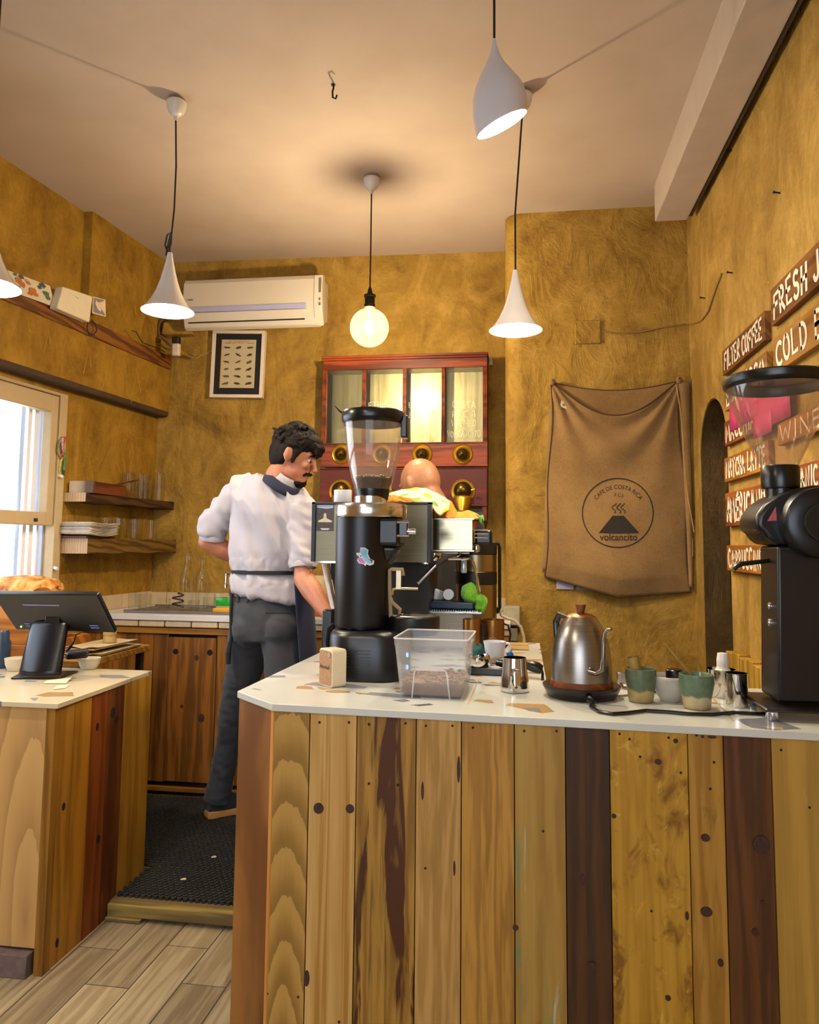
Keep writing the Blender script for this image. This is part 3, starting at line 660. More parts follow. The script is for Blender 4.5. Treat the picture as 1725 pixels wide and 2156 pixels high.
y = 1.9; mX = at(-37, 603, y)
pendant('pendant_lamp', 'white bell pendant lamp cut off by the left edge of the photo', mX, [mX + V((0, 0, 1)) * (ZC - .085 - mX.z)])
mFill = V((-1.0, .3, 2.25)); pendant('pendant_lamp', 'added white bell pendant lamp, unseen behind the viewer, giving warm front fill', mFill, [mFill + V((0, 0, 1)) * (ZC - .085 - mFill.z)])  # made-up pendant out of view, added as warm front fill
# drop-shaped lamp nearest the viewer
y = 1.95; c0 = at(1057, 262, y); sp = mpp(c0)
t_ = thing('pendant_lamp', 'large white drop-shaped pendant lamp with a tilted mouth, nearest the viewer', 'lamp', c0, 0, 'white pendant lamps')
rows = [(1041, 82, 3, 0), (1041, 95, 5.5, 0), (1042, 115, 11, 0), (1043.5, 135, 20, 1), (1045.5, 155, 33, 4), (1048, 178, 47, 8), (1050, 200, 56, 12), (1052, 222, 60, 17), (1055, 243, 60.5, 22), (1057.5, 262, 58.5, 26.5)]
def drop(rows, k=1.0, dz=0):
    out = []
    for px, py, hw, tl_ in rows:
        c = at(px, py, y); a = math.radians(tl_); tx = V((math.cos(a), 0, math.sin(a)))
        out.append([c + (tx * math.cos(2 * pi * i / 40) + V((0, math.cos(a * .62), math.sin(a * .62))) * math.sin(2 * pi * i / 40)) * hw * sp * k for i in range(40)])
    return out
m = MB(); m.loft(drop(rows), cap=False); m.face(m.vs(drop(rows)[0])); m.build('shade', plain('white_satin', '#cfc9c6', .3, var=.02, scale=4, Coat_Weight=.3), t_, W=True, smooth=60, solid=0)
m = MB(); m.loft(drop(rows[5:], .975), cap=False); m.face(m.vs(drop(rows[5:6], .975)[0])); m.build('shade_lining', lamp_in, t_, W=True, smooth=60)
cb = at(1055, 240, y); m = MB(); m.ball(cb, (.036, .036, .028), 16); m.build('light_bulb', LAMP, t_, W=True)
m = MB(); m.tube([at(1041, 84, y), V((at(1041, 84, y).x, y, ZC - .085))], .0034, 8); m.build('flex', black_cord, t_, W=True)
rose(t_, V((at(1041, 84, y).x, y, ZC)))
# globe bulb
gb = at(778, 690, 3.435); gr = 41 * mpp(gb)
t_ = thing('globe_lamp', 'bare clear globe bulb glowing on a dark red flex above the wooden cabinet', 'lamp', gb)
m = MB(); prof = [(gr * math.sin(a), -gr * math.cos(a)) for a in [pi * i / 24 for i in range(23)]]; prof[0] = (0, -gr); prof += [(.016, gr * 1.02), (.014, gr * 1.10)]
m.lathe(prof, 40, gb); m.build('glass_globe', clear('bulb_glass', (1, .97, .9), haze=.012, hazecol=(1, .85, .6), gloss=.05), t_, W=True, smooth=60)  # slight warm haze put into the clear glass for the bulb's glow
m = MB(); m.tube([gb + V((0, 0, z_)) for z_ in (-.030, -.024, .026, .032)], [.006, .019, .019, .006], 12); m.build('filament', emit('filament_glow', (1, .82, .56), 1250), t_, W=True)
m = MB(); m.tube([gb + V((0, 0, .034)), gb + V((0, 0, gr * 1.06))], .003, 8); m.tube([gb + V((0, 0, -gr * .97)), gb + V((0, 0, -.030))], .0022, 8); m.build('stem', plain('filament_support', '#c8b48a', .3), t_, W=True)
so = gb + V((0, 0, gr * 1.06)); m = MB(); m.lathe([(0, 0), (.026, 0), (.027, .012), (.024, .014), (.024, .05), (.028, .052), (.028, .060), (.014, .064), (.010, .085), (.005, .10), (0, .10)], 28, so); m.build('lamp_holder', plain('bronzed_brass', '#2d2418', .4, .7), t_, W=True)
rB = atz(783, 370, ZC); m = MB(); m.tube([so + V((0, 0, .095)), at(781, 520, 3.435), V((rB.x, rB.y, ZC - .085))], .0036, 8); m.build('flex', red_cord, t_, W=True); rose(t_, V((rB.x, rB.y, ZC)))
# ceiling hook
h = atz(702, 178, ZC); m = MB(); m.tube([h, h + V((.004, -.01, -.02)), h + V((.0, -.01, -.035)), h + V((.002, -.012, -.06)), h + V((.014, -.012, -.066)), h + V((.018, -.012, -.052))], .0036, 8); m.lathe([(.008, 0), (.009, -.003), (0, -.004)], 12, h)
tag(m.build('ceiling_hook', plain('dark_iron', '#1f1a16', .5, .6), base=True), 'small dark hook screwed into the ceiling', 'hook')
# ================================================================== things on the walls
# ---- air conditioner
a0, a1 = at(383, 583, 4.2), at(668, 580, 4.2); b1 = at(668, 688, 4.2)
ax0, ax1 = at(384, 640, 4.2).x, at(671, 640, 4.2).x; az1 = at(520, 581, 4.2).z; az0 = at(520, 690, 4.2).z; hz = az1 - az0
t_ = thing('air_conditioner', 'white wall air conditioner high on the back wall', 'air conditioner', ((ax0 + ax1) / 2, 4.3, az0), 0)
acm = plain('ac_plastic', '#c9bda8', .35, var=.02, scale=3)
def acprof(k=1): return [(4.41, .075), (4.33, .045), (4.265, .008), (4.238, .02), (4.215, .09), (4.205, hz * .42), (4.200, hz * .62), (4.205, hz * .9), (4.222, hz * .985), (4.245, hz), (4.41, hz)]
m = MB(); m.prism(acprof(), ax0, ax1, P=lambda a, b, d: V((d, a, az0 + b))); m.build('housing', acm, t_, W=True, smooth=25, bevel=.005)
sil = plain('ac_silver', '#b3b1d2', .3, .25, var=.02); m = MB(); m.hexa([(ax0 + .004, 4.197, az0 + hz * .335), (ax1 - .075, 4.197, az0 + hz * .335), (ax1 - .075, 4.22, az0 + hz * .335), (ax0 + .004, 4.22, az0 + hz * .335), (ax0 + .004, 4.192, az0 + hz * .43), (ax1 - .075, 4.192, az0 + hz * .43), (ax1 - .075, 4.22, az0 + hz * .43), (ax0 + .004, 4.22, az0 + hz * .43)]); m.build('silver_strip', sil, t_, W=True, bevel=.002)
m = MB(); m.hexa([(ax0 + .03, 4.228, az0 + .055), (ax1 - .09, 4.228, az0 + .055), (ax1 - .09, 4.25, az0 + .055), (ax0 + .03, 4.25, az0 + .055), (ax0 + .03, 4.203, az0 + hz * .325), (ax1 - .09, 4.203, az0 + hz * .325), (ax1 - .09, 4.23, az0 + hz * .325), (ax0 + .03, 4.23, az0 + hz * .325)]); m.build('louvre', acm, t_, W=True, bevel=.003)
dk = plain('ac_gap', '#17120e', .8); m = MB(); m.bx(ax0 + .03, ax1 - .09, 4.224, 4.236, az0 + .046, az0 + .053); m.build('outlet_gap', dk, t_, W=True)
m = MB(); m.prism([(4.25, .01), (4.208, .085), (4.192, hz * .5), (4.200, hz * .96), (4.25, hz * .995)], ax1 - .03, ax1 + .022, P=lambda a, b, d: V((d, a, az0 + b))); m.build('end_cap', acm, t_, W=True, bevel=.004)
stk = plain('grey_sticker', '#6a6152', .5); m = MB(); m.bx(ax1 + .0, ax1 + .014, 4.1935, 4.20, az0 + hz * .62, az0 + hz * .9); m.bx(ax1 + .002, ax1 + .012, 4.192, 4.2, az0 + hz * .47, az0 + hz * .52); m.bx(ax1 + .002, ax1 + .012, 4.192, 4.2, az0 + hz * .38, az0 + hz * .43); m.build('rating_label', stk, t_, W=True)
me = text_mesh('VIVAX', .013, bold=.0003); lp = at(401, 632, 4.2); map_mesh(me, lambda a, b: V((lp.x + a * .95, 4.1975, lp.z + b))); link('logo', me, plain('logo_black', '#26201c', .5), t_, W=True, smooth=0)
# plaster bracket and pipe beneath it
m = MB(); q = at(366, 690, 4.37); m.hexa([(q.x - .05, 4.30, q.z - .06), (q.x + .14, 4.34, q.z - .05), (q.x + .14, 4.45, q.z - .05), (q.x - .05, 4.45, q.z - .06), (q.x - .04, 4.30, q.z + .02), (q.x + .10, 4.34, q.z + .03), (q.x + .10, 4.45, q.z + .03), (q.x - .04, 4.45, q.z + .02)])
tag(m.build('plaster_patch', ochre, base=True, bevel=.012), 'rough plastered lump on the back wall under the left end of the air conditioner', 'plaster')
y = 4.30; m = MB(); m.tube([at(338, 675, y), at(334, 690, y), at(336, 706, y), at(345, 716, y), at(355, 725, y), at(372, 735, 4.36)], .006, 8); m.tube([at(336, 712, y), at(331, 722, y)], .005, 6); m.tube([at(338, 676, y), at(350, 670, 4.33)], .006, 8)
tag(m.build('pipe_cable', plain('dirty_cable', '#5b4a2c', .7), base=True), 'dirty cable running down the corner below the air conditioner', 'cable')
# ---- camera-like sensor on the corner
q = at(372, 731, 4.22); t_ = thing('alarm_sensor', 'small white sensor with a black cap in the corner under the air conditioner', 'sensor', (q.x, 4.22, q.z - .06))
m = MB(); m.bx(q.x - .022, q.x + .022, 4.20, 4.235, q.z - .055, q.z + .02); m.build('body', plain('sensor_white', '#cfc2a8', .4), t_, W=True, bevel=.008, seg=3)
m = MB(); m.bx(q.x - .024, q.x + .020, 4.196, 4.238, q.z + .02, q.z + .062); m.build('cap', plain('sensor_black', '#1c1712', .4), t_, W=True, bevel=.008, seg=3)
m = MB(); m.tube([(q.x + .01, 4.235, q.z - .02), (q.x + .012, 4.33, q.z - .02), (q.x + .012, 4.46, q.z - .02)], .010, 10); m.build('bracket', ochre, t_, W=True)
m = MB(); m.tube([at(388, 752, 4.39), at(410, 756, 4.395), at(430, 745, 4.40), at(446, 740, 4.40)], .0045, 8); m.tube([at(392, 742, 4.392), at(412, 748, 4.396), at(440, 744, 4.40)], .003, 8)
tag(m.build('wall_cable', plain('ochre_cable', '#a07f42', .6), base=True), 'ochre painted cable between the corner sensor and the framed print', 'cable')
# ---- framed print
c = [at(449.5, 696, 4.382), at(560, 697, 4.388), at(553, 838, 4.388), at(442, 837, 4.382)]
t_ = thing('framed_print', 'white framed print of small animals with a black mount on the back wall', 'picture', ((c[0] + c[2]) / 2))
def fp(u, v, yy=0):
    a = c[0].lerp(c[1], u); b = c[3].lerp(c[2], u); p = a.lerp(b, v); return V((p.x, p.y + yy, p.z))
def slab(m, u0, u1, v0, v1, ya, yb): m.hexa([fp(u0, v1, ya), fp(u1, v1, ya), fp(u1, v1, yb), fp(u0, v1, yb), fp(u0, v0, ya), fp(u1, v0, ya), fp(u1, v0, yb), fp(u0, v0, yb)])
m = MB(); e, f_ = .062, .046
slab(m, 0, 1, 0, f_, -.012, .025); slab(m, 0, 1, 1 - f_, 1, -.012, .025); slab(m, 0, e, f_, 1 - f_, -.012, .025); slab(m, 1 - e, 1, f_, 1 - f_, -.012, .025)
m.build('frame', plain('frame_white', '#d8c8b0', .45, var=.03), t_, W=True, bevel=.002)
m = MB(); slab(m, e, 1 - e, f_, 1 - f_, .0, .012); m.build('mount', plain('mount_black', '#0a0807', .7), t_, W=True)
m = MB(); slab(m, .185, .83, .135, .855, -.003, .004); m.build('print_sheet', plain('print_paper', '#b7a882', .6, var=.05, scale=8), t_, W=True)
m = MB(); slab(m, .172, .186, .135, .86, -.004, .004); m.build('gilt_edge', plain('gilt', '#c98a2c', .4, .5), t_, W=True)
m = MB()
for r_ in range(6):
    for k in range(3):
        u = .29 + k * .215; v = .255 + r_ * .107; a = RND.uniform(-.5, .5); w0 = RND.uniform(.05, .065); h0 = RND.uniform(.012, .02); m.mi = RND.randrange(3)
        pts = []
        for i in range(14):
            th = 2 * pi * i / 14; q_ = 1 + RND.uniform(-.28, .28); x = w0 * math.cos(th) * q_; z = h0 * math.sin(th) * q_; pts.append(fp(u + x * math.cos(a) - z * math.sin(a), v + (x * math.sin(a) * .75 + z * math.cos(a)), -.0045))
        m.face(m.vs(pts))
        for s_ in (-1, 1): m.face(m.vs([fp(u + s_ * .02, v + .01, -.0043), fp(u + s_ * .026, v + .01, -.0043), fp(u + s_ * .03, v + .028, -.0043), fp(u + s_ * .027, v + .028, -.0043)]))
m.build('animal_pictures', [plain('ink_brown', '#4a3426', .7), plain('ink_olive', '#4d4a2c', .7), plain('ink_dark', '#33282a', .7)], t_, W=True, smooth=0)
me = text_mesh('DOMESTIC', .030); map_mesh(me, lambda a, b: fp(.515 + a / .35, .175 - b / .43, -.0045)); link('title', me, plain('ink_rose', '#b06a50', .7), t_, W=True, smooth=0)
m = MB()
for u in (.30, .74): m.face(m.vs([fp(u - .05, .187, -.0045), fp(u + .05, .183, -.0045), fp(u + .05, .188, -.0045), fp(u - .05, .192, -.0045)]))
m.build('title_scroll', plain('ink_brown', '#4a3426', .7), t_, W=True, smooth=0)
# ---- things on the left band: router, postcard, painted sheet, cables
bn = (1, -ML, 0); bp = (bandX(4.4) + .012, 4.4, 0)
def bpt(px, py, off=0):
    p = atp(px, py, (bp[0] + off, 4.4, 0), bn); return p
def bslab(m, pts, th):
    n_ = V((1, -ML, 0)).normalized(); lo = m.vs([p - n_ * th for p in pts]); hi = m.vs(pts); k = len(pts)
    m.face(hi); m.face(lo[::-1])
    for i in range(k): j = (i + 1) % k; m.face([hi[i], lo[i], lo[j], hi[j]])
pts = [bpt(133, 603, .05), bpt(196, 624, .05), bpt(189, 679, .05), bpt(120, 649, .05)]
t_ = thing('wifi_router', 'white box-shaped router fixed on the left wall band', 'router', sum(pts, V()) / 4)
m = MB(); bslab(m, pts, .045); m.build('housing', plain('router_white', '#d6c9ae', .4, var=.03), t_, W=True, bevel=.006, seg=3)
m = MB(); a = bpt(163, 626, .0505); m.bx(a.x - .001, a.x + .0005, a.y - .014, a.y + .014, a.z - .004, a.z - .001); m.build('logo_mark', plain('logo_grey', '#8a7b66', .5), t_, W=True)
m = MB(); m.tube([bpt(186, 676, .02), bpt(183, 690, .02), bpt(188, 706, .02), bpt(197, 705, .02), bpt(204, 696, .02), bpt(201, 683, .02), bpt(193, 674, .02)], .003, 8); m.build('power_lead', black_cord, t_, W=True)
pts = [bpt(196, 624, .03), bpt(222, 631, .03), bpt(223, 667, .03), bpt(194, 659, .03)]; t_ = thing('postcard', 'small grey and cream postcard beside the white router on the left wall', 'postcard', sum(pts, V()) / 4)
m = MB(); bslab(m, pts, .003); m.build('card', plain('card_cream', '#d4c3a0', .6), t_, W=True, smooth=0)
def cp(u, v): return (pts[0].lerp(pts[1], u)).lerp(pts[3].lerp(pts[2], u), v) + V((.0008, 0, 0))
m = MB(); m.face(m.vs([cp(u, v) for u, v in ((.06, .06), (.94, .05), (.62, .22), (.42, .28), (.24, .18), (.2, .4), (.4, .7), (.62, .78), (.66, .62), (.94, .9), (.9, .95), (.06, .94))])); m.build('picture', plain('card_grey', '#7f7884', .7), t_, W=True, smooth=0)
pts = [bpt(14, 568, .01), bpt(105, 602, .01), bpt(118, 648, .01), bpt(92, 638, .01), bpt(20, 612, .01)]
t_ = thing('painted_sheet', 'white sheet painted with orange and green flowers standing on the left wall ledge', 'painting', sum(pts, V()) / 5)
m = MB(); bslab(m, pts, .003); m.build('paper', plain('sheet_white', '#c9bda4', .7, var=.05), t_, W=True, smooth=0)
m = MB()
for (px, py, r_, k) in ((40, 590, 7, 0), (48, 600, 6, 0), (70, 613, 7, 0), (45, 583, 5, 1), (90, 600, 6, 1), (84, 605, 4, 1), (98, 618, 6, 2), (102, 628, 5, 2), (60, 596, 4, 0), (32, 578, 4, 2), (64, 618, 5, 0), (56, 590, 3, 3), (76, 620, 5, 0), (38, 604, 4, 2)):
    m.mi = k; cpt = bpt(px, py, .012); s_ = mpp(cpt); m.face(m.vs([cpt + V((0.0, math.cos(2 * pi * i / 11) * r_ * s_ * 1.9 * RND.uniform(.6, 1.2), math.sin(2 * pi * i / 11) * r_ * s_ * RND.uniform(.6, 1.2))) for i in range(11)]))
m.build('flowers', [plain('paint_orange', '#b5632a', .7), plain('paint_navy', '#3d4a58', .7), plain('paint_green', '#4c6a3a', .7), plain('paint_pink', '#b98a78', .7)], t_, W=True, smooth=0)
m = MB(); m.tube([bpt(278, 696, .015), bpt(287, 699, .02), bpt(293, 710, .02), bpt(301, 722, .02), bpt(318, 728, .02), bpt(332, 733, .02), bpt(348, 742, .02)], .0028, 6)
tag(m.build('lead', black_cord, base=True), 'thin black lead looping along the wooden strip of the left wall', 'cable')
# ---- ribbon on the window frame
wn = (1, -ML, 0)
def wl(px, py, off=.01): return atp(px, py, (l0X(4.4) + off, 4.4, 0), wn)
t_ = thing('ribbon_charm', 'colourful woven ribbons hanging on the right edge of the window frame', 'ribbon', wl(130, 960))
for k, (col_, pts) in enumerate((('#7d7a3c', [(131, 921), (124, 932), (122, 950), (126, 960)]), ('#a8483c', [(137, 920), (133, 935), (131, 955), (127, 965)]), ('#4f7f4c', [(133, 945), (135, 958), (136, 975), (134, 990)]), ('#b8a94a', [(134, 960), (127, 972), (125, 990), (129, 1003)]), ('#3f4a2c', [(136, 970), (135, 985), (133, 1000), (130, 1004)]), ('#b88a90', [(132, 922), (131, 932), (132, 945), (134, 952)]))):
    m = MB(); m.tube([wl(a, b, .012 + .004 * (k % 3)) for a, b in pts], .0065, 6); m.build('ribbon', plain('ribbon_%d' % k, col_, .8, var=.4, scale=90), t_, W=True)
# ---- wall shelves
def shelf(name, label, px0, px1, ytop, ybot, dpth, nearm, frontm, farpx):
    pA = atp(px0, (ytop + ybot) / 2, (l0X(4.4), 4.4, 0), wn); y0 = pA.y; y1 = 4.385
    zt = atp(px0, ytop, (l0X(4.4), 4.4, 0), wn).z; zb = atp(px0, ybot, (l0X(4.4), 4.4, 0), wn).z
    xr = at(px1, ytop, y0).x; dp_ = xr - l0X(y0)
    m = MB(); N = 10
    for i in range(N):
        ya = y0 + (y1 - y0) * i / N; yb = y0 + (y1 - y0) * (i + 1) / N; j1 = dp_ * (1 - .1 * (i + 1) / N); j0 = dp_ * (1 - .1 * i / N)
        if name == 'n': pass
        m.mi = 0 if i == 0 else 1
    rings = []
    for i in range(N + 1):
        ya = y0 + (y1 - y0) * i / N; w_ = dp_ * (1 + .06 * i / N) + .004 * math.sin(i * 2.1); zz = zb + .004 * math.sin(i * 1.7)
        rings.append([V((l0X(ya) - .005, ya, zz)), V((l0X(ya) + w_, ya, zz)), V((l0X(ya) + w_, ya, zt)), V((l0X(ya) - .005, ya, zt))])
    m = MB(); m.mi = 1; m.loft(rings, cap=False); m.mi = 0; m.face(m.vs(rings[0])); m.mi = 1; m.face(m.vs(rings[-1]))
    o = m.build(name, [nearm, frontm], base=True, bevel=.004, smooth=30); tag(o, label, 'shelf', 'rough wooden wall shelves'); return y0, zt, dp_
endg = wood('shelf_end_grain', '#a98a66', '#c0a27c', wave=25, dist=6, cath=(0, 0), seed=51)
s1 = shelf('wall_shelf', 'upper rough dark wooden shelf beside the window', 133, 181, 1037, 1056, .15, endg, wood('shelf_dark', '#2c1a0c', '#4a3018', wave=20, seed=52, grain='y'), 366)
s2 = shelf('wall_shelf', 'lower thick wooden shelf with a pale sawn end beside the window', 128, 185, 1133, 1165, .16, endg, wood('shelf_brown', '#4c3512', '#725322', wave=20, seed=53, grain='y', streak=[('#22170a', .58, .7, (14, 14, 2))]), 372)
# things on the shelves
clearg = clear('drinking_glass', (.97, .98, .97), gloss=.055)
def tumbler(m, o, r, h, taper=.94, th=.002):
    m.lathe([(0, .004), (r * taper - th, .006), (r - th, h), (r, h), (r * taper, 0), (0, 0)], 20, o)
def shelfpt(s, y, f_): return V((l0X(y) + s[2] * f_, y, s[1]))
dwood = wood('dark_box_wood', '#4f2410', '#6d3519', wave=16, seed=54, grain='y'); stripe = wood('striped_box_end', '#5d4637', '#c7b193', wave=1.2, dist=1, amt=.8, seed=55, fine=.05)
a = shelfpt(s1, s1[0] + .05, 0)
t_ = thing('wooden_box', 'dark red-brown wooden box with a striped pale end on the upper shelf', 'box', (a.x + .075, a.y + .12, s1[1]))
m = MB(); m.bx(a.x + .012, a.x + .145, a.y - .03, a.y - .01, s1[1], s1[1] + .062); m.build('end_panel', stripe, t_, W=True, bevel=.002)
m = MB(); m.bx(a.x + .016, a.x + .142, a.y - .01, a.y + .30, s1[1], s1[1] + .06); m.build('body', dwood, t_, W=True, bevel=.002)
m = MB(); m.tube([(a.x + .12, a.y + .22, s1[1] + .06), (a.x + .15, a.y + .42, s1[1] + .105)], .005, 8); m.build('stick', dwood, t_, W=True)
for k, (f_, yy, r, h) in enumerate(((.30, 4.06, .036, .15), (.62, 4.12, .036, .15), (.36, 4.22, .036, .15), (.78, 4.28, .034, .17))):
    m = MB(); p = shelfpt(s1, yy, f_); tumbler(m, p, r, h); tag(m.build('tall_glass', clearg, base=True, smooth=50), ['tall clear glass nearest the window on the upper shelf', 'tall clear glass at the front edge of the upper shelf', 'tall clear glass at the back of the upper shelf', 'tallest clear glass at the corner end of the upper shelf'][k], 'glass', 'tall glasses on the upper shelf')
for k, (f_, yy) in enumerate(((.3, 3.86), (.66, 3.89), (.3, 3.97), (.68, 4.03), (.34, 4.13), (.72, 4.2))):
    m = MB(); p = shelfpt(s2, yy, f_); tumbler(m, p, .037, .115); tag(m.build('water_glass', clearg, base=True, smooth=50), ['clear tumbler nearest the papers on the lower shelf, against the wall', 'clear tumbler nearest the papers on the lower shelf, at the front edge', 'clear tumbler mid-way along the lower shelf, against the wall', 'clear tumbler mid-way along the lower shelf, at the front edge', 'clear tumbler at the corner end of the lower shelf, against the wall', 'clear tumbler at the corner end of the lower shelf, at the front edge'][k], 'glass', 'tumblers on the lower shelf')
a = shelfpt(s2, s2[0], 0); t_ = thing('paper_stack', 'stack of loose white and cream papers on the lower shelf', 'papers', (a.x + .08, a.y + .15, s2[1]))
for k in range(9):
    m = MB(); z_ = s2[1] + .014 + k * .0075; dx = RND.uniform(-.008, .008); dy = RND.uniform(-.02, .02)
    m.grid(lambda u, v: (a.x + .01 + u * .165 + dx, a.y - .03 + v * .27 + dy, z_ + .012 * (abs(v - .5) * 2) ** 2 * (1 - k * .06)), 6, 10)
    m.build('sheet', plain('paper_white', '#d4cfd0', .7) if k % 3 else plain('paper_cream', '#c9b685', .7), t_, W=True, solid=.003)
m = MB(); m.bx(a.x + .012, a.x + .15, a.y - .02, a.y + .25, s2[1], s2[1] + .012); m.build('folder', plain('folder_maroon', '#4a1f20', .6), t_, W=True, bevel=.003)
# ---- plaster cover and cable on the chimney breast
y = YP; p0, p1 = at(1210, 676, y), at(1266, 724, y)
m = MB(); m.bx(p0.x, p1.x, y - .012, y + .01, p1.z, p0.z); tag(m.build('junction_cover', ochre, base=True, bevel=.006), 'square plastered-over junction box on the chimney breast', 'junction box')
m = MB(); y = YP - .006
pts = [at(1268, 697, y), at(1300, 702, y), at(1350, 699, y), at(1400, 688, y), at(1446, 682, y)]
pts += [atx(px, py, XR - .005) for px, py in ((1462, 681), (1478, 674), (1492, 655), (1500, 630), (1510, 600), (1520, 576))]
m.tube(pts, .0045, 8); tag(m.build('wall_cable', plain('painted_cable', '#8a6a30', .6), base=True), 'ochre painted cable from the junction box across the corner onto the right wall', 'cable')
for k, (px, py) in enumerate(((1643, 407), (1541, 318), (1485, 628), (1543, 575), (1660, 68))):
    p = atx(px, py, XR); m = MB(); m.tube([p + V((.005, 0, 0)), p + V((-.02, -.006, .002))], .0028, 8); m.lathe([(0, 0), (.005, 0), (.005, .003), (0, .003)], 10, p + V((-.02, -.006, .002)), look((0, 0, 0), (-1, -.2, 0)))
    tag(m.build('nail', plain('dark_iron', '#1f1a16', .5, .6), base=True), ['nail with the longest shank sticking out of the right wall above the juice sign', 'nail just below the ceiling beam on the right wall', 'nail beside the painted cable near the corner', 'nail just right of the painted cable end', 'nail high on the right wall near the photo top'][k], 'nail', 'nails in the right wall')
# ================================================================== painted menu boards on the right wall
sw = [wood('sign_brown', '#5b3310', '#7a4a1a', wave=14, seed=60, grain='y'), wood('sign_tan', '#7d5119', '#9a6a2a', wave=10, seed=61, grain='y'), wood('sign_red', '#6e3410', '#8f4e1c', wave=12, seed=62, grain='y'), wood('sign_orange', '#8a5214', '#a86c22', wave=10, seed=63, grain='y')]
paint = plain('white_sign_paint', '#e4d6bd', .6, var=.06)
def sign(body, label, xl_, top, bot, xr_, mat, hf=.66, seed=1, u0=.03, tilt=0, y_end=None, width=None):
    xs_ = XR - .022; a = atx(xl_, top, xs_); b = atx(xl_, bot, xs_); yl = a.y; yr = atx(xr_, top, xs_).y if y_end is None else y_end
    zt, zb = a.z, b.z; L_ = yl - yr; H_ = zt - zb
    t_ = thing('menu_board', label, 'sign', (XR - .012, (yl + yr) / 2, zb), 0, 'painted menu boards')
    m = MB(); m.hexa([(xs_, yl, zb), (xs_, yr, zb + tilt), (XR + .004, yr, zb + tilt), (XR + .004, yl, zb), (xs_, yl, zt), (xs_, yr, zt + tilt), (XR + .004, yr, zt + tilt), (XR + .004, yl, zt)]); bd_ = m.build('board', mat, t_, W=True, bevel=.002)
    h = H_ * hf; w_ = (width or (L_ - 2 * u0)) / text_width(body, 1, .30); x0 = 0; bd = bd_
    for word in body.split(' '):
        m = MB(); fn = lambda u, v: V((xs_ - .0012, yl - u0 - x0 - u, zb + H_ * (1 - hf) * .5 + v))
        x1 = paint_text(m, word, h, w_, H_ * .125, fn, .30, .05, seed); lt_ = m.build('lettering', paint, t_, W=True, smooth=0); lt_.parent = bd; x0 += x1 + w_ * .75; seed += 1
sign('FILTER COFFEE', 'brown wooden menu board painted FILTER COFFEE', 1521, 740, 793, 1612, sw[0], seed=2)
sign('ESPRESSO', 'brown wooden menu board painted ESPRESSO, mostly hidden by the tall grinder hopper', 1525, 810, 868, 1616, sw[1], seed=3)
sign('MACCHIATO', 'reddish wooden menu board painted MACCHIATO', 1525, 890, 941, 1617, sw[2], seed=4)
sign('MATCHA LATTE', 'orange-brown wooden menu board painted MATCHA LATTE', 1525, 966, 1017, 1618, sw[3], seed=5)
sign('AMÉRICANO', 'wooden menu board painted AMERICANO with an accent', 1527, 1039, 1109, 1617, sw[2], hf=.68, seed=6)
sign('CAPPUCCINO', 'lowest wooden menu board painted CAPPUCCINO', 1530, 1148, 1201, 1612, sw[3], hf=.66, seed=7)
sign('FRESH JUICE', 'large wooden menu board painted FRESH JUICE, cut off by the photo edge', 1622, 612, 690, 1725, sw[0], seed=8, y_end=2.0, width=.62)
sign('COLD BREW', 'tan wooden menu board painted COLD BREW, cut off by the photo edge', 1628, 716, 790, 1725, sw[1], seed=9, y_end=2.0, width=.62)
sign('WINE', 'wooden menu board with a W seen through the tall grinder hopper', 1637, 893, 940, 1725, sw[3], seed=10, y_end=2.02, width=.35)
sign('ORGANIC.', 'reddish menu board ending in ANIC behind the tall grinder neck', 1640, 992, 1046, 1725, sw[2], seed=11, y_end=2.05, width=.27, u0=.08, hf=.7)
# pink notes
pk = plain('pink_note', '#c0306c', .6, var=.1)
for k, (x0, y0_, x1, y1_, lab) in enumerate(((1536, 850, 1600, 876, 'bright pink paper note stuck left of the tall grinder hopper'), (1584, 848, 1665, 876, 'long pink paper note seen through the tall grinder hopper'), (1586, 882, 1626, 908, 'small square pink note seen through the hopper, below the long one'))):
    a = atx(x0, y0_, XR - .025 - .001 * k); b = atx(x1, y1_, XR - .025 - .001 * k); m = MB(); m.grid(lambda u, v: (a.x + .0006 * math.sin(u * 3), a.y + (b.y - a.y) * u, a.z + (b.z - a.z) * v), 6, 2)
    tag(m.build('paper_note', pk, base=True, solid=.001), lab, 'note', 'pink notes on the right wall')
# ================================================================== things on the front bar
blackm = plain('black_powdercoat', '#08080a', .36, var=.15, scale=60)
satinblack = plain('satin_black', '#070708', .28, var=.1)
chrome = plain('chrome', '#d6d4d2', .06, 1.0, var=.02)
steel = brushed('brushed_steel', '#b3aca3', .26, (1, 1, 40))
steelh = brushed('brushed_panel', '#77705a', .38, (1, 1, 30))
beanm = plain('coffee_beans', '#3a281b', .5, var=.45, scale=140)
beanl = plain('light_coffee_beans', '#7a5029', .6, var=.35, scale=120)
hopc = clear('hopper_plastic', (.93, .90, .86), haze=.06, hazecol=(.8, .7, .6), gloss=.07)
def zy(py, px, y): return at(px, py, y).z
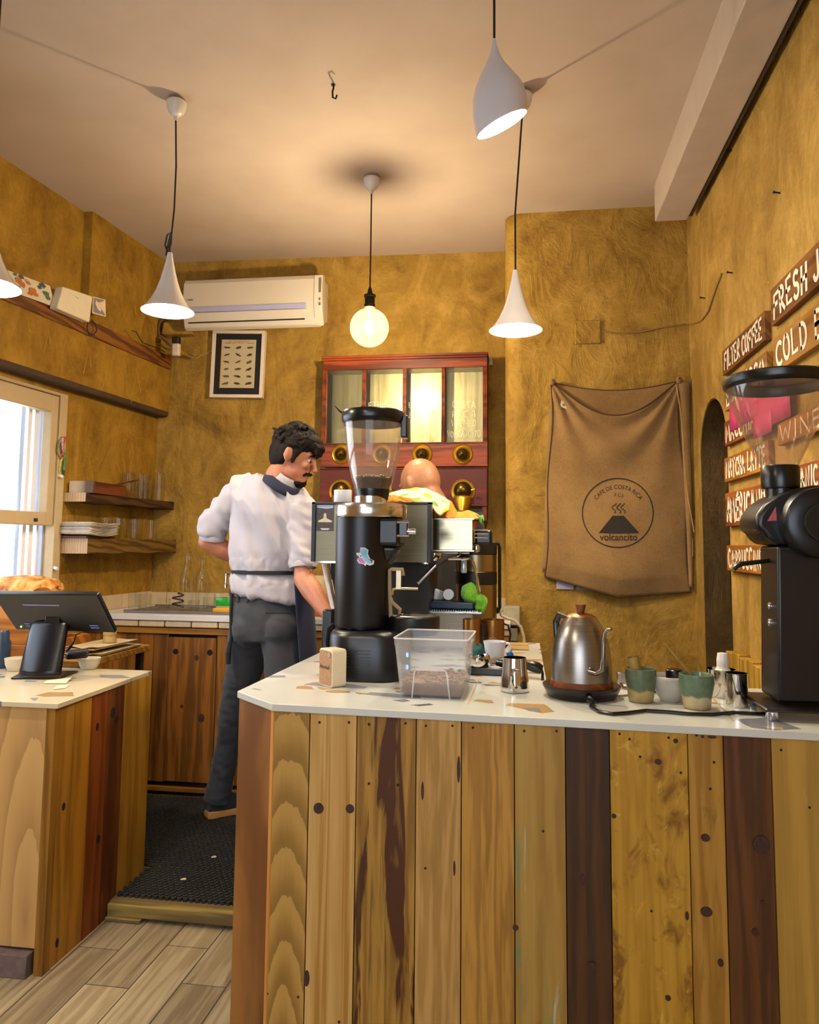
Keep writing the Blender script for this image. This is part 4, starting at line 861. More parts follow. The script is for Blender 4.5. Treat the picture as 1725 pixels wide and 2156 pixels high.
# ---- tall cylinder grinder with glass hopper
gy = 2.22; G0 = at(764, 1425, gy); s_ = mpp(at(770, 1200, gy)); gx = at(764, 1250, gy).x
t_ = thing('coffee_grinder', 'tall black cylindrical coffee grinder with a clear bean hopper in the middle of the bar', 'coffee grinder', (gx, gy, HC))
Z = lambda py: zy(py, 770, gy)
o = V((gx, gy, 0))
m = MB()                                                 # low broad foot, rounded front
ring = []
def stad(hw, hd, r, n=8):
    out = []
    for cx_, cy_, a0 in ((hw - r, hd - r, 0), (-hw + r, hd - r, 90), (-hw + r, -hd + r, 180), (hw - r, -hd + r, 270)):
        out += [(cx_ + r * math.cos(math.radians(a0 + 90 * i / n)), cy_ + r * math.sin(math.radians(a0 + 90 * i / n))) for i in range(n + 1)]
    return out
fo = V((gx + .026, gy, 0))
for hw, hd, z_ in ((.108, .112, HC), (.112, .116, HC + .012), (.110, .114, Z(1335)), (.105, .108, Z(1325)), (.10, .10, Z(1322))): ring.append([fo + V((a, b, z_)) for a, b in stad(hw, hd, .075)])
m.loft(ring); m.build('foot', blackm, t_, W=True, smooth=50)
m = MB()
for k in range(6):
    for x0 in (-.062, .0): m.bx(fo.x + x0 - .02, fo.x + x0 + .022, gy - .1172, gy - .112, HC + .04 + k * .009, HC + .0425 + k * .009)
m.build('vent_slots', plain('vent_grey', '#2c2c30', .5), t_, W=True)
m = MB(); m.lathe([(.05, Z(1326)), (.05, Z(1318))], 24, o); m.lathe([(0, Z(1318)), (.080, Z(1318)), (.082, Z(1312)), (.082, Z(1090)), (0, Z(1090))], 48, o)
m.build('body', blackm, t_, W=True)
m = MB(); m.bx(gx + .03, gx + .118, gy - .055, gy + .06, Z(1150), Z(1090)); m.hexa([(gx + .05, gy - .03, Z(1186)), (gx + .085, gy - .03, Z(1186)), (gx + .085, gy + .03, Z(1186)), (gx + .05, gy + .03, Z(1186)), (gx + .05, gy - .045, Z(1150)), (gx + .115, gy - .045, Z(1150)), (gx + .115, gy + .05, Z(1150)), (gx + .05, gy + .05, Z(1150))])
m.build('head', blackm, t_, W=True, bevel=.012, seg=3)
ch = V((gx + .022, gy, 0)); m = MB(); m.lathe([(0, Z(1090)), (.104, Z(1090)), (.106, Z(1087)), (.106, Z(1066)), (.103, Z(1062)), (.05, Z(1058)), (.05, Z(1046)), (.046, Z(1044)), (0, Z(1044))], 56, ch); m.build('chrome_collar', brushed('collar_steel', '#dcdad8', .2, (50, 50, 1)), t_, W=True)
hx = V((at(785, 1000, gy).x, gy, 0)); m = MB(); m.lathe([(.046, Z(1062)), (.048, Z(1048)), (.052, Z(1036)), (.0525, Z(1031)), (.050, Z(1031))], 40, hx); m.build('hopper_neck', satinblack, t_, W=True)
hp = [(.051, 1034), (.061, 1012), (.069, 992), (.078, 962), (.084, 930), (.0885, 900), (.0905, 884)]
m = MB(); m.lathe([(r, Z(p)) for r, p in hp] + [(r - .0025, Z(p)) for r, p in hp[::-1]], 48, hx); m.build('hopper', hopc, t_, W=True, smooth=60)
m = MB(); m.lathe([(.0875, Z(895)), (.0935, Z(889)), (.0955, Z(884)), (.0955, Z(871)), (.093, Z(868)), (.072, Z(867)), (.07, Z(872)), (.083, Z(876)), (.084, Z(893)), (.0875, Z(895))], 56, hx); m.build('hopper_rim', satinblack, t_, W=True)
m = MB(); m.bx(hx.x + .086, hx.x + .106, gy - .02, gy + .02, Z(924), Z(877)); m.build('lid_catch', satinblack, t_, W=True, bevel=.004)
m = MB()
for k, (ax_, bx_, ap, bp_) in enumerate(((-.085, -.115, 874, 856), (-.050, -.03, 870, 856))): m.tube([hx + V((ax_, -.02, Z(ap))), hx + V(((ax_ + bx_) / 2, -.02, Z((ap + bp_) / 2 + 2))), hx + V((bx_, -.02, Z(bp_)))], [.004, .003, .001], 6)
m.build('lid_straps', satinblack, t_, W=True)
m = MB(); m.lathe([(0, Z(1034)), (.048, Z(1033)), (.060, Z(1009)), (.059, Z(1007)), (.03, Z(1004)), (0, Z(1003))], 40, hx)
for v in m.bm.verts: v.co += V((noise.noise(v.co * 90), noise.noise(v.co * 90 + V((5, 0, 0))), noise.noise(v.co * 90 + V((0, 5, 0))))) * .0015
rr = random.Random(3)
for i in range(120):
    a = rr.uniform(0, 2 * pi); r = .054 * math.sqrt(rr.random()); m.ball(hx + V((r * math.cos(a), r * math.sin(a), Z(1007) + rr.uniform(-.001, .004))), (.0062, .0042, .004), 6, Matrix.Rotation(rr.uniform(0, 6), 4, 'Z'))
be = m.build('coffee_beans', beanm, t_, W=True); be['kind'] = 'stuff'
# adjusting knob, fork and catch tray
kx = at(850, 1113, gy - .06); m = MB(); m.bx(kx.x - .012, kx.x + .014, gy - .075, gy - .05, Z(1130), Z(1097)); m.build('dial_block', satinblack, t_, W=True, bevel=.003)
m = MB()
for p in (1101, 1128): m = MB(); m.cyl((kx.x - .016, gy - .078, Z(p)), (kx.x + .018, gy - .078, Z(p)), .0034, n=10); m.build('dial_bar', chrome, t_, W=True)
m = MB(); m.cyl((kx.x + .012, gy - .066, Z(1119)), (kx.x + .036, gy - .066, Z(1119)), .0085, n=20); m.build('dial_knob', chrome, t_, W=True)
fm = plain('fork_metal', '#b5a383', .35, .6, var=.05); fx0 = gx + .082
def bar3(m, pts, r=.006): m.tube(pts, r, 8)
m = MB(); yb = gy - .03
def FP(px, py, dy=0): return at(px, py, yb + dy)
bar3(m, [FP(823, 1300), FP(821, 1240), FP(821, 1200), FP(826, 1198), FP(848, 1199), FP(849, 1212)], .0058)
bar3(m, [FP(821, 1255), FP(826, 1268), FP(843, 1284), FP(841, 1292)], .0055)
m.bx(FP(835, 1200).x, FP(845, 1200).x, yb - .004, yb + .004, FP(840, 1240).z, FP(840, 1199).z)
bar3(m, [FP(826, 1252), FP(828, 1241), FP(836, 1239), FP(880, 1240)], .0035)
m.build('portafilter_fork', fm, t_, W=True)
m = MB(); tc = at(872, 1310, gy + .0); m.lathe([(0, Z(1331)), (.072, Z(1331)), (.075, Z(1326)), (.075, Z(1296)), (.072, Z(1293)), (.062, Z(1291)), (.060, Z(1294)), (0, Z(1294))], 40, (tc.x, gy, 0)); m.build('catch_tray', blackm, t_, W=True)
m = MB(); m.cyl((tc.x - .03, gy - .005, Z(1292)), (tc.x - .03, gy - .005, Z(1289)), .022, n=24); m.build('tray_disc', chrome, t_, W=True)
blue = emit('blue_indicator', (.08, .2, 1), 6); m = MB()
for k, p in enumerate((1373, 1398)):
    m = MB(); m.cyl((fo.x + .109, gy - .03, Z(p)), (fo.x + .116, gy - .03, Z(p)), .006, n=14); m.build('button', blue, t_, W=True)
m = MB(); m.tube([(gx - .085, gy + .0, Z(1316)), (gx - .10, gy + .0, Z(1325)), (gx - .104, gy, Z(1352)), (gx - .10, gy + .01, HC + .03)], .006, 8); m.build('power_lead', satinblack, t_, W=True)
# sticker
sp_ = at(777, 1172, gy - .082); t2 = thing('sticker', 'small pastel blue and pink sticker on the black grinder body', 'sticker', sp_)
def stp(px, py, off=.0008):
    x = gx + (px - 764) * s_; d = math.sqrt(max(0, (.082 + off) ** 2 - (x - gx) ** 2)); return V((x, gy - d, zy(py, px, gy - d)))
def stick(name, outline, mat, off):
    m = MB(); c_ = V((sum(p[0] for p in outline) / len(outline), sum(p[1] for p in outline) / len(outline))); cv = m.bm.verts.new(stp(c_.x, c_.y, off)); ov = m.vs([stp(a, b, off) for a, b in outline])
    for i in range(len(ov)): m.face([cv, ov[i], ov[(i + 1) % len(ov)]])
    return m.build(name, mat, t2, W=True, smooth=0)
stick('backing', [(770, 1153), (779, 1153), (786, 1158), (785, 1166), (789, 1176), (797, 1181), (796, 1188), (789, 1191), (782, 1188), (781, 1192), (776, 1188), (767, 1186), (763, 1179), (768, 1173), (762, 1168), (762, 1164), (769, 1164)], plain('sticker_white', '#d8d6e0', .4), .0006)
stick('blue_patch', [(771, 1156), (778, 1155), (784, 1159), (783, 1167), (787, 1177), (793, 1183), (788, 1188), (780, 1182), (774, 1172), (770, 1163)], plain('sticker_blue', '#79b6cf', .4, var=.2, scale=60), .0012)
stick('pink_patch', [(768, 1174), (774, 1175), (780, 1184), (778, 1188), (769, 1184), (765, 1179)], plain('sticker_pink', '#c46ab4', .4, var=.2), .0014)
# ---- small cream speaker
b0, b1, b2 = atz(671, 1442, HC), atz(699, 1450, HC), atz(721, 1446, HC)
ex = (b1 - b0); wS = ex.length; ex.normalize(); ey = V((-ex.y, ex.x, 0)); dS = .046; hS = .100
t_ = thing('speaker', 'small cream portable speaker with a tan grille at the left of the bar', 'speaker', (b0 + b1) / 2)
M = Matrix(((ex.x, ey.x, 0, b0.x), (ex.y, ey.y, 0, b0.y), (0, 0, 1, HC), (0, 0, 0, 1)))
def rrect(w_, h_, r, n=5): return [(w_ / 2 + (w_ / 2 - r) * sx + r * math.cos(math.radians(a0 + 90 * i / n)), h_ / 2 + (h_ / 2 - r) * sy + r * math.sin(math.radians(a0 + 90 * i / n))) for sx, sy, a0 in ((1, 1, 0), (-1, 1, 90), (-1, -1, 180), (1, -1, 270)) for i in range(n + 1)]
cream = plain('speaker_cream', '#d3c6a6', .5, var=.03)
m = MB(); m.prism(rrect(wS, hS, .010), 0, dS, P=lambda a, b, d: M @ V((a, d, b))); m.build('case', cream, t_, W=True, bevel=.003, seg=3)
m = MB(); m.prism([(a * .88 + wS * .06, b * .90 + hS * .05) for a, b in rrect(wS, hS, .009)], -.0012, .001, P=lambda a, b, d: M @ V((a, d, b)))
t = NT('speaker_grille'); ch_ = t.add('TexVoronoi', Vector=t.mapping((420, 420, 420)), Scale=1); t.col(t.ramp(ch_.outputs['Distance'], [(.2, '#7a5233'), (.5, '#b08860')])); gm = t.set(Roughness=.7)
m.build('grille', gm, t_, W=True)
m = MB(); m.prism([(wS * .80 + .0055 * math.cos(2 * pi * i / 18), hS * .86 + .0075 * math.sin(2 * pi * i / 18)) for i in range(18)], -.003, 0, P=lambda a, b, d: M @ V((a, d, b))); m.build('power_button', plain('button_gold', '#c9a684', .3, .5), t_, W=True)
me = text_mesh('Marshall', .0145, shear=.3, bold=.0003); map_mesh(me, lambda a, b: M @ V((wS * .45 + a, -.0017, hS * .52 + b))); link('logo', me, plain('logo_bronze', '#5a3310', .5, .3), t_, W=True, smooth=0)
# small dark terminal behind it
q = atz(698, 1352, HC); p = at(692, 1312, 2.5); m = MB(); m.bx(p.x - .018, p.x + .018, 2.48, 2.53, HC, at(692, 1283, 2.5).z)
tag(m.build('dark_canister', satinblack, base=True, bevel=.005), 'small matt black square canister behind the cylinder grinder, by the barista hand', 'canister')
# ---- plastic tub of beans
fl, fr, br = atz(842, 1467, HC), atz(974, 1473, HC), atz(988, 1434, HC)
cx_ = (fl + br) / 2; wT = (fr - fl).length; ex = (fr - fl).normalized(); ey = V((-ex.y, ex.x, 0)); dT = .185
ztop = at(828, 1343, fl.y).z; hT = at(905, 1345, fl.y - .005).z - HC
T0 = (fl + fr) / 2 + ey * dT / 2
t_ = thing('plastic_tub', 'open translucent plastic tub with coffee beans in it', 'tub', (T0.x, T0.y, HC), math.atan2(ex.y, ex.x))
tub = clear('milky_plastic', (.95, .96, .97), haze=.13, hazecol=(.80, .82, .84), gloss=.07)
def trect(w_, d_, r=.012): return [(a - w_ / 2, b - d_ / 2) for a, b in rrect(w_, d_, r, 4)]
def tring(k, z_, ins=0): w_ = wT * (1 + .17 * k) - ins * 2; d_ = dT * (1 + .15 * k) - ins * 2; return [V((a, b, z_)) for a, b in trect(w_, d_)]
m = MB(); R_ = [tring(0, .003), tring(0, 0), tring(1, hT - .018), tring(1.12, hT - .017), tring(1.15, hT), tring(1.0, hT), tring(1.0, hT - .016, .002), tring(0, .005, .002)]
m.loft(R_[1:8], cap=False); m.face(m.vs(R_[1])[::-1]); m.face(m.vs(R_[7])); m.build('tub_shell', tub, t_, smooth=40)
m = MB(); yf = lambda z_: -dT / 2 * (1 + .15 * z_ / hT) - .0016
def arch(x, z_): return V((x, yf(z_), z_))
m.tube([arch(-wT * .30, .0), arch(-wT * .26, .062), arch(-wT * .23, .070), arch(wT * .23, .070), arch(wT * .26, .062), arch(wT * .30, .0)], .002, 6); rib_ = clear('milky_rib', (.96, .96, .97), haze=.6, hazecol=(.85, .86, .88), gloss=.1); m.build('raised_arch', rib_, t_)
m = MB(); rg = tring(1.13, hT); m.tube([p_ for p_ in rg] + [rg[0], rg[1]], .0022, 6); rm_ = m.build('rim', rib_, t_)
m = MB(); rr = random.Random(5)
m.loft([tring(0, .006, .005), tring(.28, .036, .006)])
for i in range(420):
    x = rr.uniform(-.5, .5) * (wT - .008); yv = rr.uniform(-.5, .5) * (dT - .01); m.ball((x, yv, .036 + rr.uniform(-.003, .005) + .005 * math.sin(x * 40)), (.0055, .0038, .0036), 6, Matrix.Rotation(rr.uniform(0, 6), 4, 'Z') @ Matrix.Rotation(rr.uniform(-.6, .6), 4, 'X'))
for i in range(170):
    x = rr.uniform(-.5, .5) * (wT - .012); z_ = rr.uniform(.008, .034); m.ball((x, -dT / 2 + .007 - .012 * z_, z_), (.0055, .003, .0037), 6, Matrix.Rotation(rr.uniform(-1, 1), 4, 'Y'))
be = m.build('coffee_beans', beanl, t_); be['kind'] = 'stuff'
# ---- milk pitcher
p = atz(1084, 1461, HC); p.y += .035; s_ = mpp(p); p.x = at(1084, 1440, p.y).x; hP = at(1084, 1384, p.y).z - HC
t_ = thing('milk_pitcher', 'polished steel milk pitcher on the bar between the tub and the kettle', 'pitcher', p)
m = MB(); m.lathe([(0, .002), (.0335, 0), (.037, .003), (.0375, .012), (.036, .03), (.032, .06), (.0305, hP), (.0290, hP), (.031, .06), (.034, .02), (0, .006)], 48); m.build('body', chrome, t_, smooth=50)
m = MB(); m.tube([(.010, -.034, hP - .028), (-.004, -.048, hP - .026), (-.008, -.058, hP - .04), (-.008, -.058, .028), (-.002, -.05, .016), (.004, -.038, .016)], .0045, 10); m.build('handle', chrome, t_)
# ---- gooseneck kettle
p = atz(1225, 1466, HC); s_ = mpp(p); t_ = thing('gooseneck_kettle', 'brushed steel gooseneck kettle with wooden trim', 'kettle', p + V((0, 0, .0265)))
kb = thing('kettle_base', 'round black electric kettle base under the steel kettle', 'kettle base', p)
m = MB(); m.lathe([(0, .001), (.080, 0), (.086, .003), (.098, .026), (.0985, .030), (.092, .031), (.084, .0265), (0, .0265)], 56); m.build('base_body', satinblack, kb, smooth=45)
m = MB(); m.lathe([(.0785, .0002), (.078, .0165), (.0755, .0175)], 56); m.lathe([(0, .0002), (.0785, .0002)], 56); m.build('wood_ring', wood('kettle_wood', '#6f3a17', '#8d4f22', wave=14, seed=70, grain='x'), t_, smooth=45)
m = MB(); m.lathe([(.0765, .017), (.0765, .024), (.0760, .055), (.073, .085), (.0675, .115), (.0595, .14), (.049, .160), (.0385, .173), (.0375, .175)], 64); m.build('body', brushed('kettle_steel', '#968f88', .31, (1, 1, 50)), t_, smooth=60)
m = MB(); m.lathe([(.0378, .1745), (.030, .1805), (.016, .1845), (0, .185)], 48); m.build('lid', brushed('lid_copper', '#a97a4c', .3), t_, smooth=60)
m = MB(); m.lathe([(0, .184), (.0085, .184), (.0095, .187), (.0135, .204), (.013, .206), (0, .206)], 24); m.build('lid_knob', wood('knob_wood', '#5a2f16', '#7c4824', wave=16, seed=71), t_, smooth=40)
sx_ = .016; m = MB(); m.ball((sx_, -.073, .050), (.010, .007, .009), 14); m.tube([(sx_ - .001, -.075, .048), (sx_ + .014, -.092, .0465), (sx_ + .026, -.099, .056), (sx_ + .029, -.100, .085), (sx_ + .031, -.100, .12), (sx_ + .034, -.101, .145), (sx_ + .040, -.106, .155), (sx_ + .048, -.113, .156)], [.0075, .0062, .0055, .0050, .0047, .0044, .0042, .0042], 14); m.build('spout', brushed('spout_steel', '#8f8a86', .2), t_, smooth=60)
m = MB(); m.tube([(-.03, .045, .168), (-.05, .085, .172), (-.058, .11, .15), (-.055, .108, .08), (-.045, .08, .035)], [.006, .008, .009, .008, .006], 10); m.build('handle', satinblack, t_)
m = MB()
for k in range(3): m.ball((-.013 + .011 * k, -.0395, .169), (.0018, .0012, .0018), 8)
m.build('vent_holes', plain('vent_dark', '#0c0b0a', .8), t_)
zc = HC + .005
c_ = [p + V((.010, -.098, .012 - .0)), p + V((.022, -.112, .008))]
cpts = [atz(px, py, zc) for px, py in ((1244, 1487), (1262, 1498), (1290, 1503), (1320, 1501), (1360, 1496), (1410, 1499), (1450, 1503), (1500, 1504), (1545, 1500), (1600, 1503), (1640, 1500))]
m = MB(); m.tube([V((c_[0].x, c_[0].y, HC + .012)), V((c_[1].x, c_[1].y, HC + .008))] + cpts, [.009, .006] + [.0042] * 11, 8)
m.build('power_lead', satinblack, kb, W=True)
# ---- green-glazed cups, bowl, tins
def glaze(name, top, low, zc_, seed):
    t = NT(name); sp = t.add('SeparateXYZ', Vector=t.tc).outputs; n_ = t.noise(t.mapping((1, 1, .2), loc=(seed, 0, 0)), 22, 2)
    f_ = t.math('ADD', sp[2], t.math('MULTIPLY', t.math('SUBTRACT', n_, .5), .05)); r = t.add('MapRange', Value=f_); r.inputs[1].default_value = zc_ - .0025; r.inputs[2].default_value = zc_ + .0025
    n2 = t.noise(t.tc, 60, 3); tp = t.ramp(n2, [(.3, top), (.7, [x * 1.35 for x in lin(top)[:3]])]); lw2 = t.ramp(n2, [(.3, low), (.7, [x * 1.15 for x in lin(low)[:3]])])
    rim = t.add('MapRange', Value=f_); rim.inputs[1].default_value = .0; rim.inputs[2].default_value = 1
    t.col(t.mix(r.outputs[0], lw2, tp)); return t.set(Roughness=.22)
gl1 = glaze('green_glaze', '#515c48', '#a08a5a', .036, 1); gl2 = glaze('teal_glaze', '#52664f', '#b09d78', .034, 4)
def cup(name, label, px, py, r, h, mat, rb):
    q = atz(px, py, HC); q.y += rb; q.x = at(px, py - 20, q.y).x
    t_ = thing(name, label, 'cup', q, 0, 'glazed cups'); m = MB()
    m.lathe([(0, .003), (rb - .004, 0), (rb, .003), (rb * 1.08, h * .3), (r, h * .75), (r * 1.0, h), (r - .003, h + .001), (r - .005, h - .002), (rb, .012), (0, .008)], 44); m.build('cup_body', mat, t_, smooth=55); return t_, q
t1, q1 = cup('stoneware_cup', 'green-glazed stoneware cup holding a bamboo whisk handle, next to the kettle', 1350, 1482, .0375, .080, gl1, .030)
t2c, q2 = cup('stoneware_cup', 'green and sand glazed cup with a thin bamboo stick, nearer the tall grinder', 1468, 1497, .0405, .080, gl2, .031)
bam = wood('bamboo', '#8f7434', '#a88c48', wave=20, seed=73, amt=.2)
t_ = thing('bamboo_whisk', 'thick hollow bamboo whisk handle standing in the green cup by the kettle', 'whisk', q1 + V((-.004, 0, .013)))
m = MB(); a, b = V((-.003, .002, 0)), V((-.023, -.002, .098)); m.tube([q1 + V((-.002, 0, .013)), q1 + V((-.008, 0, .06)), q1 + V((-.018, 0, .108))], [.012, .0145, .0145], 20, cap=False); m.tube([q1 + V((-.018, 0, .108)), q1 + V((-.008, 0, .06))], [.0115, .0115], 20, cap=False); d = (q1 + V((-.018, 0, .108)), q1 + V((-.008, 0, .06)))
m.build('handle', bam, t_, W=True, smooth=50)
tip = at(1398, 1353, q2.y - .0); m = MB(); m.tube([q2 + V((.01, .005, .012)), q2 + V((-.016, 0, .083)), V((tip.x, q2.y, tip.z))], [.002, .002, .001], 8)
tag(m.build('bamboo_stick', bam, base=True), 'thin bamboo stick leaning out of the cup nearer the grinder', 'stick')
q = atz(1412, 1481, HC); q.y += .03; q.x = at(1412, 1460, q.y).x; t_ = thing('stoneware_bowl', 'pale grey ribbed stoneware bowl between the two green cups', 'bowl', q)
m = MB(); pr = [(0, .004), (.022, 0), (.025, .004), (.028, .008)] + [(.030 + .0185 * math.sin((i / 10) * pi / 2) + .0006 * (i % 2), .012 + .050 * i / 10) for i in range(11)] + [(.0465, .0635), (.0445, .061), (.03, .016), (0, .010)]
m.lathe(pr, 44); m.build('bowl_body', plain('grey_glaze', '#b0a99c', .3, var=.12, scale=40), t_, smooth=55)
m = MB(); m.lathe([(0, .012), (.019, .012), (.021, .016), (.021, .075), (.019, .077), (0, .077)], 32, q + V((.012, .008, 0))); tag(m.build('black_jar', satinblack, base=True), 'round black jar standing in the grey bowl', 'jar')
q = atz(1390, 1468, HC); m = MB(); m.bx(q.x - .03, q.x + .05, q.y + .055, q.y + .085, HC, HC + .035); tag(m.build('black_box', satinblack, base=True, bevel=.004), 'low black box on the bar behind the grey bowl', 'box')
q = atz(1312, 1452, HC); q.y += .02; t_ = thing('chrome_scoop', 'small steel scoop beside the left green cup and the kettle', 'scoop', q)
m = MB(); m.bx(-.012, .012, -.006, .012, .012, .042); m.build('cup_part', steel, t_, bevel=.002); m = MB(); m.tube([(-.004, -.004, .014), (.002, -.010, .004), (.02, -.018, .004)], .004, 8); m.build('handle', steel, t_)
def tin(label, px, py, r, h, rim):
    q = atz(px, py, HC); q.y += r; q.x = at(px, py - 20, q.y).x; t_ = thing('steel_tumbler', label, 'tumbler', q, 0, 'steel tumblers'); m = MB(); m.lathe([(0, .002), (r * .94, 0), (r * .97, .003), (r, h - .004), (r * 1.03, h), (r * .97, h), (r * .93, .006), (0, .006)], 44); m.build('tumbler_body', chrome, t_, smooth=55); return q
q3 = tin('wide steel tumbler holding a white bottle, behind the right green cup', 1520, 1472, .036, .070, 1)
q4 = tin('tall narrow steel tumbler nearest the tall grinder', 1552, 1492, .026, .080, 1)
t_ = thing('white_bottle', 'white bottle with a ribbed cap standing in the wide steel tumbler', 'bottle', q3 + V((.004, 0, .008))); m = MB(); m.lathe([(0, 0), (.019, 0), (.019, .06), (.014, .066), (0, .066)], 28); m.build('bottle_body', plain('bottle_white', '#d9d0c4', .35, var=.02), t_)
m = MB(); m.lathe([(.0155, .066)] + [(.0150 if i % 2 else .0142, .068 + .003 * i) for i in range(7)] + [(.0135, .092), (.012, .102), (0, .104)], 28); m.build('cap', plain('cap_white', '#e0d8cc', .35, var=.02), t_)
# ---- tall right-hand grinder
gy = 1.86; t_ = thing('shop_grinder', 'large black shop coffee grinder with a wide clear hopper at the right edge', 'coffee grinder', (at(1690, 1400, gy).x, gy + .05, HC))
def q_(px, py, y=gy): return at(px, py, y)
ymid = gy
X = lambda px, y=gy: at(px, 1300, y).x
Zr = lambda py, y=gy: at(1660, py, y).z
dkm = plain('grinder_black', '#08080a', .34, var=.2, scale=70)
m = MB(); y0, y1 = gy - .045, gy + .16
m.hexa([(X(1606, y0), y0, Zr(1502, y0)), (X(1606, y0) + .24, y0, Zr(1502, y0)), (X(1606, y0) + .24, y1, Zr(1502, y0)), (X(1606, y0), y1, Zr(1502, y0)), (X(1606, y0) + .003, y0 + .004, Zr(1494, y0)), (X(1606, y0) + .237, y0 + .004, Zr(1494, y0)), (X(1606, y0) + .237, y1, Zr(1494, y0)), (X(1606, y0) + .003, y1, Zr(1494, y0))])
m.build('base_plate', dkm, t_, W=True, bevel=.004)
for k, (xx, yy) in enumerate(((X(1606, y0) + .02, y0 + .02), (X(1606, y0) + .22, y0 + .02), (X(1606, y0) + .02, y1 - .02), (X(1606, y0) + .22, y1 - .02))):
    m = MB(); m.lathe([(0, HC), (.014, HC), (.015, HC + .002), (.015, Zr(1502, y0)), (0, Zr(1502, y0))], 24, (xx, yy, 0)); m.build('levelling_foot', chrome, t_, W=True)
m = MB(); xa, xb = X(1634), X(1643); zt, zb = Zr(1150), Zr(1480); yb2 = gy + .13
m.hexa([(xa, gy, zb), (xa + .17, gy, zb), (xa + .17, yb2, zb), (xa, yb2, zb), (xb, gy, zt), (xb + .16, gy, zt), (xb + .16, yb2, zt), (xb, yb2, zt)])
m.build('column', dkm, t_, W=True, bevel=.006, seg=3)
m = MB(); 
outl = [(1573, 1106), (1577, 1086), (1592, 1064), (1618, 1047), (1650, 1034), (1690, 1026), (1730, 1025), (1790, 1040), (1815, 1080), (1815, 1120), (1790, 1155), (1730, 1170), (1660, 1172), (1640, 1150), (1612, 1146), (1596, 1138), (1588, 1124), (1578, 1116)]
m.prism(outl, gy + .0, gy + .15, P=lambda a, b, d: V((at(a, b, gy + .07).x, d, at(a, b, gy + .07).z)))
m.build('motor_head', dkm, t_, W=True, bevel=.016, seg=4, smooth=50)
hc = at(1737, 1100, gy - .06); m = MB(); Mx = Matrix.Rotation(pi / 2, 4, 'X')
m.lathe([(0, .066), (.040, .066), (.042, .064), (.042, .060), (.070, .060), (.078, .054), (.080, .045), (.080, .0), (0, 0)], 56, V((hc.x, gy + .005, hc.z)), Mx); m.build('burr_housing', dkm, t_, W=True, smooth=40)
m = MB(); Mf = V((hc.x, gy - .0635, hc.z)); m.lathe([(.040, 0), (.043, .0), (.043, .003), (.040, .003), (.040, 0)], 40, Mf, Mx); m.build('housing_ring', plain('ring_green', '#1b2b26', .2), t_, W=True)
m = MB(); hz_ = V((at(1643, 1000, gy + .07).x, gy + .07, 0)); Zh = lambda py: at(1643, py, gy + .07).z
m.lathe([(.033, Zh(1050)), (.033, Zh(1030)), (.042, Zh(1029)), (.043, Zh(1026)), (.043, Zh(984)), (.041, Zh(981)), (.036, Zh(981))], 40, hz_); m.build('hopper_neck', satinblack, t_, W=True)
prr = [(.040, 984), (.052, 962), (.078, 915), (.098, 870), (.111, 835), (.118, 812)]
m = MB(); m.lathe([(r, Zh(p_)) for r, p_ in prr] + [(r - .0025, Zh(p_)) for r, p_ in prr[::-1]], 56, hz_); m.build('hopper', hopc, t_, W=True, smooth=60)
m = MB(); m.lathe([(.116, Zh(818)), (.121, Zh(814)), (.1235, Zh(808)), (.1235, Zh(796)), (.120, Zh(793)), (.112, Zh(793)), (.112, Zh(797)), (.114, Zh(800)), (.114, Zh(816))], 64, hz_); m.build('hopper_rim', satinblack, t_, W=True)
m = MB(); m.lathe([(0, Zh(794)), (.113, Zh(795)), (.1135, Zh(798)), (0, Zh(797))], 56, hz_); m.build('hopper_lid', clear('smoked_lid', (.45, .40, .36), gloss=.08), t_, W=True)
m = MB(); a_ = gy + .06; m.tube([at(1626, 1180, a_), at(1590, 1184, a_), at(1563, 1187, a_), at(1553, 1191, a_), at(1545, 1198, a_)], [.0055, .0055, .006, .0065, .006], 10); m.build('lever', satinblack, t_, W=True)
for k, (px, py) in enumerate(((1624, 1276), (1620, 1311))):
    yy = gy + .055; zz = at(px, py, yy).z; f_ = (zz - zb) / (zt - zb); xx = xa + (xb - xa) * f_; m = MB(); m.lathe([(0, 0), (.009, 0), (.0085, .004), (.006, .006), (0, .007)], 20, (xx, yy, zz), look((0, 0, 0), (-1, 0, 0))); m.build('push_button', chrome, t_, W=True)
m = MB()
tri = [(1616, 1097), (1636, 1096), (1634, 1066)]
yy = gy - .0006
outn = [V((at(a, b, gy).x, yy, at(a, b, gy).z)) for a, b in tri]
m.face(m.vs([p_ for p_ in outn])); mm = m.build('warning_sticker', plain('sticker_red', '#c25a64', .5, var=.35, scale=200), t_, W=True, smooth=0)
m = MB()
for k in range(6):
    for px0 in (1594, 1626):
        a = at(px0 + k * 2.6, 1113 + k * 5, gy); m.bx(a.x - .0045, a.x + .0045, gy - .0008, gy + .004, a.z - .001, a.z + .001)
m.build('vent_slots', plain('vent_dark', '#0c0b0a', .8), t_, W=True)
# ---- white papers beside the bench
q = atx(1590, 1425, .79); 
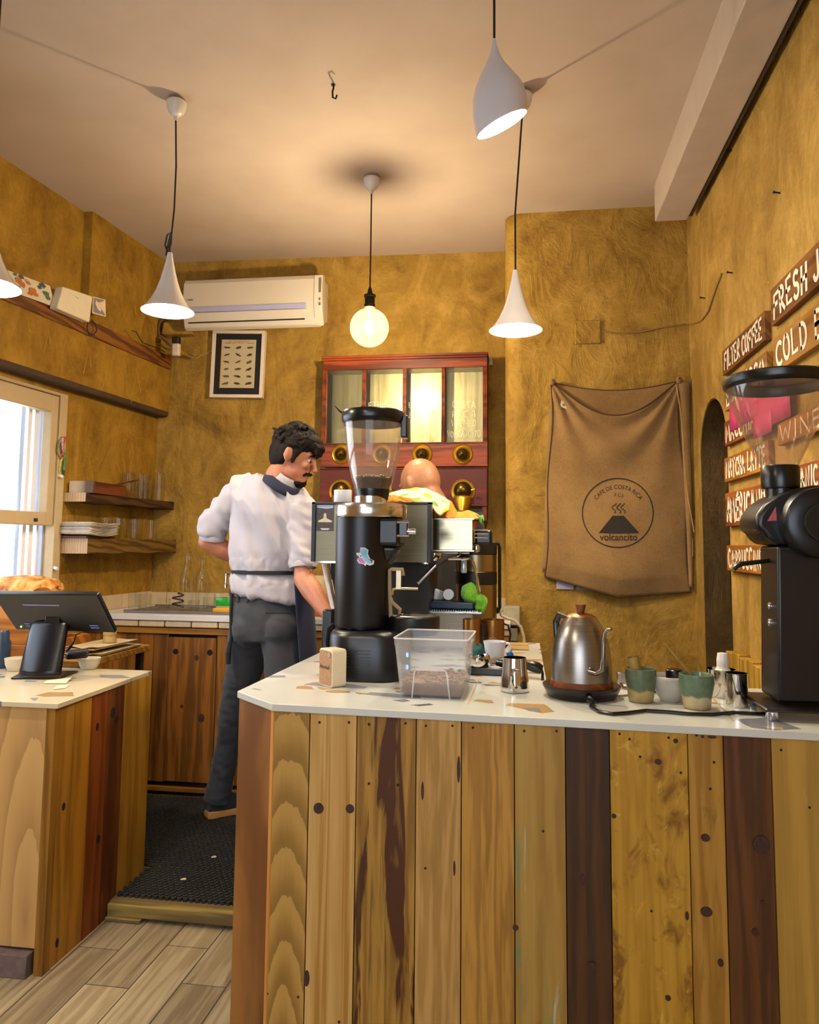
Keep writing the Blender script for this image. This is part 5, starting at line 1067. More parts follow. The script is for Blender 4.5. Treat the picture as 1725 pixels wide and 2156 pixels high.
# ================================================================== espresso machine and what stands round it
my = 2.62; px0, px1 = at(658, 1100, my), at(908, 1100, my); zt = at(780, 1057, my).z; zb = at(780, 1184, my).z
t_ = thing('espresso_machine', 'steel espresso machine with a dark framed back panel behind the grinder', 'espresso machine', ((px0.x + px1.x) / 2, 2.85, HC))
blk = plain('machine_black', '#0f0e0d', .35)
m = MB(); m.bx(px0.x, px1.x, my + .004, my + .03, zb, zt); e = .009
m.build('back_panel', steelh, t_, W=True)
m = MB(); m.bx(px0.x - .002, px1.x + .002, my - .006, my + .03, zt - e, zt); m.bx(px0.x - .002, px0.x + e + .004, my - .006, my + .03, zb, zt); m.bx(px1.x - e - .004, px1.x + .002, my - .006, my + .03, zb, zt); m.build('panel_frame', blk, t_, W=True, bevel=.002)
m = MB(); m.bx(px0.x + e, px1.x - e, my - .003, my + .03, zb - .004, zb + .002); m.build('panel_edge', chrome, t_, W=True)
m = MB(); m.bx(px0.x + .02, px1.x - .01, my + .03, 3.02, zb + .01, zt - .004); m.build('boiler_case', blk, t_, W=True, bevel=.004)
# chrome head to the right
hy = 2.76; h0, h1 = at(911, 1092, hy), at(997, 1160, hy)
m = MB(); m.bx(h0.x - .03, h1.x, hy, 2.88, h1.z, h0.z); m.build('chrome_head', brushed('head_steel', '#8f866c', .12, (1, 1, 8)), t_, W=True, bevel=.004, seg=3)
m = MB(); m.bx(h0.x - .03, h1.x + .003, hy - .003, hy + .02, h0.z - .004, h0.z + .002); m.bx(h0.x - .03, h1.x + .003, hy - .003, hy + .02, h1.z - .003, h1.z + .003); m.build('head_trim', steel, t_, W=True, bevel=.001)
# black side grip with its chrome bars
k0 = at(1020, 1130, 2.8); m = MB(); m.bx(h1.x + .004, at(1037, 1130, 2.8).x, 2.77, 2.86, at(1020, 1147, 2.8).z, at(1020, 1116, 2.8).z); m.build('side_grip', blk, t_, W=True, bevel=.01, seg=3)
m = MB()
for p_ in (1116, 1124, 1132): m.cyl((h1.x + .004, 2.768, at(1010, p_, 2.77).z), (at(1028, p_, 2.77).x, 2.768, at(1010, p_, 2.77).z), .0032, n=10)
m.build('grip_bars', chrome, t_, W=True)
m = MB(); a = at(1004, 1155, 2.77); m.lathe([(0, -.014), (.010, -.012), (.013, 0), (.010, .014), (0, .016)], 20, a); m.build('steam_knob', chrome, t_, W=True)
# body under the head: black back, columns, drip tray, lower box
ty = 2.74; d0, d1 = at(893, 1285, ty), at(1000, 1288, ty); zd = d1.z
m = MB(); m.bx(px0.x + .05, h0.x - .005, 2.70, 2.98, HC + .06, zb + .01); m.build('inner_body', plain('machine_inside', '#0b0a0a', .5), t_, W=True)
m = MB(); m.bx(at(890, 1250, ty).x, at(894, 1250, ty).x, ty, ty + .012, zd, zb); m.build('corner_strip', chrome, t_, W=True)
m = MB(); m.bx(at(834, 1285, ty).x, at(1019, 1285, 2.86).x, ty - .01, 2.90, zd - .008, zd); m.build('drip_tray', steel, t_, W=True, bevel=.002)
m = MB(); x = at(850, 1280, ty).x
while x < at(1010, 1280, 2.80).x: m.bx(x, x + .004, ty, 2.89, zd, zd + .004); x += .0085
m.build('tray_grid', brushed('grid_steel', '#6f8f98', .3), t_, W=True)
m = MB(); m.bx(at(850, 1300, 2.78).x, at(998, 1300, 2.78).x, 2.78, 2.885, HC + .012, zd - .008); m.build('lower_body', plain('machine_grey', '#9a9180', .4, .6, var=.05), t_, W=True, bevel=.004)
m = MB(); yy = 2.7795
for a, b, c, d in ((942, 1312, 988, 1338), (950, 1322, 982, 1340)):
    p, q = at(a, b, yy), at(c, d, yy); w_ = .0012
    m.bx(p.x, q.x, yy - .001, yy, p.z - w_, p.z + w_); m.bx(p.x - w_, p.x + w_, yy - .001, yy, q.z, p.z); m.bx(q.x - w_, q.x + w_, yy - .001, yy, q.z, p.z)
m.build('pressed_panel', plain('machine_light', '#b0a690', .4, .5), t_, W=True)
for k, (xx, yy) in enumerate(((at(870, 1340, 2.80).x, 2.80), (at(985, 1340, 2.80).x, 2.80), (at(870, 1340, 2.80).x, 2.865), (at(985, 1340, 2.80).x, 2.865), (px0.x + .08, 2.72), (px0.x + .08, 2.95))):
    m = MB(); m.lathe([(0, HC + .0005), (.016, HC + .0005), (.014, HC + .013), (0, HC + .013)] if k < 4 else [(0, HC + .0005), (.016, HC + .0005), (.014, HC + .062), (0, HC + .062)], 20, (xx, yy, 0)); m.build('rubber_foot', blk, t_, W=True)
# slanted white and chrome struts at the left
m = MB(); ys = 2.66
a, b = at(681, 1186, ys), at(704, 1296, ys); m.tube([a, b], .007, 10); m.build('strut', plain('strut_white', '#cfc8cc', .3, var=.03), t_, W=True)
m = MB(); a, b = at(691, 1186, ys), at(708, 1280, ys); m.tube([a, b], .005, 10); m.build('strut', chrome, t_, W=True)
# group head, spout, steam wands
m = MB(); g = at(915, 1170, 2.80); m.lathe([(0, -.018), (.030, -.018), (.034, -.008), (.034, .01), (0, .01)], 32, g); m.build('group_head', chrome, t_, W=True)
m = MB(); m.tube([at(968, 1160, 2.8), at(968, 1168, 2.8), at(960, 1173, 2.8), at(945, 1174, 2.8)], .006, 10); m.build('hot_water_pipe', chrome, t_, W=True)
m = MB(); g = at(977, 1190, 2.80); m.lathe([(0, -.028), (.010, -.028), (.012, -.022), (.012, .02), (.006, .03), (0, .03)], 20, g); m.build('sensor_tip', plain('tip_white', '#b9c2cc', .2, .5), t_, W=True)
m = MB(); yy = 2.79; m.tube([at(972, 1178, yy), at(988, 1176, yy), at(996, 1184, yy), at(1002, 1205, yy), at(1009, 1246, yy)], .0065, 10); m.build('steam_wand', chrome, t_, W=True)
yy = 2.70; m = MB(); m.tube([at(940, 1178, 2.76), at(932, 1179, yy), at(922, 1186, yy), at(918, 1189, yy)], [.008, .010, .010, .008], 10); m.build('wand_sleeve', plain('wand_rubber', '#2a2624', .5), t_, W=True)
m = MB(); m.tube([at(919, 1188, yy), at(880, 1228, yy)], [.006, .0085], 12); m.build('milk_wand', chrome, t_, W=True)
m = MB(); m.tube([at(972, 1177, 2.76), at(938, 1177, 2.76)], .006, 10); m.build('wand_rail', chrome, t_, W=True)
led = emit('machine_light', (.55, .8, 1), 9); m = MB(); m.bx(h0.x + .01, h1.x - .02, 2.84, 2.86, h1.z - .012, h1.z - .006); m.build('tray_light', led, t_, W=True)
# ---- dark blue mat tray on the drip grid, white fittings, cloths
a, b = at(905, 1264, 2.77), at(998, 1282, 2.77)
m = MB(); m.bx(a.x, b.x, 2.765, 2.885, zd + .0045, zd + .030); tag(m.build('blue_tray', plain('navy_tray', '#0f2740', .3), base=True, bevel=.006, seg=3), 'dark blue tray standing on the drip grid of the espresso machine', 'tray')
wpl = plain('white_plastic', '#cdd2dc', .4, var=.03)
q = at(925, 1258, 2.85); m = MB(); m.hexa([(q.x - .022, 2.84, zd + .0305), (q.x + .012, 2.84, zd + .0305), (q.x + .012, 2.89, zd + .0305), (q.x - .022, 2.89, zd + .0305), (q.x - .016, 2.84, zd + .075), (q.x + .026, 2.84, zd + .055), (q.x + .026, 2.89, zd + .055), (q.x - .016, 2.89, zd + .075)]); tag(m.build('white_holder', wpl, base=True, bevel=.006, seg=3), 'white plastic filter holder on the blue tray', 'holder')
q = at(945, 1250, 2.83); m = MB(); m.lathe([(0, 0), (.020, 0), (.021, .003), (.021, .012), (.019, .015), (0, .015)], 28, V((q.x, 2.83, zd + .0305 + .021)), look((0, 0, 0), (0, -1, .15))); tag(m.build('white_disc', wpl, base=True), 'round white plastic lid standing on edge on the blue tray', 'lid')
t = NT('lime_cloth'); n_ = t.noise(t.tc, 220, 2); t.col(t.ramp(n_, [(.3, '#5fa51e'), (.7, '#8fd838')])); t.bump(n_, .3, .002); lime = t.set(Roughness=.9, Sheen_Weight=.3)
m = MB(); cc = at(997, 1254, 2.83)
def crump(c_, r, seed, n=22, k=1.0):
    m_ = MB(); rows = n // 2
    m_.grid(lambda u, v: V(c_) + V((r[0] * math.cos(2 * pi * u) * math.sin(pi * (v * .94 + .03)), r[1] * math.sin(2 * pi * u) * math.sin(pi * (v * .94 + .03)), -r[2] * math.cos(pi * (v * .94 + .03)))) * (1 + k * .5 * noise.noise(V((math.cos(2 * pi * u) * 1.6 + seed, math.sin(2 * pi * u) * 1.6, v * 3.4))) + k * .35 * abs(noise.noise(V((math.cos(2 * pi * u) * 3 + seed, math.sin(2 * pi * u) * 3, v * 5 + 9))))), n * 2, rows * 2)
    return m_
m = crump((cc.x - .010, 2.80, zd + .060), (.031, .026, .036), 3, 22, .55); m2 = crump((cc.x + .030, 2.80, zd + .025), (.022, .022, .028), 8)
t2 = thing('microfibre_cloth', 'crumpled lime green cloth at the right end of the drip tray', 'cloth', (cc.x, 2.80, zd))
m.build('upper_fold', lime, t2, W=True, smooth=80); m2.build('hanging_fold', lime, t2, W=True, smooth=80)
# photo card on the panel
p0, p1 = at(666, 1062, my), at(702, 1118, my); t2 = thing('photo_card', 'small photograph of a white-lidded coffee maker stuck on the machine panel', 'photo', ((p0.x + p1.x) / 2, my, p1.z))
m = MB(); m.bx(p0.x, p1.x, my + .0015, my + .004, p1.z, p0.z); m.build('card', plain('photo_dark', '#3a2c22', .4, var=.5, scale=90), t2, W=True)
def pc(u, v): return V((p0.x + (p1.x - p0.x) * u, my + .001, p0.z + (p1.z - p0.z) * v))
def poly_(name, pts, mat):
    m = MB(); m.face(m.vs([pc(*q) for q in pts])); m.build(name, mat, t2, W=True, smooth=0)
poly_('sky', [(.03, .02), (.97, .02), (.97, .13), (.6, .17), (.03, .12)], plain('photo_sky', '#9fb0c4', .4)); poly_('lid', [(.12, .62), (.3, .56), (.42, .52), (.44, .36), (.52, .32), (.58, .36), (.6, .52), (.75, .57), (.92, .62), (.88, .67), (.14, .67)], plain('photo_cream', '#c9bc9c', .4)); poly_('dish', [(.24, .90), (.8, .90), (.7, .96), (.34, .96)], plain('photo_white', '#c6cbd2', .4))
# white cup and towels on top of the machine
q = at(722, 1052, 2.8); t2 = thing('white_cup', 'white straight-sided cup on top of the espresso machine, left of the hopper', 'cup', (q.x, 2.8, zt - .004)); wc = plain('porcelain', '#d6d8dc', .15, var=.02)
m = MB(); h_ = at(722, 1032, 2.8).z - zt; m.lathe([(0, .002), (.030, 0), (.034, .004), (.034, h_ + .004), (.0315, h_ + .004), (.031, .008), (0, .006)], 40); m.build('cup_body', wc, t2, smooth=50)
t = NT('lemon_towel'); vo = t.add('TexVoronoi', Vector=t.mapping((1, 1, 1)), Scale=15); v2 = t.add('TexVoronoi', Vector=t.mapping((1, 1, 1.6), loc=(.3, .1, .2), rot=(0, .6, .4)), Scale=17); f1 = t.math('LESS_THAN', vo.outputs['Distance'], .40); f2 = t.math('LESS_THAN', v2.outputs['Distance'], .30)
colr = t.mix(f1, '#d9c79f', '#e0c41c'); colr = t.mix(f2, colr, '#6f9150'); t.col(colr); n_ = t.noise(t.tc, 300, 2); t.bump(n_, .3, .001); lemon = t.set(Roughness=.9)
ot = plain('orange_towel', '#c4801f', .9, var=.12, scale=50, bump=.2)
def towel(name, outline_top, outline_bot, y0, y1, mat, label, seed, thick=.004):
    """cloth laid from a lower front edge over the ridge and down behind"""
    n = len(outline_top)
    def fn(u, v):
        k = u * (n - 1); i = min(int(k), n - 2); f_ = k - i
        tpx = outline_top[i][0] + (outline_top[i + 1][0] - outline_top[i][0]) * f_; tpy = outline_top[i][1] + (outline_top[i + 1][1] - outline_top[i][1]) * f_
        bpx = outline_bot[i][0] + (outline_bot[i + 1][0] - outline_bot[i][0]) * f_; bpy_ = outline_bot[i][1] + (outline_bot[i + 1][1] - outline_bot[i][1]) * f_
        ym = (y0 * .45 + y1 * .55); A = at(bpx, bpy_, y0); B = at(tpx, tpy, ym)
        if v < .6: w_ = v / .6; s1_ = math.sin(w_ * pi / 2); p = V((A.x + (B.x - A.x) * w_, y0 + (ym - y0) * w_, A.z + (B.z - A.z) * s1_))
        else: w_ = (v - .6) / .4; p = V((B.x, ym + (y1 - ym) * w_, B.z + (A.z - B.z) * w_ ** 1.6))
        return p + V((0, noise.noise(V((u * 7 + seed, v * 4, 0))) * .006, noise.noise(V((u * 6 + seed, v * 3, 4))) * .006))
    m = MB(); m.grid(fn, 40, 24); return tag(m.build(name, mat, base=True, solid=thick, smooth=80), label, 'towel')
towel('tea_towel', [(818, 1040), (845, 1033), (872, 1028), (895, 1029), (915, 1038), (935, 1048), (948, 1060)], [(818, 1057), (845, 1058), (872, 1058), (895, 1058), (912, 1070), (928, 1086), (946, 1074)], 2.66, 2.98, lemon, 'cream tea towel printed with lemons heaped on top of the espresso machine', 1)
towel('kitchen_cloth', [(816, 1042), (830, 1043), (850, 1048), (870, 1053), (888, 1056)], [(816, 1057), (830, 1057), (850, 1058), (870, 1058), (888, 1058)], 2.63, 2.68, ot, 'orange cloth edge in front of the lemon towel', 2)
towel('kitchen_cloth', [(922, 1060), (940, 1052), (950, 1058), (962, 1078), (985, 1076), (1005, 1082), (1012, 1090)], [(922, 1092), (940, 1092), (950, 1092), (962, 1093), (985, 1093), (1003, 1093), (1011, 1095)], 2.78, 2.96, ot, 'orange cloth lying on the chrome head of the espresso machine', 4)
q = at(922, 1086, 2.80); m = MB(); m.bx(at(913, 1086, 2.8).x, at(922, 1086, 2.8).x, 2.80, 2.86, h0.z + .003, at(915, 1074, 2.8).z); tag(m.build('cardboard_block', plain('card_tan', '#b79a60', .7), base=True), 'small tan block under the lemon towel on the machine', 'block')
# sprig of artificial chillies
t2 = thing('chilli_sprig', 'green sprig with a red chilli hanging at the right of the chrome head', 'sprig', at(1006, 1095, 2.78)); lf_ = plain('leaf_green', '#4e8a2c', .5, var=.4, scale=70)
for k in range(9):
    a = at(1003 + k * 1.2, 1084 + k * .5, 2.78); b = at(1003 + RND.uniform(0, 18), 1092 + RND.uniform(0, 16), 2.76 + RND.uniform(-.02, .02)); m = MB(); mid_ = (a + b) / 2 + V((.006, -.004, .006)); m.tube([a, mid_, b], [.002, .0055, .0008], 6); m.build('leaf', lf_, t2, W=True)
m = MB(); m.tube([at(1001, 1100, 2.77), at(1002, 1108, 2.77), at(1001, 1117, 2.77)], [.004, .005, .001], 8); m.build('chilli', plain('chilli_red', '#8f1f1c', .25), t2, W=True)
# ---- coffee urn, mugs, switch box, cable
uy = 2.995; us = mpp(at(1005, 1220, uy)); ux = at(1003, 1220, uy).x; ur = 43 * us; t_ = thing('coffee_urn', 'tall steel coffee urn with black bands behind the espresso machine', 'urn', (ux, uy, HC)); U = lambda p_: at(1003, p_, uy).z
bz = plain('urn_steel', '#a3906a', .3, 1.0, var=.03, scale=8); ub = plain('urn_black', '#15120f', .4)
def band(a, b, mat, nm, r=ur): m = MB(); m.lathe([(0, U(a)), (r, U(a)), (r, U(b)), (0, U(b))], 48, (ux, uy, 0)); m.build(nm, mat, t_, W=True, bevel=.002)
m = MB(); m.lathe([(0, HC), (ur * .95, HC), (ur * .95, U(1300)), (0, U(1300))], 48, (ux, uy, 0)); m.build('urn_foot', ub, t_, W=True)
band(1300, 1229, bz, 'lower_body'); band(1229, 1203, ub, 'black_band', ur * 1.012); band(1203, 1167, bz, 'upper_body'); band(1167, 1142, ub, 'lid', ur * 1.012)
m = MB(); m.tube([(ux + ur * .9, uy, U(1143)), (ux + ur * 1.10, uy, U(1145)), (ux + ur * 1.14, uy, U(1152)), (ux + ur * 1.14, uy, U(1278)), (ux + ur * 1.0, uy, U(1290))], .0065, 8); m.build('carry_handle', plain('urn_wire', '#2b2620', .35, .7), t_, W=True)
t = NT('copper_mug'); n_ = t.noise(t.mapping((1, 1, .1)), 30, 2); t.col(t.ramp(n_, [(.3, '#8a5a2c'), (.7, '#a5733c')])); cop = t.set(Metallic=.9, Roughness=.28)
def mug(label, px, r_px, top, y, logo=True):
    q = at(px, top, y); s__ = mpp(q); r = r_px * s__; h_ = q.z - HC; t_ = thing('copper_mug', label, 'mug', (q.x, y, HC), 0, 'copper mugs')
    m = MB(); m.lathe([(0, .002), (r * .9, 0), (r * .97, .003), (r, h_ * .5), (r, h_), (r * .94, h_), (r * .92, .008), (0, .006)], 44); m.build('mug_body', cop, t_, smooth=50)
    m = MB(); m.tube([(r * .96, 0, h_ * .88), (r * 1.35, 0, h_ * .84), (r * 1.55, 0, h_ * .6), (r * 1.45, 0, h_ * .35), (r * .97, 0, h_ * .2)], .0035, 8); m.build('handle', plain('dark_wire', '#2a211a', .4, .6), t_)
    if logo:
        m = MB(); lt = plain('logo_pale', '#c9a06a', .4, .5); cz = h_ * .42; ca = -.5 * pi - .1
        def lp_(a, b): an = -pi / 2 + a / r; return V((r * 1.004 * math.cos(an), r * 1.004 * math.sin(an), cz + b))
        N = 28
        for i in range(N):
            a0, a1 = 2 * pi * i / N, 2 * pi * (i + 1) / N; m.face(m.vs([lp_(.0145 * math.cos(a0), .0145 * math.sin(a0)), lp_(.0145 * math.cos(a1), .0145 * math.sin(a1)), lp_(.0133 * math.cos(a1), .0133 * math.sin(a1)), lp_(.0133 * math.cos(a0), .0133 * math.sin(a0))]))
        m.build('logo_ring', lt, t_, smooth=0); m = MB(); m.face(m.vs([lp_(-.006, -.002), lp_(0, -.008), lp_(.006, -.002), lp_(.004, .004), lp_(0, .009), lp_(-.004, .004)])); m.build('logo_leaf', lt, t_, smooth=0)
mug('copper-brown steel mug with a pale round logo below the coffee urn', 1039, 23, 1304, 2.72)
mug('second copper-brown mug half hidden behind the machine, left of the logo mug', 994, 19, 1303, 2.68, False)
y = YP - .02; a, b = at(1060, 1275, y), at(1096, 1318, y); t_ = thing('switch_box', 'grey double switch box low on the chimney breast by the urn', 'switch', ((a.x + b.x) / 2, YP, b.z)); gb_ = plain('switch_grey', '#8f8a70', .5)
m = MB(); m.bx(a.x, b.x, y - .02, YP, b.z, a.z); m.build('box', gb_, t_, W=True, bevel=.004); m = MB(); m.bx(a.x + .004, b.x - .004, y - .024, y - .02, b.z + .006, a.z - .006); m.build('rocker', plain('switch_pale', '#a8a288', .4), t_, W=True, bevel=.002)
m = MB(); a = at(1060, 1322, y); b = at(1090, 1350, y); m.bx(a.x, b.x, y - .01, YP, b.z, a.z); tag(m.build('socket_plate', gb_, base=True, bevel=.003), 'grey socket plate under the switch box by the urn', 'socket')
yc = 3.05; m = MB(); m.tube([at(1052, 1280, yc), at(1056, 1296, yc), at(1068, 1302, yc), at(1084, 1306, yc), at(1097, 1320, yc), at(1103, 1340, yc), V((at(1104, 1356, yc).x, yc, HC + .004))], .0058, 8); tag(m.build('white_cable', plain('cable_cream', '#b9a98c', .5), base=True), 'cream cable arching from the urn down to the worktop corner', 'cable')
m = MB(); m.tube([at(1022, 1302, 3.06), at(1036, 1286, 3.06), at(1047, 1278, 3.06)], .008, 8); tag(m.build('drain_hose', plain('hose_dark', '#2a251f', .5), base=True), 'short dark hose at the foot of the urn', 'hose')
# ---- white cup on the knock rack, portafilters
ky = 2.36; rack = thing('tamping_rack', 'low black rack with white slats behind the bean tub and pitcher', 'rack', (at(1040, 1410, ky).x, ky, HC))
x0, x1 = at(985, 1420, 2.30).x, at(1120, 1420, 2.30).x
zr0 = HC; zr = at(1020, 1406, 2.30).z
m = MB(); m.bx(x0, x1 - .03, 2.29, 2.31, HC, zr); m.bx(x0, x1 - .03, 2.46, 2.48, HC, zr); m.bx(x0, x0 + .02, 2.31, 2.46, HC, zr); m.bx(x1 - .05, x1 - .03, 2.31, 2.46, HC, zr); m.build('rack_frame', satinblack, rack, W=True, bevel=.003)
for k in range(3): m = MB(); m.bx(x0 + .02, x1 - .05, 2.325 + k * .045, 2.352 + k * .045, zr - .012, zr - .002 + .001 * k); m.build('slat', plain('slat_white', '#cfc9c6', .35), rack, W=True, bevel=.002)
q = V((at(1042, 1380, 2.42).x, 2.42, 0)); zs_ = at(1042, 1384, 2.42).z
m = MB(); m.bx(q.x - .04, q.x + .045, 2.385, 2.458, zr + .0005, zs_ - .001); tag(m.build('tamper_mat', plain('mat_white', '#c8c0bc', .5), base=True, bevel=.003), 'pale block under the white cappuccino cup on the rack', 'block')
sc_ = mpp(V((q.x, 2.42, 1))); r = 24 * sc_; hC = at(1042, 1350, 2.42).z - zs_
t_ = thing('coffee_cup', 'white porcelain cappuccino cup standing on the rack by the copper mug', 'cup', (q.x, 2.42, zs_))
m = MB(); m.lathe([(0, .002), (r * .6, 0), (r * .68, .003), (r * .86, hC * .4), (r, hC), (r * .95, hC), (r * .8, hC * .4), (r * .5, .008), (0, .006)], 44); m.build('cup_body', wc, t_, smooth=60)
m = MB(); m.tube([(r * .95, 0, hC * .86), (r * 1.25, 0, hC * .88), (r * 1.38, 0, hC * .65), (r * 1.22, 0, hC * .40), (r * .85, 0, hC * .32)], .0042, 10); m.build('handle', wc, t_)
t_ = thing('portafilter', 'chrome portafilter basket resting tilted on the rack beside the bean tub', 'portafilter', at(1008, 1408, 2.30)); pc_ = at(1006, 1393, 2.33); R_ = Matrix.Rotation(-.22, 4, 'Y'); s__ = mpp(pc_)
r = 27 * s__; m = MB(); m.lathe([(r * .80, -.024), (r * .9, -.020), (r, -.004), (r, .012), (r * .94, .012), (r * .88, .008), (r * .86, -.016), (0, -.018)], 40, pc_ + V((0, 0, .003)), R_); m.lathe([(0, -.024), (r * .80, -.024)], 40, pc_ + V((0, 0, .003)), R_); m.build('basket', chrome, t_, W=True, smooth=45)
m = MB(); m.tube([pc_ + V((r * .9, .03, 0)), pc_ + V((r * 1.4, .06, .002))], .006, 10); m.build('neck', chrome, t_, W=True)
m = MB(); yy = 2.30; m.tube([at(1048, 1395, yy + .02), at(1066, 1399, yy)], [.010, .012], 14); m.build('grip', satinblack, t_, W=True)
t_ = thing('portafilter', 'portafilter with a thick black handle sticking out right of the steel pitcher', 'portafilter', at(1120, 1425, 2.27)); yy = 2.27
m = MB(); m.tube([at(1108, 1399, yy + .02), at(1118, 1402, yy), at(1132, 1406, yy), at(1141, 1410, yy)], [.011, .015, .0165, .013], 16); m.build('grip', satinblack, t_, W=True)
m = MB(); c0_ = at(1088, 1400, yy + .05); m.lathe([(0, -.03), (.028, -.028), (.033, 0), (.033, .012), (.03, .012), (.028, -.02), (0, -.022)], 32, c0_); m.build('basket', chrome, t_, W=True, smooth=45); m = MB(); m.tube([at(1140, 1408, yy), at(1143, 1418, yy), V((at(1142, 1428, yy).x, 2.24, HC + .002))], .004, 8); m.build('rest_leg', satinblack, t_, W=True)
m = crump((at(1006, 1366, 2.50).x, 2.50, HC + .032), (.022, .02, .030), 5, 14, .7); tag(m.build('scrub_sponge', plain('teal_sponge', '#1d4f4a', .95, var=.3, scale=200), base=True, smooth=80), 'dark teal scrubbing sponge behind the white cappuccino cup', 'sponge')
m = crump((at(1074, 1377, 2.46).x, 2.46, at(1074, 1377, 2.46).z), (.010, .012, .010), 6, 12, .8); tag(m.build('blue_rag', plain('blue_rag', '#1c62a8', .9), base=True, smooth=80), 'scrap of blue cloth beside the handle of the white cappuccino cup', 'cloth')
m = MB(); a, b = atz(1075, 1369, HC), atz(1113, 1357, HC); m.bx(a.x, b.x, a.y, b.y, HC, HC + .007); tag(m.build('wooden_slip', wood('slip_wood', '#a88a52', '#c0a468', wave=16, seed=77, grain='x'), base=True, bevel=.001), 'thin strip of pale wood on the worktop behind the cappuccino cup', 'board')
# ================================================================== wall cabinet with coffee bins
cy = 4.27; cL, cR = at(679, 850, cy).x, at(1026, 850, cy).x; ctop = at(850, 747, cy).z; cbot = at(850, 1095, cy).z
t_ = thing('bin_cabinet', 'old mahogany wall cabinet with four glass-fronted bins and brass coffee chutes', 'cabinet', ((cL + cR) / 2, cy + .09, cbot))
mah = wood('mahogany', '#5e2207', '#8c3c10', wave=10, dist=5, amt=.3, seed=80, rough=.42, grain='x', fine=.15); mah2 = wood('mahogany_dark', '#521805', '#6e2309', wave=8, dist=4, amt=.3, seed=81, rough=.42, grain='x', fine=.1)
Zc = lambda p_: at(850, p_, cy).z
Xc = lambda p_: at(p_, 850, cy).x
yb_ = 4.44
g0, g1 = Zc(933), Zc(776)
m = MB()
m.bx(cL - .006, cR + .006, cy - .016, yb_, ctop - .014, ctop); m.bx(cL - .002, cR + .002, cy - .010, yb_, ctop - .026, ctop - .014); m.bx(cL, cR, cy, yb_, g1 + .006, ctop - .026)
m.bx(cL, cR, cy - .004, cy + .01, g1, g1 + .008)
edges = [Xc(p_) for p_ in (679, 688, 763, 770, 848, 856, 930, 937, 1017, 1026)]
for i in range(0, 10, 2):
    a, b = edges[i], edges[i + 1]; m.bx(a, b, cy, yb_ if i in (0, 8) else yb_ - .01, g0, g1); w_ = (b - a)
    for f_ in (.0, .36, .72): m.bx(a + w_ * f_, a + w_ * (f_ + .26), cy - .006, cy + .002, g0, g1)
m.build('case_frame', mah, t_, W=True, bevel=.002)
m = MB(); m.bx(cL - .002, cR + .002, cy - .002, yb_, Zc(980), g0); m.bx(cL - .004, cR + .004, cy - .008, cy, Zc(983), Zc(979)); m.bx(cL - .004, cR + .004, cy - .006, cy, Zc(987), Zc(985)); m.bx(cL - .003, cR + .003, cy - .007, cy, g0 - .004, g0 + .003); m.build('upper_panel', mah, t_, W=True, bevel=.0015)
m = MB(); m.bx(cL - .006, cR, cy + .002, yb_, Zc(1062), Zc(985)); m.bx(cL - .008, cR + .002, cy - .006, cy + .01, Zc(1065), Zc(1061)); m.build('lower_panel', mah2, t_, W=True, bevel=.0015)
m = MB(); m.bx(cL, cR - .025, cy + .03, yb_, cbot, Zc(1065)); m.build('shadow_board', plain('cabinet_gap_shade', '#4a4236', .7), t_, W=True)  # dark board standing in for the shade in the gap below
m = MB(); m.bx(cR - .026, cR - .002, cy + .004, yb_, cbot, Zc(1064)); m.bx(cL, cL + .026, cy + .004, yb_, cbot, Zc(1064)); m.build('side_stile', mah2, t_, W=True)
tinm = NT('bin_tin'); n_ = tinm.noise(tinm.mapping((30, 30, 1.5)), 1, 5, .65); n2_ = tinm.noise(tinm.tc, 14, 5, .7); tinm.col(tinm.ramp(n_, [(.3, '#8a8062'), (.7, '#b5ad8c')])); r_ = tinm.add('MapRange', Value=n2_); r_.inputs[3].default_value = .22; r_.inputs[4].default_value = .48; tinm.bump(n_, .12, .004); tinm = tinm.set(Metallic=.95, Roughness=r_.outputs[0])
glass_c = clear('cabinet_glass', (.95, .95, .90), haze=.04, hazecol=(.75, .72, .6), gloss=.05)
chalk = plain('chalk_pen', '#ddd5bd', .8, var=.05)
writing = {1: ['ETHIOPIA', 'GUJI'], 2: ['ETHIOPIA', 'NATURAL', 'GUJI'], 3: ['COSTA', 'RICA', 'WASHED', 'VOLCANCITO']}
lines_px = {1: [(851, .055), (871, .05)], 2: [(853, .065), (873, .06), (890, .06)], 3: [(853, .06), (873, .05), (892, .07), (914, .08)]}
for i in range(4):
    a, b = edges[2 * i + 1], edges[2 * i + 2]; d = .115
    m = MB(); y0, y1 = cy + .012, cy + .012 + d
    v = m.vs([(a, y0, g0), (b, y0, g0), (b, y0, g1), (a, y0, g1), (a, y1, g0), (b, y1, g0), (b, y1, g1), (a, y1, g1)])
    for q in ((4, 5, 6, 7), (0, 4, 7, 3), (1, 2, 6, 5), (0, 1, 5, 4), (3, 7, 6, 2)): m.face([v[k] for k in q])
    m.build('tin_bin', tinm, t_, W=True, smooth=0)
    m = MB(); m.bx(a - .003, b + .003, cy + .005, cy + .009, g0 - .003, g1 + .003); gp = m.build('bin_glass', glass_c, t_, W=True, smooth=0)
    if i in writing:
        m = MB(); sd = 20 + i
        for ln, (py, h_) in zip(writing[i], lines_px[i]):
            wd_ = (b - a) * (.86 if len(ln) > 6 else .62); w_ = wd_ / text_width(ln, 1, .35); x0 = (a + b) / 2 - wd_ / 2; zb_ = Zc(py + 7)
            paint_text(m, ln, .036, w_, .0026, lambda u, v, x0=x0, zb_=zb_: V((x0 + u, cy + .0045, zb_ + v)), .35, .1, sd); sd += 7
        m.build('chalk_writing', chalk, gp, smooth=0).data.transform(xf(t_).inverted())
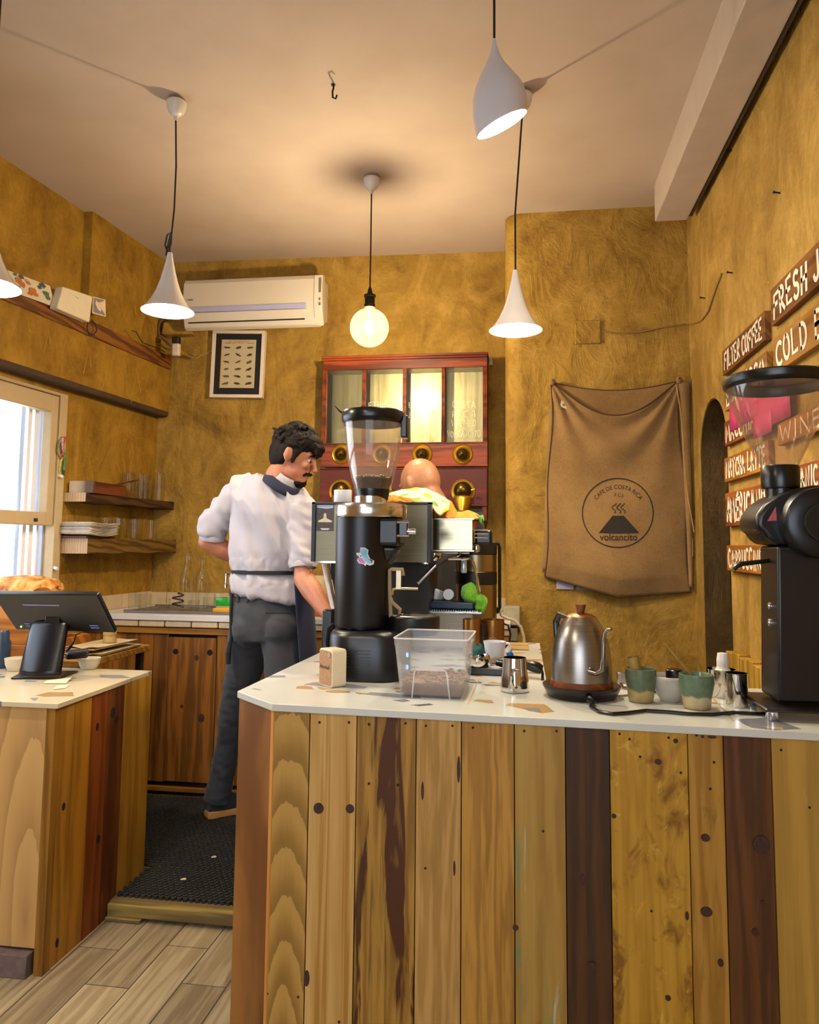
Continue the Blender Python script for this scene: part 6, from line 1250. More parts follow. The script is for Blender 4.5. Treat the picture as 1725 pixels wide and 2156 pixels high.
brass = plain('brass', '#cfa53a', .36, .9, var=.06, scale=20); brassd = plain('aged_brass', '#5d4a1c', .3, .9, var=.2, scale=20)
Mf = Matrix.Rotation(pi / 2, 4, 'X')
for i, (px, qx) in enumerate(((719, 718), (805, 803), (889.5, 890), (974.5, 975))):
    c = at(px, 956, cy - .002); m = MB(); m.lathe([(.0, .006), (.034, .006), (.040, .010), (.046, .006), (.052, .009), (.058, .004), (.060, 0), (0, 0)], 48, c, Mf); k_ = m.build('brass_rosette', brass, t_, W=True, smooth=40)
    m = MB(); m.lathe([(.036, .006), (.036, .02), (.030, .034), (.018, .044), (.010, .048), (.009, .056), (.004, .06), (0, .06)], 40, c + V((0, 0, -.003)), Mf); kk = m.build('brass_knob', brassd, t_, W=True, smooth=40); kk.parent = k_
    c = at(qx, 1040, cy); m = MB(); m.lathe([(0, .002), (.060, .002), (.068, .006), (.070, 0)], 44, c + V((0, 0, .015)), Mf); s0 = m.build('chute_plate', brass, t_, W=True, smooth=40)
    m = MB(); m.ball(c + V((0, -.012, .018)), (.052, .05, .052), 28); sb_ = m.build('chute_dome', brassd, t_, W=True, smooth=80); sb_.parent = s0
    rings = []
    for k in range(9):
        f_ = k / 8; z_ = c.z - .012 - .118 * f_; hw = .050 * (1 - .80 * f_ ** 1.7) + .004; dep = .02 + .045 * (1 - f_ * .3)
        rings.append([V((c.x + hw * math.cos(pi * j / 12), c.y - dep * math.sin(pi * j / 12) * (.9 + .3 * f_) - .012 * f_, z_)) for j in range(13)])
    m = MB(); m.loft(rings, closed=False, cap=False); sp2 = m.build('chute_spout', brass, t_, W=True, smooth=70, solid=.002); sp2.parent = s0
    m = MB(); m.cyl(c + V((.050, -.045, .018)), c + V((.072, -.05, .022)), .006, n=12); lv = m.build('chute_lever', brass, t_, W=True); lv.parent = s0
p = at(1034, 762, 4.41); m = MB(); m.bx(p.x - .009, p.x + .009, cy + .13, cy + .133, p.z - .02, p.z + .02); m.build('hanging_plate', plain('zinc', '#8d887c', .4, .7), t_, W=True)
# ================================================================== burlap sack on the chimney breast
jt = NT('burlap'); w1 = jt.add('TexWave', Vector=jt.tc, Scale=220, Distortion=1.2, _bands_direction='X'); w2 = jt.add('TexWave', Vector=jt.tc, Scale=220, Distortion=1.2, _bands_direction='Z'); wv = jt.math('ADD', w1.outputs['Fac'], w2.outputs['Fac']); n_ = jt.noise(jt.tc, 4, 5, .6); nn_ = jt.noise(jt.tc, 160, 2)
f_ = jt.math('ADD', jt.math('MULTIPLY', wv, .16), jt.math('ADD', jt.math('MULTIPLY', n_, .45), jt.math('MULTIPLY', nn_, .3)))
jt.col(jt.ramp(f_, [(.34, '#6a4c24'), (.52, '#886636'), (.72, '#a27f4b')])); jt.bump(wv, .35, .002); burlap = jt.set(Roughness=.95, Sheen_Weight=.2)
SP = 3.93
sTL, sTR, sBR, sBL = (at(px, py, SP) for px, py in ((1160, 803), (1433, 800), (1457, 1246), (1146, 1214)))
sag_t = at(1296, 876, SP).z - (sTL.z + sTR.z) / 2; sag_b = at(1302, 1256, SP).z - (sBL.z + sBR.z) / 2
def sackY(u, v):
    b = .008 + .055 * math.sin(pi * min(max(u, 0), 1)) ** .8 * (.35 + .65 * v) + .012 * math.sin(pi * v)
    # folds running from the two hung corners
    for cx_, sg in ((0, 1), (1, -1)):
        du = (u - cx_) * sg; a = math.atan2(max(v, 0) * 1.45 + .02, du + .02); r = math.hypot(du, v * 1.45); b += .016 * math.sin(a * 11 + 1) * math.exp(-r * 1.3) * min(1, r * 5)
    # hammocks of slack cloth hanging between the corners
    ph = (v * 1.35 - .18 * (4 * u * (1 - u))) * 13; b += .012 * math.sin(ph) * math.exp(-v * 2.6) * 4 * u * (1 - u)
    b += .012 * math.sin(v * 7 + u * 3) * (v > 0) * u * (1 - u) * 2 + .008 * noise.noise(V((u * 3, v * 4, 2)))
    b -= .03 * max(0, v - .93) / .07 * math.sin(pi * u)
    return min(SP + .012, SP + .018 - b)
def sackP(u, v, off=0):
    top = sTL.lerp(sTR, u); bot = sBL.lerp(sBR, u); p = top.lerp(bot, v)
    s4 = 4 * u * (1 - u); z = p.z + sag_t * s4 ** 1.25 * (1 - v) ** 1.7 + sag_b * (1 - abs(2 * u - 1)) * max(0, v) ** 5
    x = p.x + .010 * math.sin(v * 9) * ((1 - u) ** 6 - u ** 6) + .012 * math.sin(pi * v) * ((1 - u) ** 8) - .014 * math.sin(pi * v) * u ** 8
    return V((x, sackY(u, v) - off, z))
t_ = thing('burlap_sack', 'brown burlap coffee sack printed with a volcano hanging on the chimney breast', 'sack', (sTL + sTR + sBR + sBL) / 4)
m = MB(); m.grid(lambda u, v: sackP(u, v), 80, 110); m.build('front_cloth', burlap, t_, W=True, smooth=80, solid=.002)
m = MB(); bz_ = at(1300, 827, SP).z
def backP(u, v):
    p = sTL.lerp(sTR, u).lerp(sBL.lerp(sBR, u), v * .97); return V((p.x + (u - .5) * .022 * v, SP + .014 - .003 * math.sin(u * 9), p.z + (bz_ - sTL.z) * .7 * (4 * u * (1 - u)) * (1 - v)))
m.grid(backP, 40, 40); m.build('back_cloth', burlap, t_, W=True, smooth=80, solid=.002)
hemm = plain('hem_thread', '#4a3013', .9, var=.3, scale=200)
def edge_tube(name, fn, r=.004, n=60): m = MB(); m.tube([fn(i / n) for i in range(n + 1)], r, 8); return m.build(name, hemm, t_, W=True)
edge_tube('top_hem', lambda f_: sackP(f_, 0, .002)); edge_tube('side_seam', lambda f_: sackP(0, f_, .0)); edge_tube('side_seam', lambda f_: sackP(1, f_, .0)); edge_tube('bottom_hem', lambda f_: sackP(f_, 1, .0)); edge_tube('back_hem', lambda f_: backP(f_, 0), .003)
# loose right-hand fold hanging behind the seam
q0 = at(1434, 805, 3.94); m = MB(); m.grid(lambda u, v: (lambda a, b: V((a.x + (b.x - a.x) * u, 3.93 - .012 * math.sin(u * pi) + .004 * math.sin(v * 8), a.z + (b.z - a.z) * 0)))(at(1430 + 22 * v, 806 + 430 * v, 3.93), at(1452 + 8 * v, 800 + 440 * v, 3.93)), 8, 40); m.build('side_fold', burlap, t_, W=True, smooth=80, solid=.002)
m = MB(); m.tube([at(1424 + (1460 - 1424) * f_ + 3 * math.sin(f_ * 7), 810 + (1120 - 810) * f_, 3.90) for f_ in [i / 20 for i in range(21)]], .003, 6); m.build('loose_thread', plain('jute_thread', '#a8844a', .9), t_, W=True)
for px, py in ((1164, 804), (1430, 800)):
    p = at(px, py, 3.92); m = MB(); m.ball(p, (.016, .012, .018), 12); m.build('gathered_corner', burlap, t_, W=True)
    m = MB(); m.cyl(p + V((0, -.022, .004)), V((p.x, YP + .004, p.z + .004)), .003, n=8); m.build('hanging_nail', plain('dark_iron', '#1f1a16', .5, .6), t_, W=True)
m = MB(); c = sackP(.10, .075, .003); m.hexa([c + V(q) for q in ((-.022, -.002, -.012), (.016, -.002, -.026), (.016, .001, -.026), (-.022, .001, -.012), (-.014, -.002, .018), (.024, -.002, .004), (.024, .001, .004), (-.014, .001, .018))]); m.build('paper_tag', plain('tag_paper', '#c0b496', .7), t_, W=True)
m = MB(); c = sackP(.10, .078, .0065); m.face(m.vs([c + V((.009 * math.cos(2 * pi * i / 14), 0, .007 * math.sin(2 * pi * i / 14))) for i in range(14)])); m.build('tag_print', plain('tag_ink', '#6a614c', .7), t_, W=True, smooth=0)
# emblem: positions on the wall plane wrapped onto the cloth
def on_sack(px, py, off=.0035):
    yy = 3.88
    for _ in range(3):
        p = at(px, py, yy); u, v = .5, .5
        for _k in range(14):
            q = sackP(u, v); u += (p.x - q.x) / (sTR.x - sTL.x) * .9; v += (q.z - p.z) / (sTL.z - sBL.z) * .9
        yy = sackY(u, v)
    return sackP(u, v, off)
ink = plain('black_print', '#211a10', .9, var=.25, scale=150)
ecx, ecy = 1301, 1080
def strip(m, pts, w_):
    L = []; R = []
    for i, p in enumerate(pts):
        a, b = pts[max(i - 1, 0)], pts[min(i + 1, len(pts) - 1)]; d = V((b[0] - a[0], b[1] - a[1])).normalized(); nn = V((-d.y, d.x)) * w_ / 2; L.append(m.bm.verts.new(on_sack(p[0] + nn.x, p[1] + nn.y))); R.append(m.bm.verts.new(on_sack(p[0] - nn.x, p[1] - nn.y)))
    for i in range(len(pts) - 1): m.face([L[i], R[i], R[i + 1], L[i + 1]])
m = MB(); strip(m, [(ecx + 74.5 * math.cos(2 * pi * i / 90), ecy + 72.5 * math.sin(2 * pi * i / 90)) for i in range(91)], 2.4); m.build('printed_ring', ink, t_, W=True, smooth=0)
m = MB(); N, K = 24, 10; m.grid(lambda u, v: on_sack(1261 + (1346 - 1261) * u + (1 - v) * ((1290 + (1314 - 1290) * u) - (1261 + (1346 - 1261) * u)), 1086 + 36 * v + (1 - abs(2 * u - 1)) * 1.5 * v), N, K); m.build('printed_volcano', ink, t_, W=True, smooth=0)
m = MB()
for dx in (-9, 1, 10): strip(m, [(1302 + dx + 4.2 * math.sin(k * .75 + .4) + (k - 5) * -.25 * (dx / 10), 1081 - k * 2.15) for k in range(11)], 2.4 if dx == 1 else 1.9)
m.build('printed_steam', ink, t_, W=True, smooth=0)
def sack_text(name, body, size_px, place, bold=0):
    me = text_mesh(body, 1.0, bold=bold); bm_ = bmesh.new(); bm_.from_mesh(me); bmesh.ops.triangulate(bm_, faces=bm_.faces); bmesh.ops.subdivide_edges(bm_, edges=[e for e in bm_.edges if e.calc_length() > .25], cuts=1); bm_.to_mesh(me); bm_.free()
    for v in me.vertices: px, py = place(v.co.x * size_px, v.co.y * size_px); v.co = on_sack(px, py)
    link(name, me, ink, t_, W=True, smooth=0)
sack_text('printed_name', 'volcancito', 20.5, lambda a, b: (1303 + a * .94, 1131.5 - b - a * .0), .012)
def arcplace(a, b):
    Rr = 57.5; an = a / Rr * .92; r = Rr + b; return (ecx + 1 + r * math.sin(an) * 1.0, ecy + 2 - r * math.cos(an) * .98)
sack_text('printed_arc', 'CAFE DE COSTA RICA', 12.5, arcplace, .004); sack_text('printed_letters', 'F.C.J.', 10, lambda a, b: (1304 + a, 1043 - b))
# card peeping out under the sack
p0, p1 = at(1172, 1224, 3.945), at(1208, 1241, 3.945); m = MB(); m.bx(p0.x, p1.x, 3.945, YP, p1.z, p0.z + .05); tag(m.build('paper_card', plain('card_lilac', '#a9a3b4', .6), base=True), 'pale lilac card showing under the lower left edge of the burlap sack', 'card')
p0, p1 = at(1214, 1226, 3.945), at(1240, 1242, 3.945); m = MB(); m.bx(p0.x, p1.x, 3.945, YP, p1.z, p0.z + .05); tag(m.build('paper_card', plain('card_grey2', '#8d8c84', .6), base=True), 'grey card showing under the sack, just right of the lilac card', 'card')
p0, p1 = at(1452, 1133, 3.93), at(1462, 1172, 3.93); m = MB(); m.bx(p0.x, p1.x - .004, 3.925, YP, p1.z, p0.z); tag(m.build('wall_switch', plain('switch_tan', '#a37a4a', .5), base=True, bevel=.003), 'small tan switch in the corner right of the burlap sack', 'switch')
# ================================================================== glassware on the rear worktop
def rw_(px, y): return V((at(px, 1285, y).x, y, RT + .0012))
tray = (at(262, 1290, 3.85).x, at(492, 1290, 3.85).x)
m = MB(); m.bx(tray[0], tray[1] + .10, 3.84, 4.20, RT + .0015, RT + .010); m.bx(tray[0], tray[1] + .10, 3.838, 3.846, RT + .0015, RT + .016); m.bx(tray[0], tray[1] + .10, 4.194, 4.20, RT + .0015, RT + .016); tag(m.build('drain_tray', brushed('tray_steel', '#8e8a88', .3, (40, 1, 1)), base=True, bevel=.002), 'long low steel draining tray on the rear worktop', 'tray')
ZT_ = RT + .0105
for px, y, r, h, lab in ((283, 3.90, .036, .085, 'ribbed clear tumbler at the left end of the draining tray'), (305, 3.91, .036, .085, 'clear tumbler second from the left on the draining tray'), (296, 4.02, .036, .085, 'clear tumbler behind the two leftmost ones on the draining tray'), (345, 3.93, .036, .062, 'low clear tumbler left of the dark coil on the draining tray'), (391, 3.88, .030, .058, 'small clear glass in front of the left carafe'), (408, 3.90, .030, .058, 'small clear glass in front of the right carafe'), (440, 3.98, .034, .070, 'clear tumbler between the carafes and the soap dispenser')):
    m = MB(); tumbler(m, V((at(px, 1285, y).x, y, ZT_)), r, h, .92); tag(m.build('drinking_glass', clearg, base=True, smooth=50), lab, 'glass', 'glasses on the draining tray')
for px, y, h, lab in ((392, 4.02, .30, 'tall clear glass carafe, the taller left one on the draining tray'), (425, 4.09, .28, 'tall clear glass carafe, the right one on the draining tray')):
    q = V((at(px, 1285, y).x, y, ZT_)); m = MB(); m.lathe([(0, .003), (.038, 0), (.040, .004), (.040, h * .50), (.036, h * .60), (.020, h * .78), (.016, h * .88), (.018, h), (.0165, h), (.0145, h * .88), (.0185, h * .78), (.0345, h * .6), (.0385, h * .5), (.0385, .006), (0, .006)], 32, q); tag(m.build('glass_carafe', clearg, base=True, smooth=60), lab, 'carafe', 'carafes on the draining tray')
m = MB(); q = V((at(374, 1285, 3.98).x, 3.98, ZT_)); 
m.tube([q + V((.030 * math.cos(a * .5), .018 * math.sin(a * .5), .012 + .0026 * a)) for a in range(0, 30)], .005, 6); tag(m.build('coiled_lead', plain('coil_dark', '#2a221a', .6), base=True), 'dark coiled lead between the low tumbler and the carafes', 'cable')
q = V((at(474, 1285, 4.06).x, 4.06, ZT_)); t_ = thing('soap_dispenser', 'square glass soap dispenser with green soap and a chrome pump', 'soap dispenser', q)
m = MB(); m.loft([[V((a, b, z_)) for a, b in stad(w_, w_, .012, 4)] for w_, z_ in ((.044, 0), (.046, .004), (.046, .085), (.034, .10), (.012, .108), (.012, .118))]); m.build('glass_body', clearg, t_, smooth=50)
m = MB(); m.loft([[V((a, b, z_)) for a, b in stad(w_, w_, .012, 4)] for w_, z_ in ((.042, .022), (.043, .026), (.043, .062), (.042, .064))]); m.build('green_soap', plain('soap_green', '#1e9a2c', .2, var=.05), t_)
m = MB(); m.loft([[V((a, b, z_)) for a, b in stad(w_, w_, .012, 4)] for w_, z_ in ((.042, .004), (.043, .021))]); m.build('pale_layer', plain('soap_pale', '#a9a184', .4), t_)
m = MB(); m.lathe([(0, .118), (.014, .118), (.014, .138), (.008, .142), (.006, .185), (.009, .187), (.009, .196), (0, .196)], 20); m.tube([(0, 0, .191), (.03, -.01, .193), (.055, -.018, .186)], .005, 8); m.build('pump', chrome, t_)
m = MB(); a = at(450, 1288, 3.87).x; m.bx(a, a + .13, 3.855, 3.93, ZT_, ZT_ + .022); tag(m.build('yellow_sponge', plain('sponge_yellow', '#c98f1c', .9, bump=.4, scale=160), base=True, bevel=.004), 'yellow sponge cloth at the right end of the draining tray', 'sponge')
# pale jugs and papers seen between the barista and the machine
q = at(672, 1215, 4.12); m = MB(); m.lathe([(0, RT + .002), (.05, RT + .002), (.055, RT + .14), (.05, RT + .20), (0, RT + .20)], 28, (q.x, 4.12, 0)); tag(m.build('paper_cups', plain('paper_cup_cream', '#bfae86', .7, var=.08), base=True), 'stack of cream paper cups on the rear worktop right of the white-shirted barista', 'cups')
q = at(680, 1270, 4.0); m = MB(); m.bx(q.x - .03, q.x + .08, 3.88, 4.0, RT + .0015, RT + .055); tag(m.build('orange_packet', plain('packet_orange', '#c05a14', .5), base=True, bevel=.004), 'orange packet on the rear worktop beside the barista arm', 'packet')
q = at(690, 1235, 4.25); m = MB(); m.bx(q.x - .06, q.x + .12, 4.22, 4.30, RT + .0015, RT + .13); tag(m.build('white_box', plain('box_white', '#bdb6b0', .5), base=True, bevel=.004), 'white box at the back of the rear worktop behind the orange packet', 'box')
# ================================================================== the till counter and what lies round it
zc = HL
def L_(px, py): return atz(px, py, HL)
# ---- till screen seen from behind
fb = L_(85, 1428); t_ = thing('till_screen', 'black touch-screen till seen from behind on the left counter', 'till', (fb.x + .02, fb.y + .09, HL), 0)
tm_ = plain('till_black', '#070709', .32, var=.12); ts_ = plain('till_stand', '#0e0f14', .28, .3, var=.1)
sy = fb.y + .055
c = [at(-18, 1250, sy - .075), at(205, 1252, sy - .075), at(243, 1333, sy + .02), at(36, 1325, sy + .02)]
# the screen leans: its top edge is nearer the viewer than its foot
n_ = (c[1] - c[0]).cross(c[3] - c[0]).normalized(); n_ = n_ if n_.y < 0 else -n_
c3 = c[0] + (c[2] - c[1]); c[3] = c[3].lerp(c3, .2)
m = MB(); bk = [p - n_ * .022 for p in c]; m.hexa([c[3], c[2], bk[2], bk[3], c[0], c[1], bk[1], bk[0]]); scr = m.build('screen', tm_, t_, W=True, bevel=.005, seg=3)
def S(u, v, off=.001): return c[0].lerp(c[1], u).lerp(c[3].lerp(c[2], u), v) + n_ * off
m = MB()
vent = emit('lit_slot', (.30, .28, .9), 1.1)
for k in range(34): 
    u = .235 + .30 * k / 33 * 1.15; m.face(m.vs([S(u, .27), S(u + .0062, .27), S(u + .0062, .31), S(u, .31)]))
vs_ = m.build('vent_slots', plain('slot_lilac', '#8f8ac0', .3), t_, W=True, smooth=0); vs_.parent = scr
m = MB(); ln = plain('port_mark', '#6a78c8', .4)
for u0, w_ in ((.135, .05), (.78, .085)):
    for dv in (0, .06): m.face(m.vs([S(u0, .80 + dv), S(u0 + w_, .80 + dv), S(u0 + w_, .825 + dv), S(u0, .825 + dv)]))
pm = m.build('port_labels', ln, t_, W=True, smooth=0); pm.parent = scr
m = MB(); m.ball(S(.078, .90, .001), .0035, 8); gl_ = m.build('power_light', emit('green_light', (.1, 1, .15), 5), t_, W=True); gl_.parent = scr
m = MB(); yb2_ = sy + .005; m.hexa([at(94, 1324, sy - .012), at(126, 1324, sy - .012), at(126, 1324, sy + .03), at(94, 1324, sy + .03), at(95, 1296, sy - .018), at(125, 1296, sy - .018), at(125, 1296, sy + .02), at(95, 1296, sy + .02)]); m.build('hinge', ts_, t_, W=True, bevel=.003)
rows = []; N = 12
for k in range(N + 1):
    f_ = k / N; py = 1420 - (1420 - 1306) * f_; xl = 42 + (70 - 42) * f_; xr_ = 128 + (146 - 128) * f_; yy = fb.y + .0 + .07 * f_
    ring_ = []
    for j in range(15): a = j / 14; ring_.append(at(xl + (xr_ - xl) * a, py, yy) + V((0, -.030 * math.sin(pi * a) ** .6 * (1 - .35 * f_), 0)))
    rows.append(ring_)
m = MB(); m.loft(rows, closed=False, cap=False); m.build('stand', ts_, t_, W=True, smooth=60, solid=.012)
m = MB(); m.hexa([L_(22, 1431) + V((0, 0, .001)), L_(128, 1430) + V((0, 0, .001)), L_(165, 1416) + V((0, 0, .001)), L_(50, 1416) + V((0, 0, .001)), L_(22, 1431) + V((0, 0, .008)), L_(128, 1430) + V((0, 0, .008)), L_(165, 1416) + V((0, 0, .008)), L_(50, 1416) + V((0, 0, .008))]); m.build('foot_plate', tm_, t_, W=True, bevel=.003)
m = MB(); m.tube([at(170, 1332, sy + .03), at(160, 1336, sy + .04), at(156, 1350, sy + .05), at(148, 1362, sy + .06), at(140, 1372, sy + .07)], [.0025, .0025, .003, .006, .003], 8); m.build('lead', black_cord, t_, W=True)
# ---- cups behind it, card reader, receipts
for px, py, r, lab in ((36, 1420, 25, 'white cup left of the till stand'), (188, 1416, 23, 'white cup right of the till stand, under the card reader')):
    q = L_(px, py); q.y += .08; s__ = mpp(q); r *= s__; q.x = at(px, 1400, q.y).x; h_ = at(px, 1385, q.y).z - HL; t_ = thing('white_cup', lab, 'cup', q, 0, 'white cups by the till'); m = MB(); m.lathe([(0, .002), (r * .62, 0), (r * .7, .003), (r * .92, h_ * .5), (r, h_), (r * .95, h_), (r * .85, h_ * .5), (r * .55, .008), (0, .006)], 40); m.build('cup_body', plain('till_cup_white', '#cfc2a6', .3, var=.03), t_, smooth=60)
q = at(160, 1378, 2.80); t_ = thing('card_reader', 'dark card terminal lying across the white cup right of the till', 'card reader', q)
m = MB(); p0 = at(136, 1390, 2.78); m.hexa([at(137, 1390, 2.78), at(186, 1386, 2.78), at(184, 1380, 2.90), at(140, 1384, 2.90), at(138, 1374, 2.78), at(188, 1368, 2.78), at(186, 1364, 2.90), at(142, 1368, 2.90)]); m.build('terminal_body', plain('terminal_black', '#1c1614', .4), t_, W=True, bevel=.010, seg=3)
m = MB(); 
for k, (pts, lab) in enumerate((([(90, 1440), (139, 1440), (148, 1434), (152, 1431), (98, 1434)], 'longer curled receipt on the till worktop'), ([(110, 1453), (138, 1450), (147, 1443), (120, 1445)], 'shorter curled receipt on the till worktop'))):
    m = MB(); v = [L_(*p) + V((0, 0, .0012 + (.008 if i in (2, 3) and k == 0 else .001))) for i, p in enumerate(pts)]; m.face(m.vs(v)); tag(m.build('receipt', plain('receipt_paper', '#dccfa8', .7, var=.03), base=True, smooth=0, solid=.0006), lab, 'receipt', 'receipts on the till worktop')
# ---- side table behind with newspaper, crate, bread
ty0, ty1 = 2.95, 3.50; tz = .842; txr = at(318, 1366, ty1).x
t_ = thing('side_table', 'dark-framed wooden side table behind the till counter under the window', 'table', (txr - .5, 3.26, PLAT)); tw_ = wood('side_table_wood', '#7a5018', '#97691f', wave=12, seed=90, grain='x')
tx0 = -2.30
m = MB(); m.bx(tx0, txr, ty0, ty1, tz - .028, tz); m.build('table_top', tw_, t_, W=True, bevel=.003)
m = MB(); m.bx(tx0, txr - .02, ty0 + .02, ty0 + .04, tz - .09, tz - .029); m.build('apron', plain('table_dark', '#1a130c', .6), t_, W=True)
for xx, yy in ((txr - .03, ty0 + .03), (txr - .03, ty1 - .05), (tx0 + .13, ty0 + .03), (tx0 + .13, ty1 - .05)):
    m = MB(); m.bx(xx - .014, xx + .014, yy - .014, yy + .014, PLAT + (.0138 if xx > -1.96 else 0), tz - .029); m.build('leg', plain('table_dark', '#1a130c', .6), t_, W=True)
m = MB(); m.bx(tx0 + .1, txr - .045, ty0 + .1, ty1 - .1, .50, .515); m.build('shelf_board', tw_, t_, W=True)
nt = NT('newsprint'); wv_ = nt.add('TexWave', Vector=nt.tc, Scale=60, Distortion=3, _bands_direction='Y'); nz_ = nt.noise(nt.tc, 180, 3); bl = nt.noise(nt.tc, 9, 2); mk = nt.math('MULTIPLY', nt.math('GREATER_THAN', wv_.outputs['Fac'], .5), nt.math('GREATER_THAN', nz_, .5)); nt.col(nt.mix(nt.math('MULTIPLY', mk, .6), nt.ramp(bl, [(.4, '#b8a070'), (.6, '#c8b284')]), '#4a3c28')); newsp = nt.set(Roughness=.85)
for k, (w_, d_, rz_, z_, lab) in enumerate(((.165, .40, .0, tz + .003, 'lower folded newspaper on the side table'), (.155, .34, -.06, tz + .028, 'upper folded newspaper with a curled edge on the side table'))):
    cx_ = txr - .088 - .006 * k; cy_ = 3.22; t2 = thing('newspaper', lab, 'newspaper', (cx_, cy_, z_), rz_, 'newspapers on the side table')
    m = MB(); m.grid(lambda u, v: ((u - .5) * w_, (v - .5) * d_, .009 + .012 * (max(0, .2 - v) * 4) ** 2 * math.sin(u * 5) ** 2 + .002 * noise.noise(V((u * 4, v * 4, k)))), 20, 16); m.build('top_sheet', newsp, t2, smooth=80, solid=.002)
    m = MB(); m.bx(-w_ / 2 + .004, w_ / 2 - .004, -d_ / 2 + .006, d_ / 2 - .004, 0, .0075); m.build('under_sheets', plain('newsprint_edge', '#b5a070', .9), t2, bevel=.002)
q = at(207, 1372, 3.15); m = MB(); m.lathe([(0, tz + .026), (.028, tz + .026), (.03, tz + .03), (.027, tz + .055), (.03, tz + .06), (.029, tz + .075), (.02, tz + .078), (.02, tz + .09), (0, tz + .09)], 28, (q.x, 3.24, .014)); tag(m.build('candle_jar', plain('jar_cream', '#b89a5c', .5), base=True), 'small cream jar standing on the newspapers right of the till', 'jar')
# wooden tray of pastries
t2 = thing('wooden_tray', 'orange wooden tray with papers and pastries left of the till', 'tray', (-2.1, 3.1, tz)); ow = wood('tray_wood', '#8a4f12', '#a8691f', wave=10, seed=92, grain='x')
xe = at(186, 1340, 3.42).x + .26
m = MB(); m.bx(-2.30, xe - .25, 2.955, 2.972, tz + .001, tz + .055); m.bx(xe - .262, xe - .245, 2.972, 3.40, tz + .001, tz + .055); m.bx(-2.30, xe - .26, 3.40, 3.416, tz + .001, tz + .055); m.bx(-2.30, xe - .26, 2.972, 3.40, tz + .001, tz + .010); m.build('tray_body', ow, t2, W=True, bevel=.002)
m = MB(); m.grid(lambda u, v: (-2.29 + u * (xe - .27 + 2.29), 2.975 + v * .06, tz + .040 + .008 * noise.noise(V((u * 6, v * 4, 2)))), 20, 4); m.build('lining_paper', plain('lining_lilac', '#b3a8a0', .8), t2, W=True, smooth=80)
# raised display box with bread
t2 = thing('display_box', 'orange wooden display box with a white top edge under the bread', 'box', (-2.15, 3.17, tz)); bx1 = min(at(98, 1290, 3.06).x, xe - .29); bzt = at(60, 1258, 3.06).z
m = MB(); m.bx(-2.30, bx1, 3.05, 3.30, tz + .011, bzt - .012); m.build('box_body', ow, t2, W=True, bevel=.003); m = MB(); m.bx(-2.30, bx1 + .008, 3.043, 3.31, bzt - .011, bzt); m.build('white_board', plain('display_white', '#c9c3c4', .4), t2, W=True, bevel=.002)
bm_t = NT('bread_crust'); n_ = bm_t.noise(bm_t.tc, 16, 5, .6, .8); bm_t.col(bm_t.ramp(n_, [(.34, '#7d3d0f'), (.48, '#c07f2e'), (.62, '#d8a65c')])); bm_t.bump(n_, .3, .006); crust = bm_t.set(Roughness=.75)
m = MB(); x0 = at(-16, 1240, 3.19).x; x1 = at(122, 1240, 3.19).x; hb = at(60, 1211, 3.19).z - bzt
def breadP(u, v):
    a = 2 * pi * u; b = pi * v; r = 1 + .10 * noise.noise(V((math.cos(a) * 2 * math.sin(b), math.sin(a) * 2 * math.sin(b), v * 5))) + .05 * noise.noise(V((math.cos(a) * 6, math.sin(a) * 6, v * 16)))
    x = (x0 + x1) / 2 - (x1 - x0) / 2 * math.cos(b) * r; rr_ = math.sin(b) ** .6 * r
    return V((x, 3.19 + .10 * rr_ * math.cos(a), bzt + max(.0, hb * (.38 + .62 * rr_ * math.sin(a)) * (1 - .25 * (v - .4) ** 2))))
m.grid(breadP, 36, 44); tag(m.build('bread_loaf', crust, base=True, smooth=80), 'large crusty loaf of bread on the display box in front of the window', 'bread')
q = at(100, 1240, 3.07); m = MB(); m.grid(lambda u, v: V((q.x - .08 + .14 * u, 3.058 + .02 * math.sin(v * pi) - .005 * v, bzt + .002 + (.045 * (1 - abs(2 * u - 1) ** 2.2)) * v + .003 * noise.noise(V((u * 7, v * 6, 1))))), 20, 10); tag(m.build('kraft_paper', plain('kraft_orange', '#b5751c', .7, var=.15, scale=12), base=True, smooth=80, solid=.0015), 'crumpled orange-brown wrapping paper in front of the loaf', 'paper')
q = at(6, 1325, 2.93); m = MB(); zq = HL; m.lathe([(0, zq + .001), (.035, zq + .001), (.038, zq + .10), (.030, zq + .115), (.030, zq + .14), (.025, zq + .15), (0, zq + .15)], 28, (at(4, 1330, 2.86).x, 2.86, 0)); tag(m.build('blue_jar', plain('jar_blue', '#25344a', .25, var=.2), base=True), 'dark blue jar at the left edge of the photo beside the till', 'jar')
# ================================================================== people
def skin_mat(name, c, c2):
    t = NT(name); n = t.noise(t.tc, 9, 4); n2 = t.noise(t.tc, 120, 3); f = t.math('ADD', t.math('MULTIPLY', n, .7), t.math('MULTIPLY', n2, .3)); t.col(t.ramp(f, [(.35, c), (.65, c2)])); t.bump(n2, .08, .002)
    return t.set(Roughness=.5, Subsurface_Weight=.08, Subsurface_Scale=.02, Subsurface_Radius=(1, .4, .2))
skin1 = skin_mat('skin_warm', '#a8674a', '#b97a5a'); skin2 = skin_mat('skin_ruddy', '#96603f', '#a8744f')
def cloth(name, c, scale=300, var=.08):
    t = NT(name); n = t.noise(t.tc, scale, 2); n2 = t.noise(t.tc, 6, 3); cc = lin(c)[:3]; t.col(t.ramp(t.math('ADD', t.math('MULTIPLY', n, .4), t.math('MULTIPLY', n2, .6)), [(.35, [x * (1 - var) for x in cc]), (.65, [min(1, x * (1 + var)) for x in cc])])); t.bump(n, .15, .001); return t.set(Roughness=.9, Sheen_Weight=.1)
def limb(m, pts, rad, n=16):
    pts = [V(p) for p in pts]; m.tube(pts, rad, n)
    for p, r in zip(pts, rad): m.ball(p, r, n)
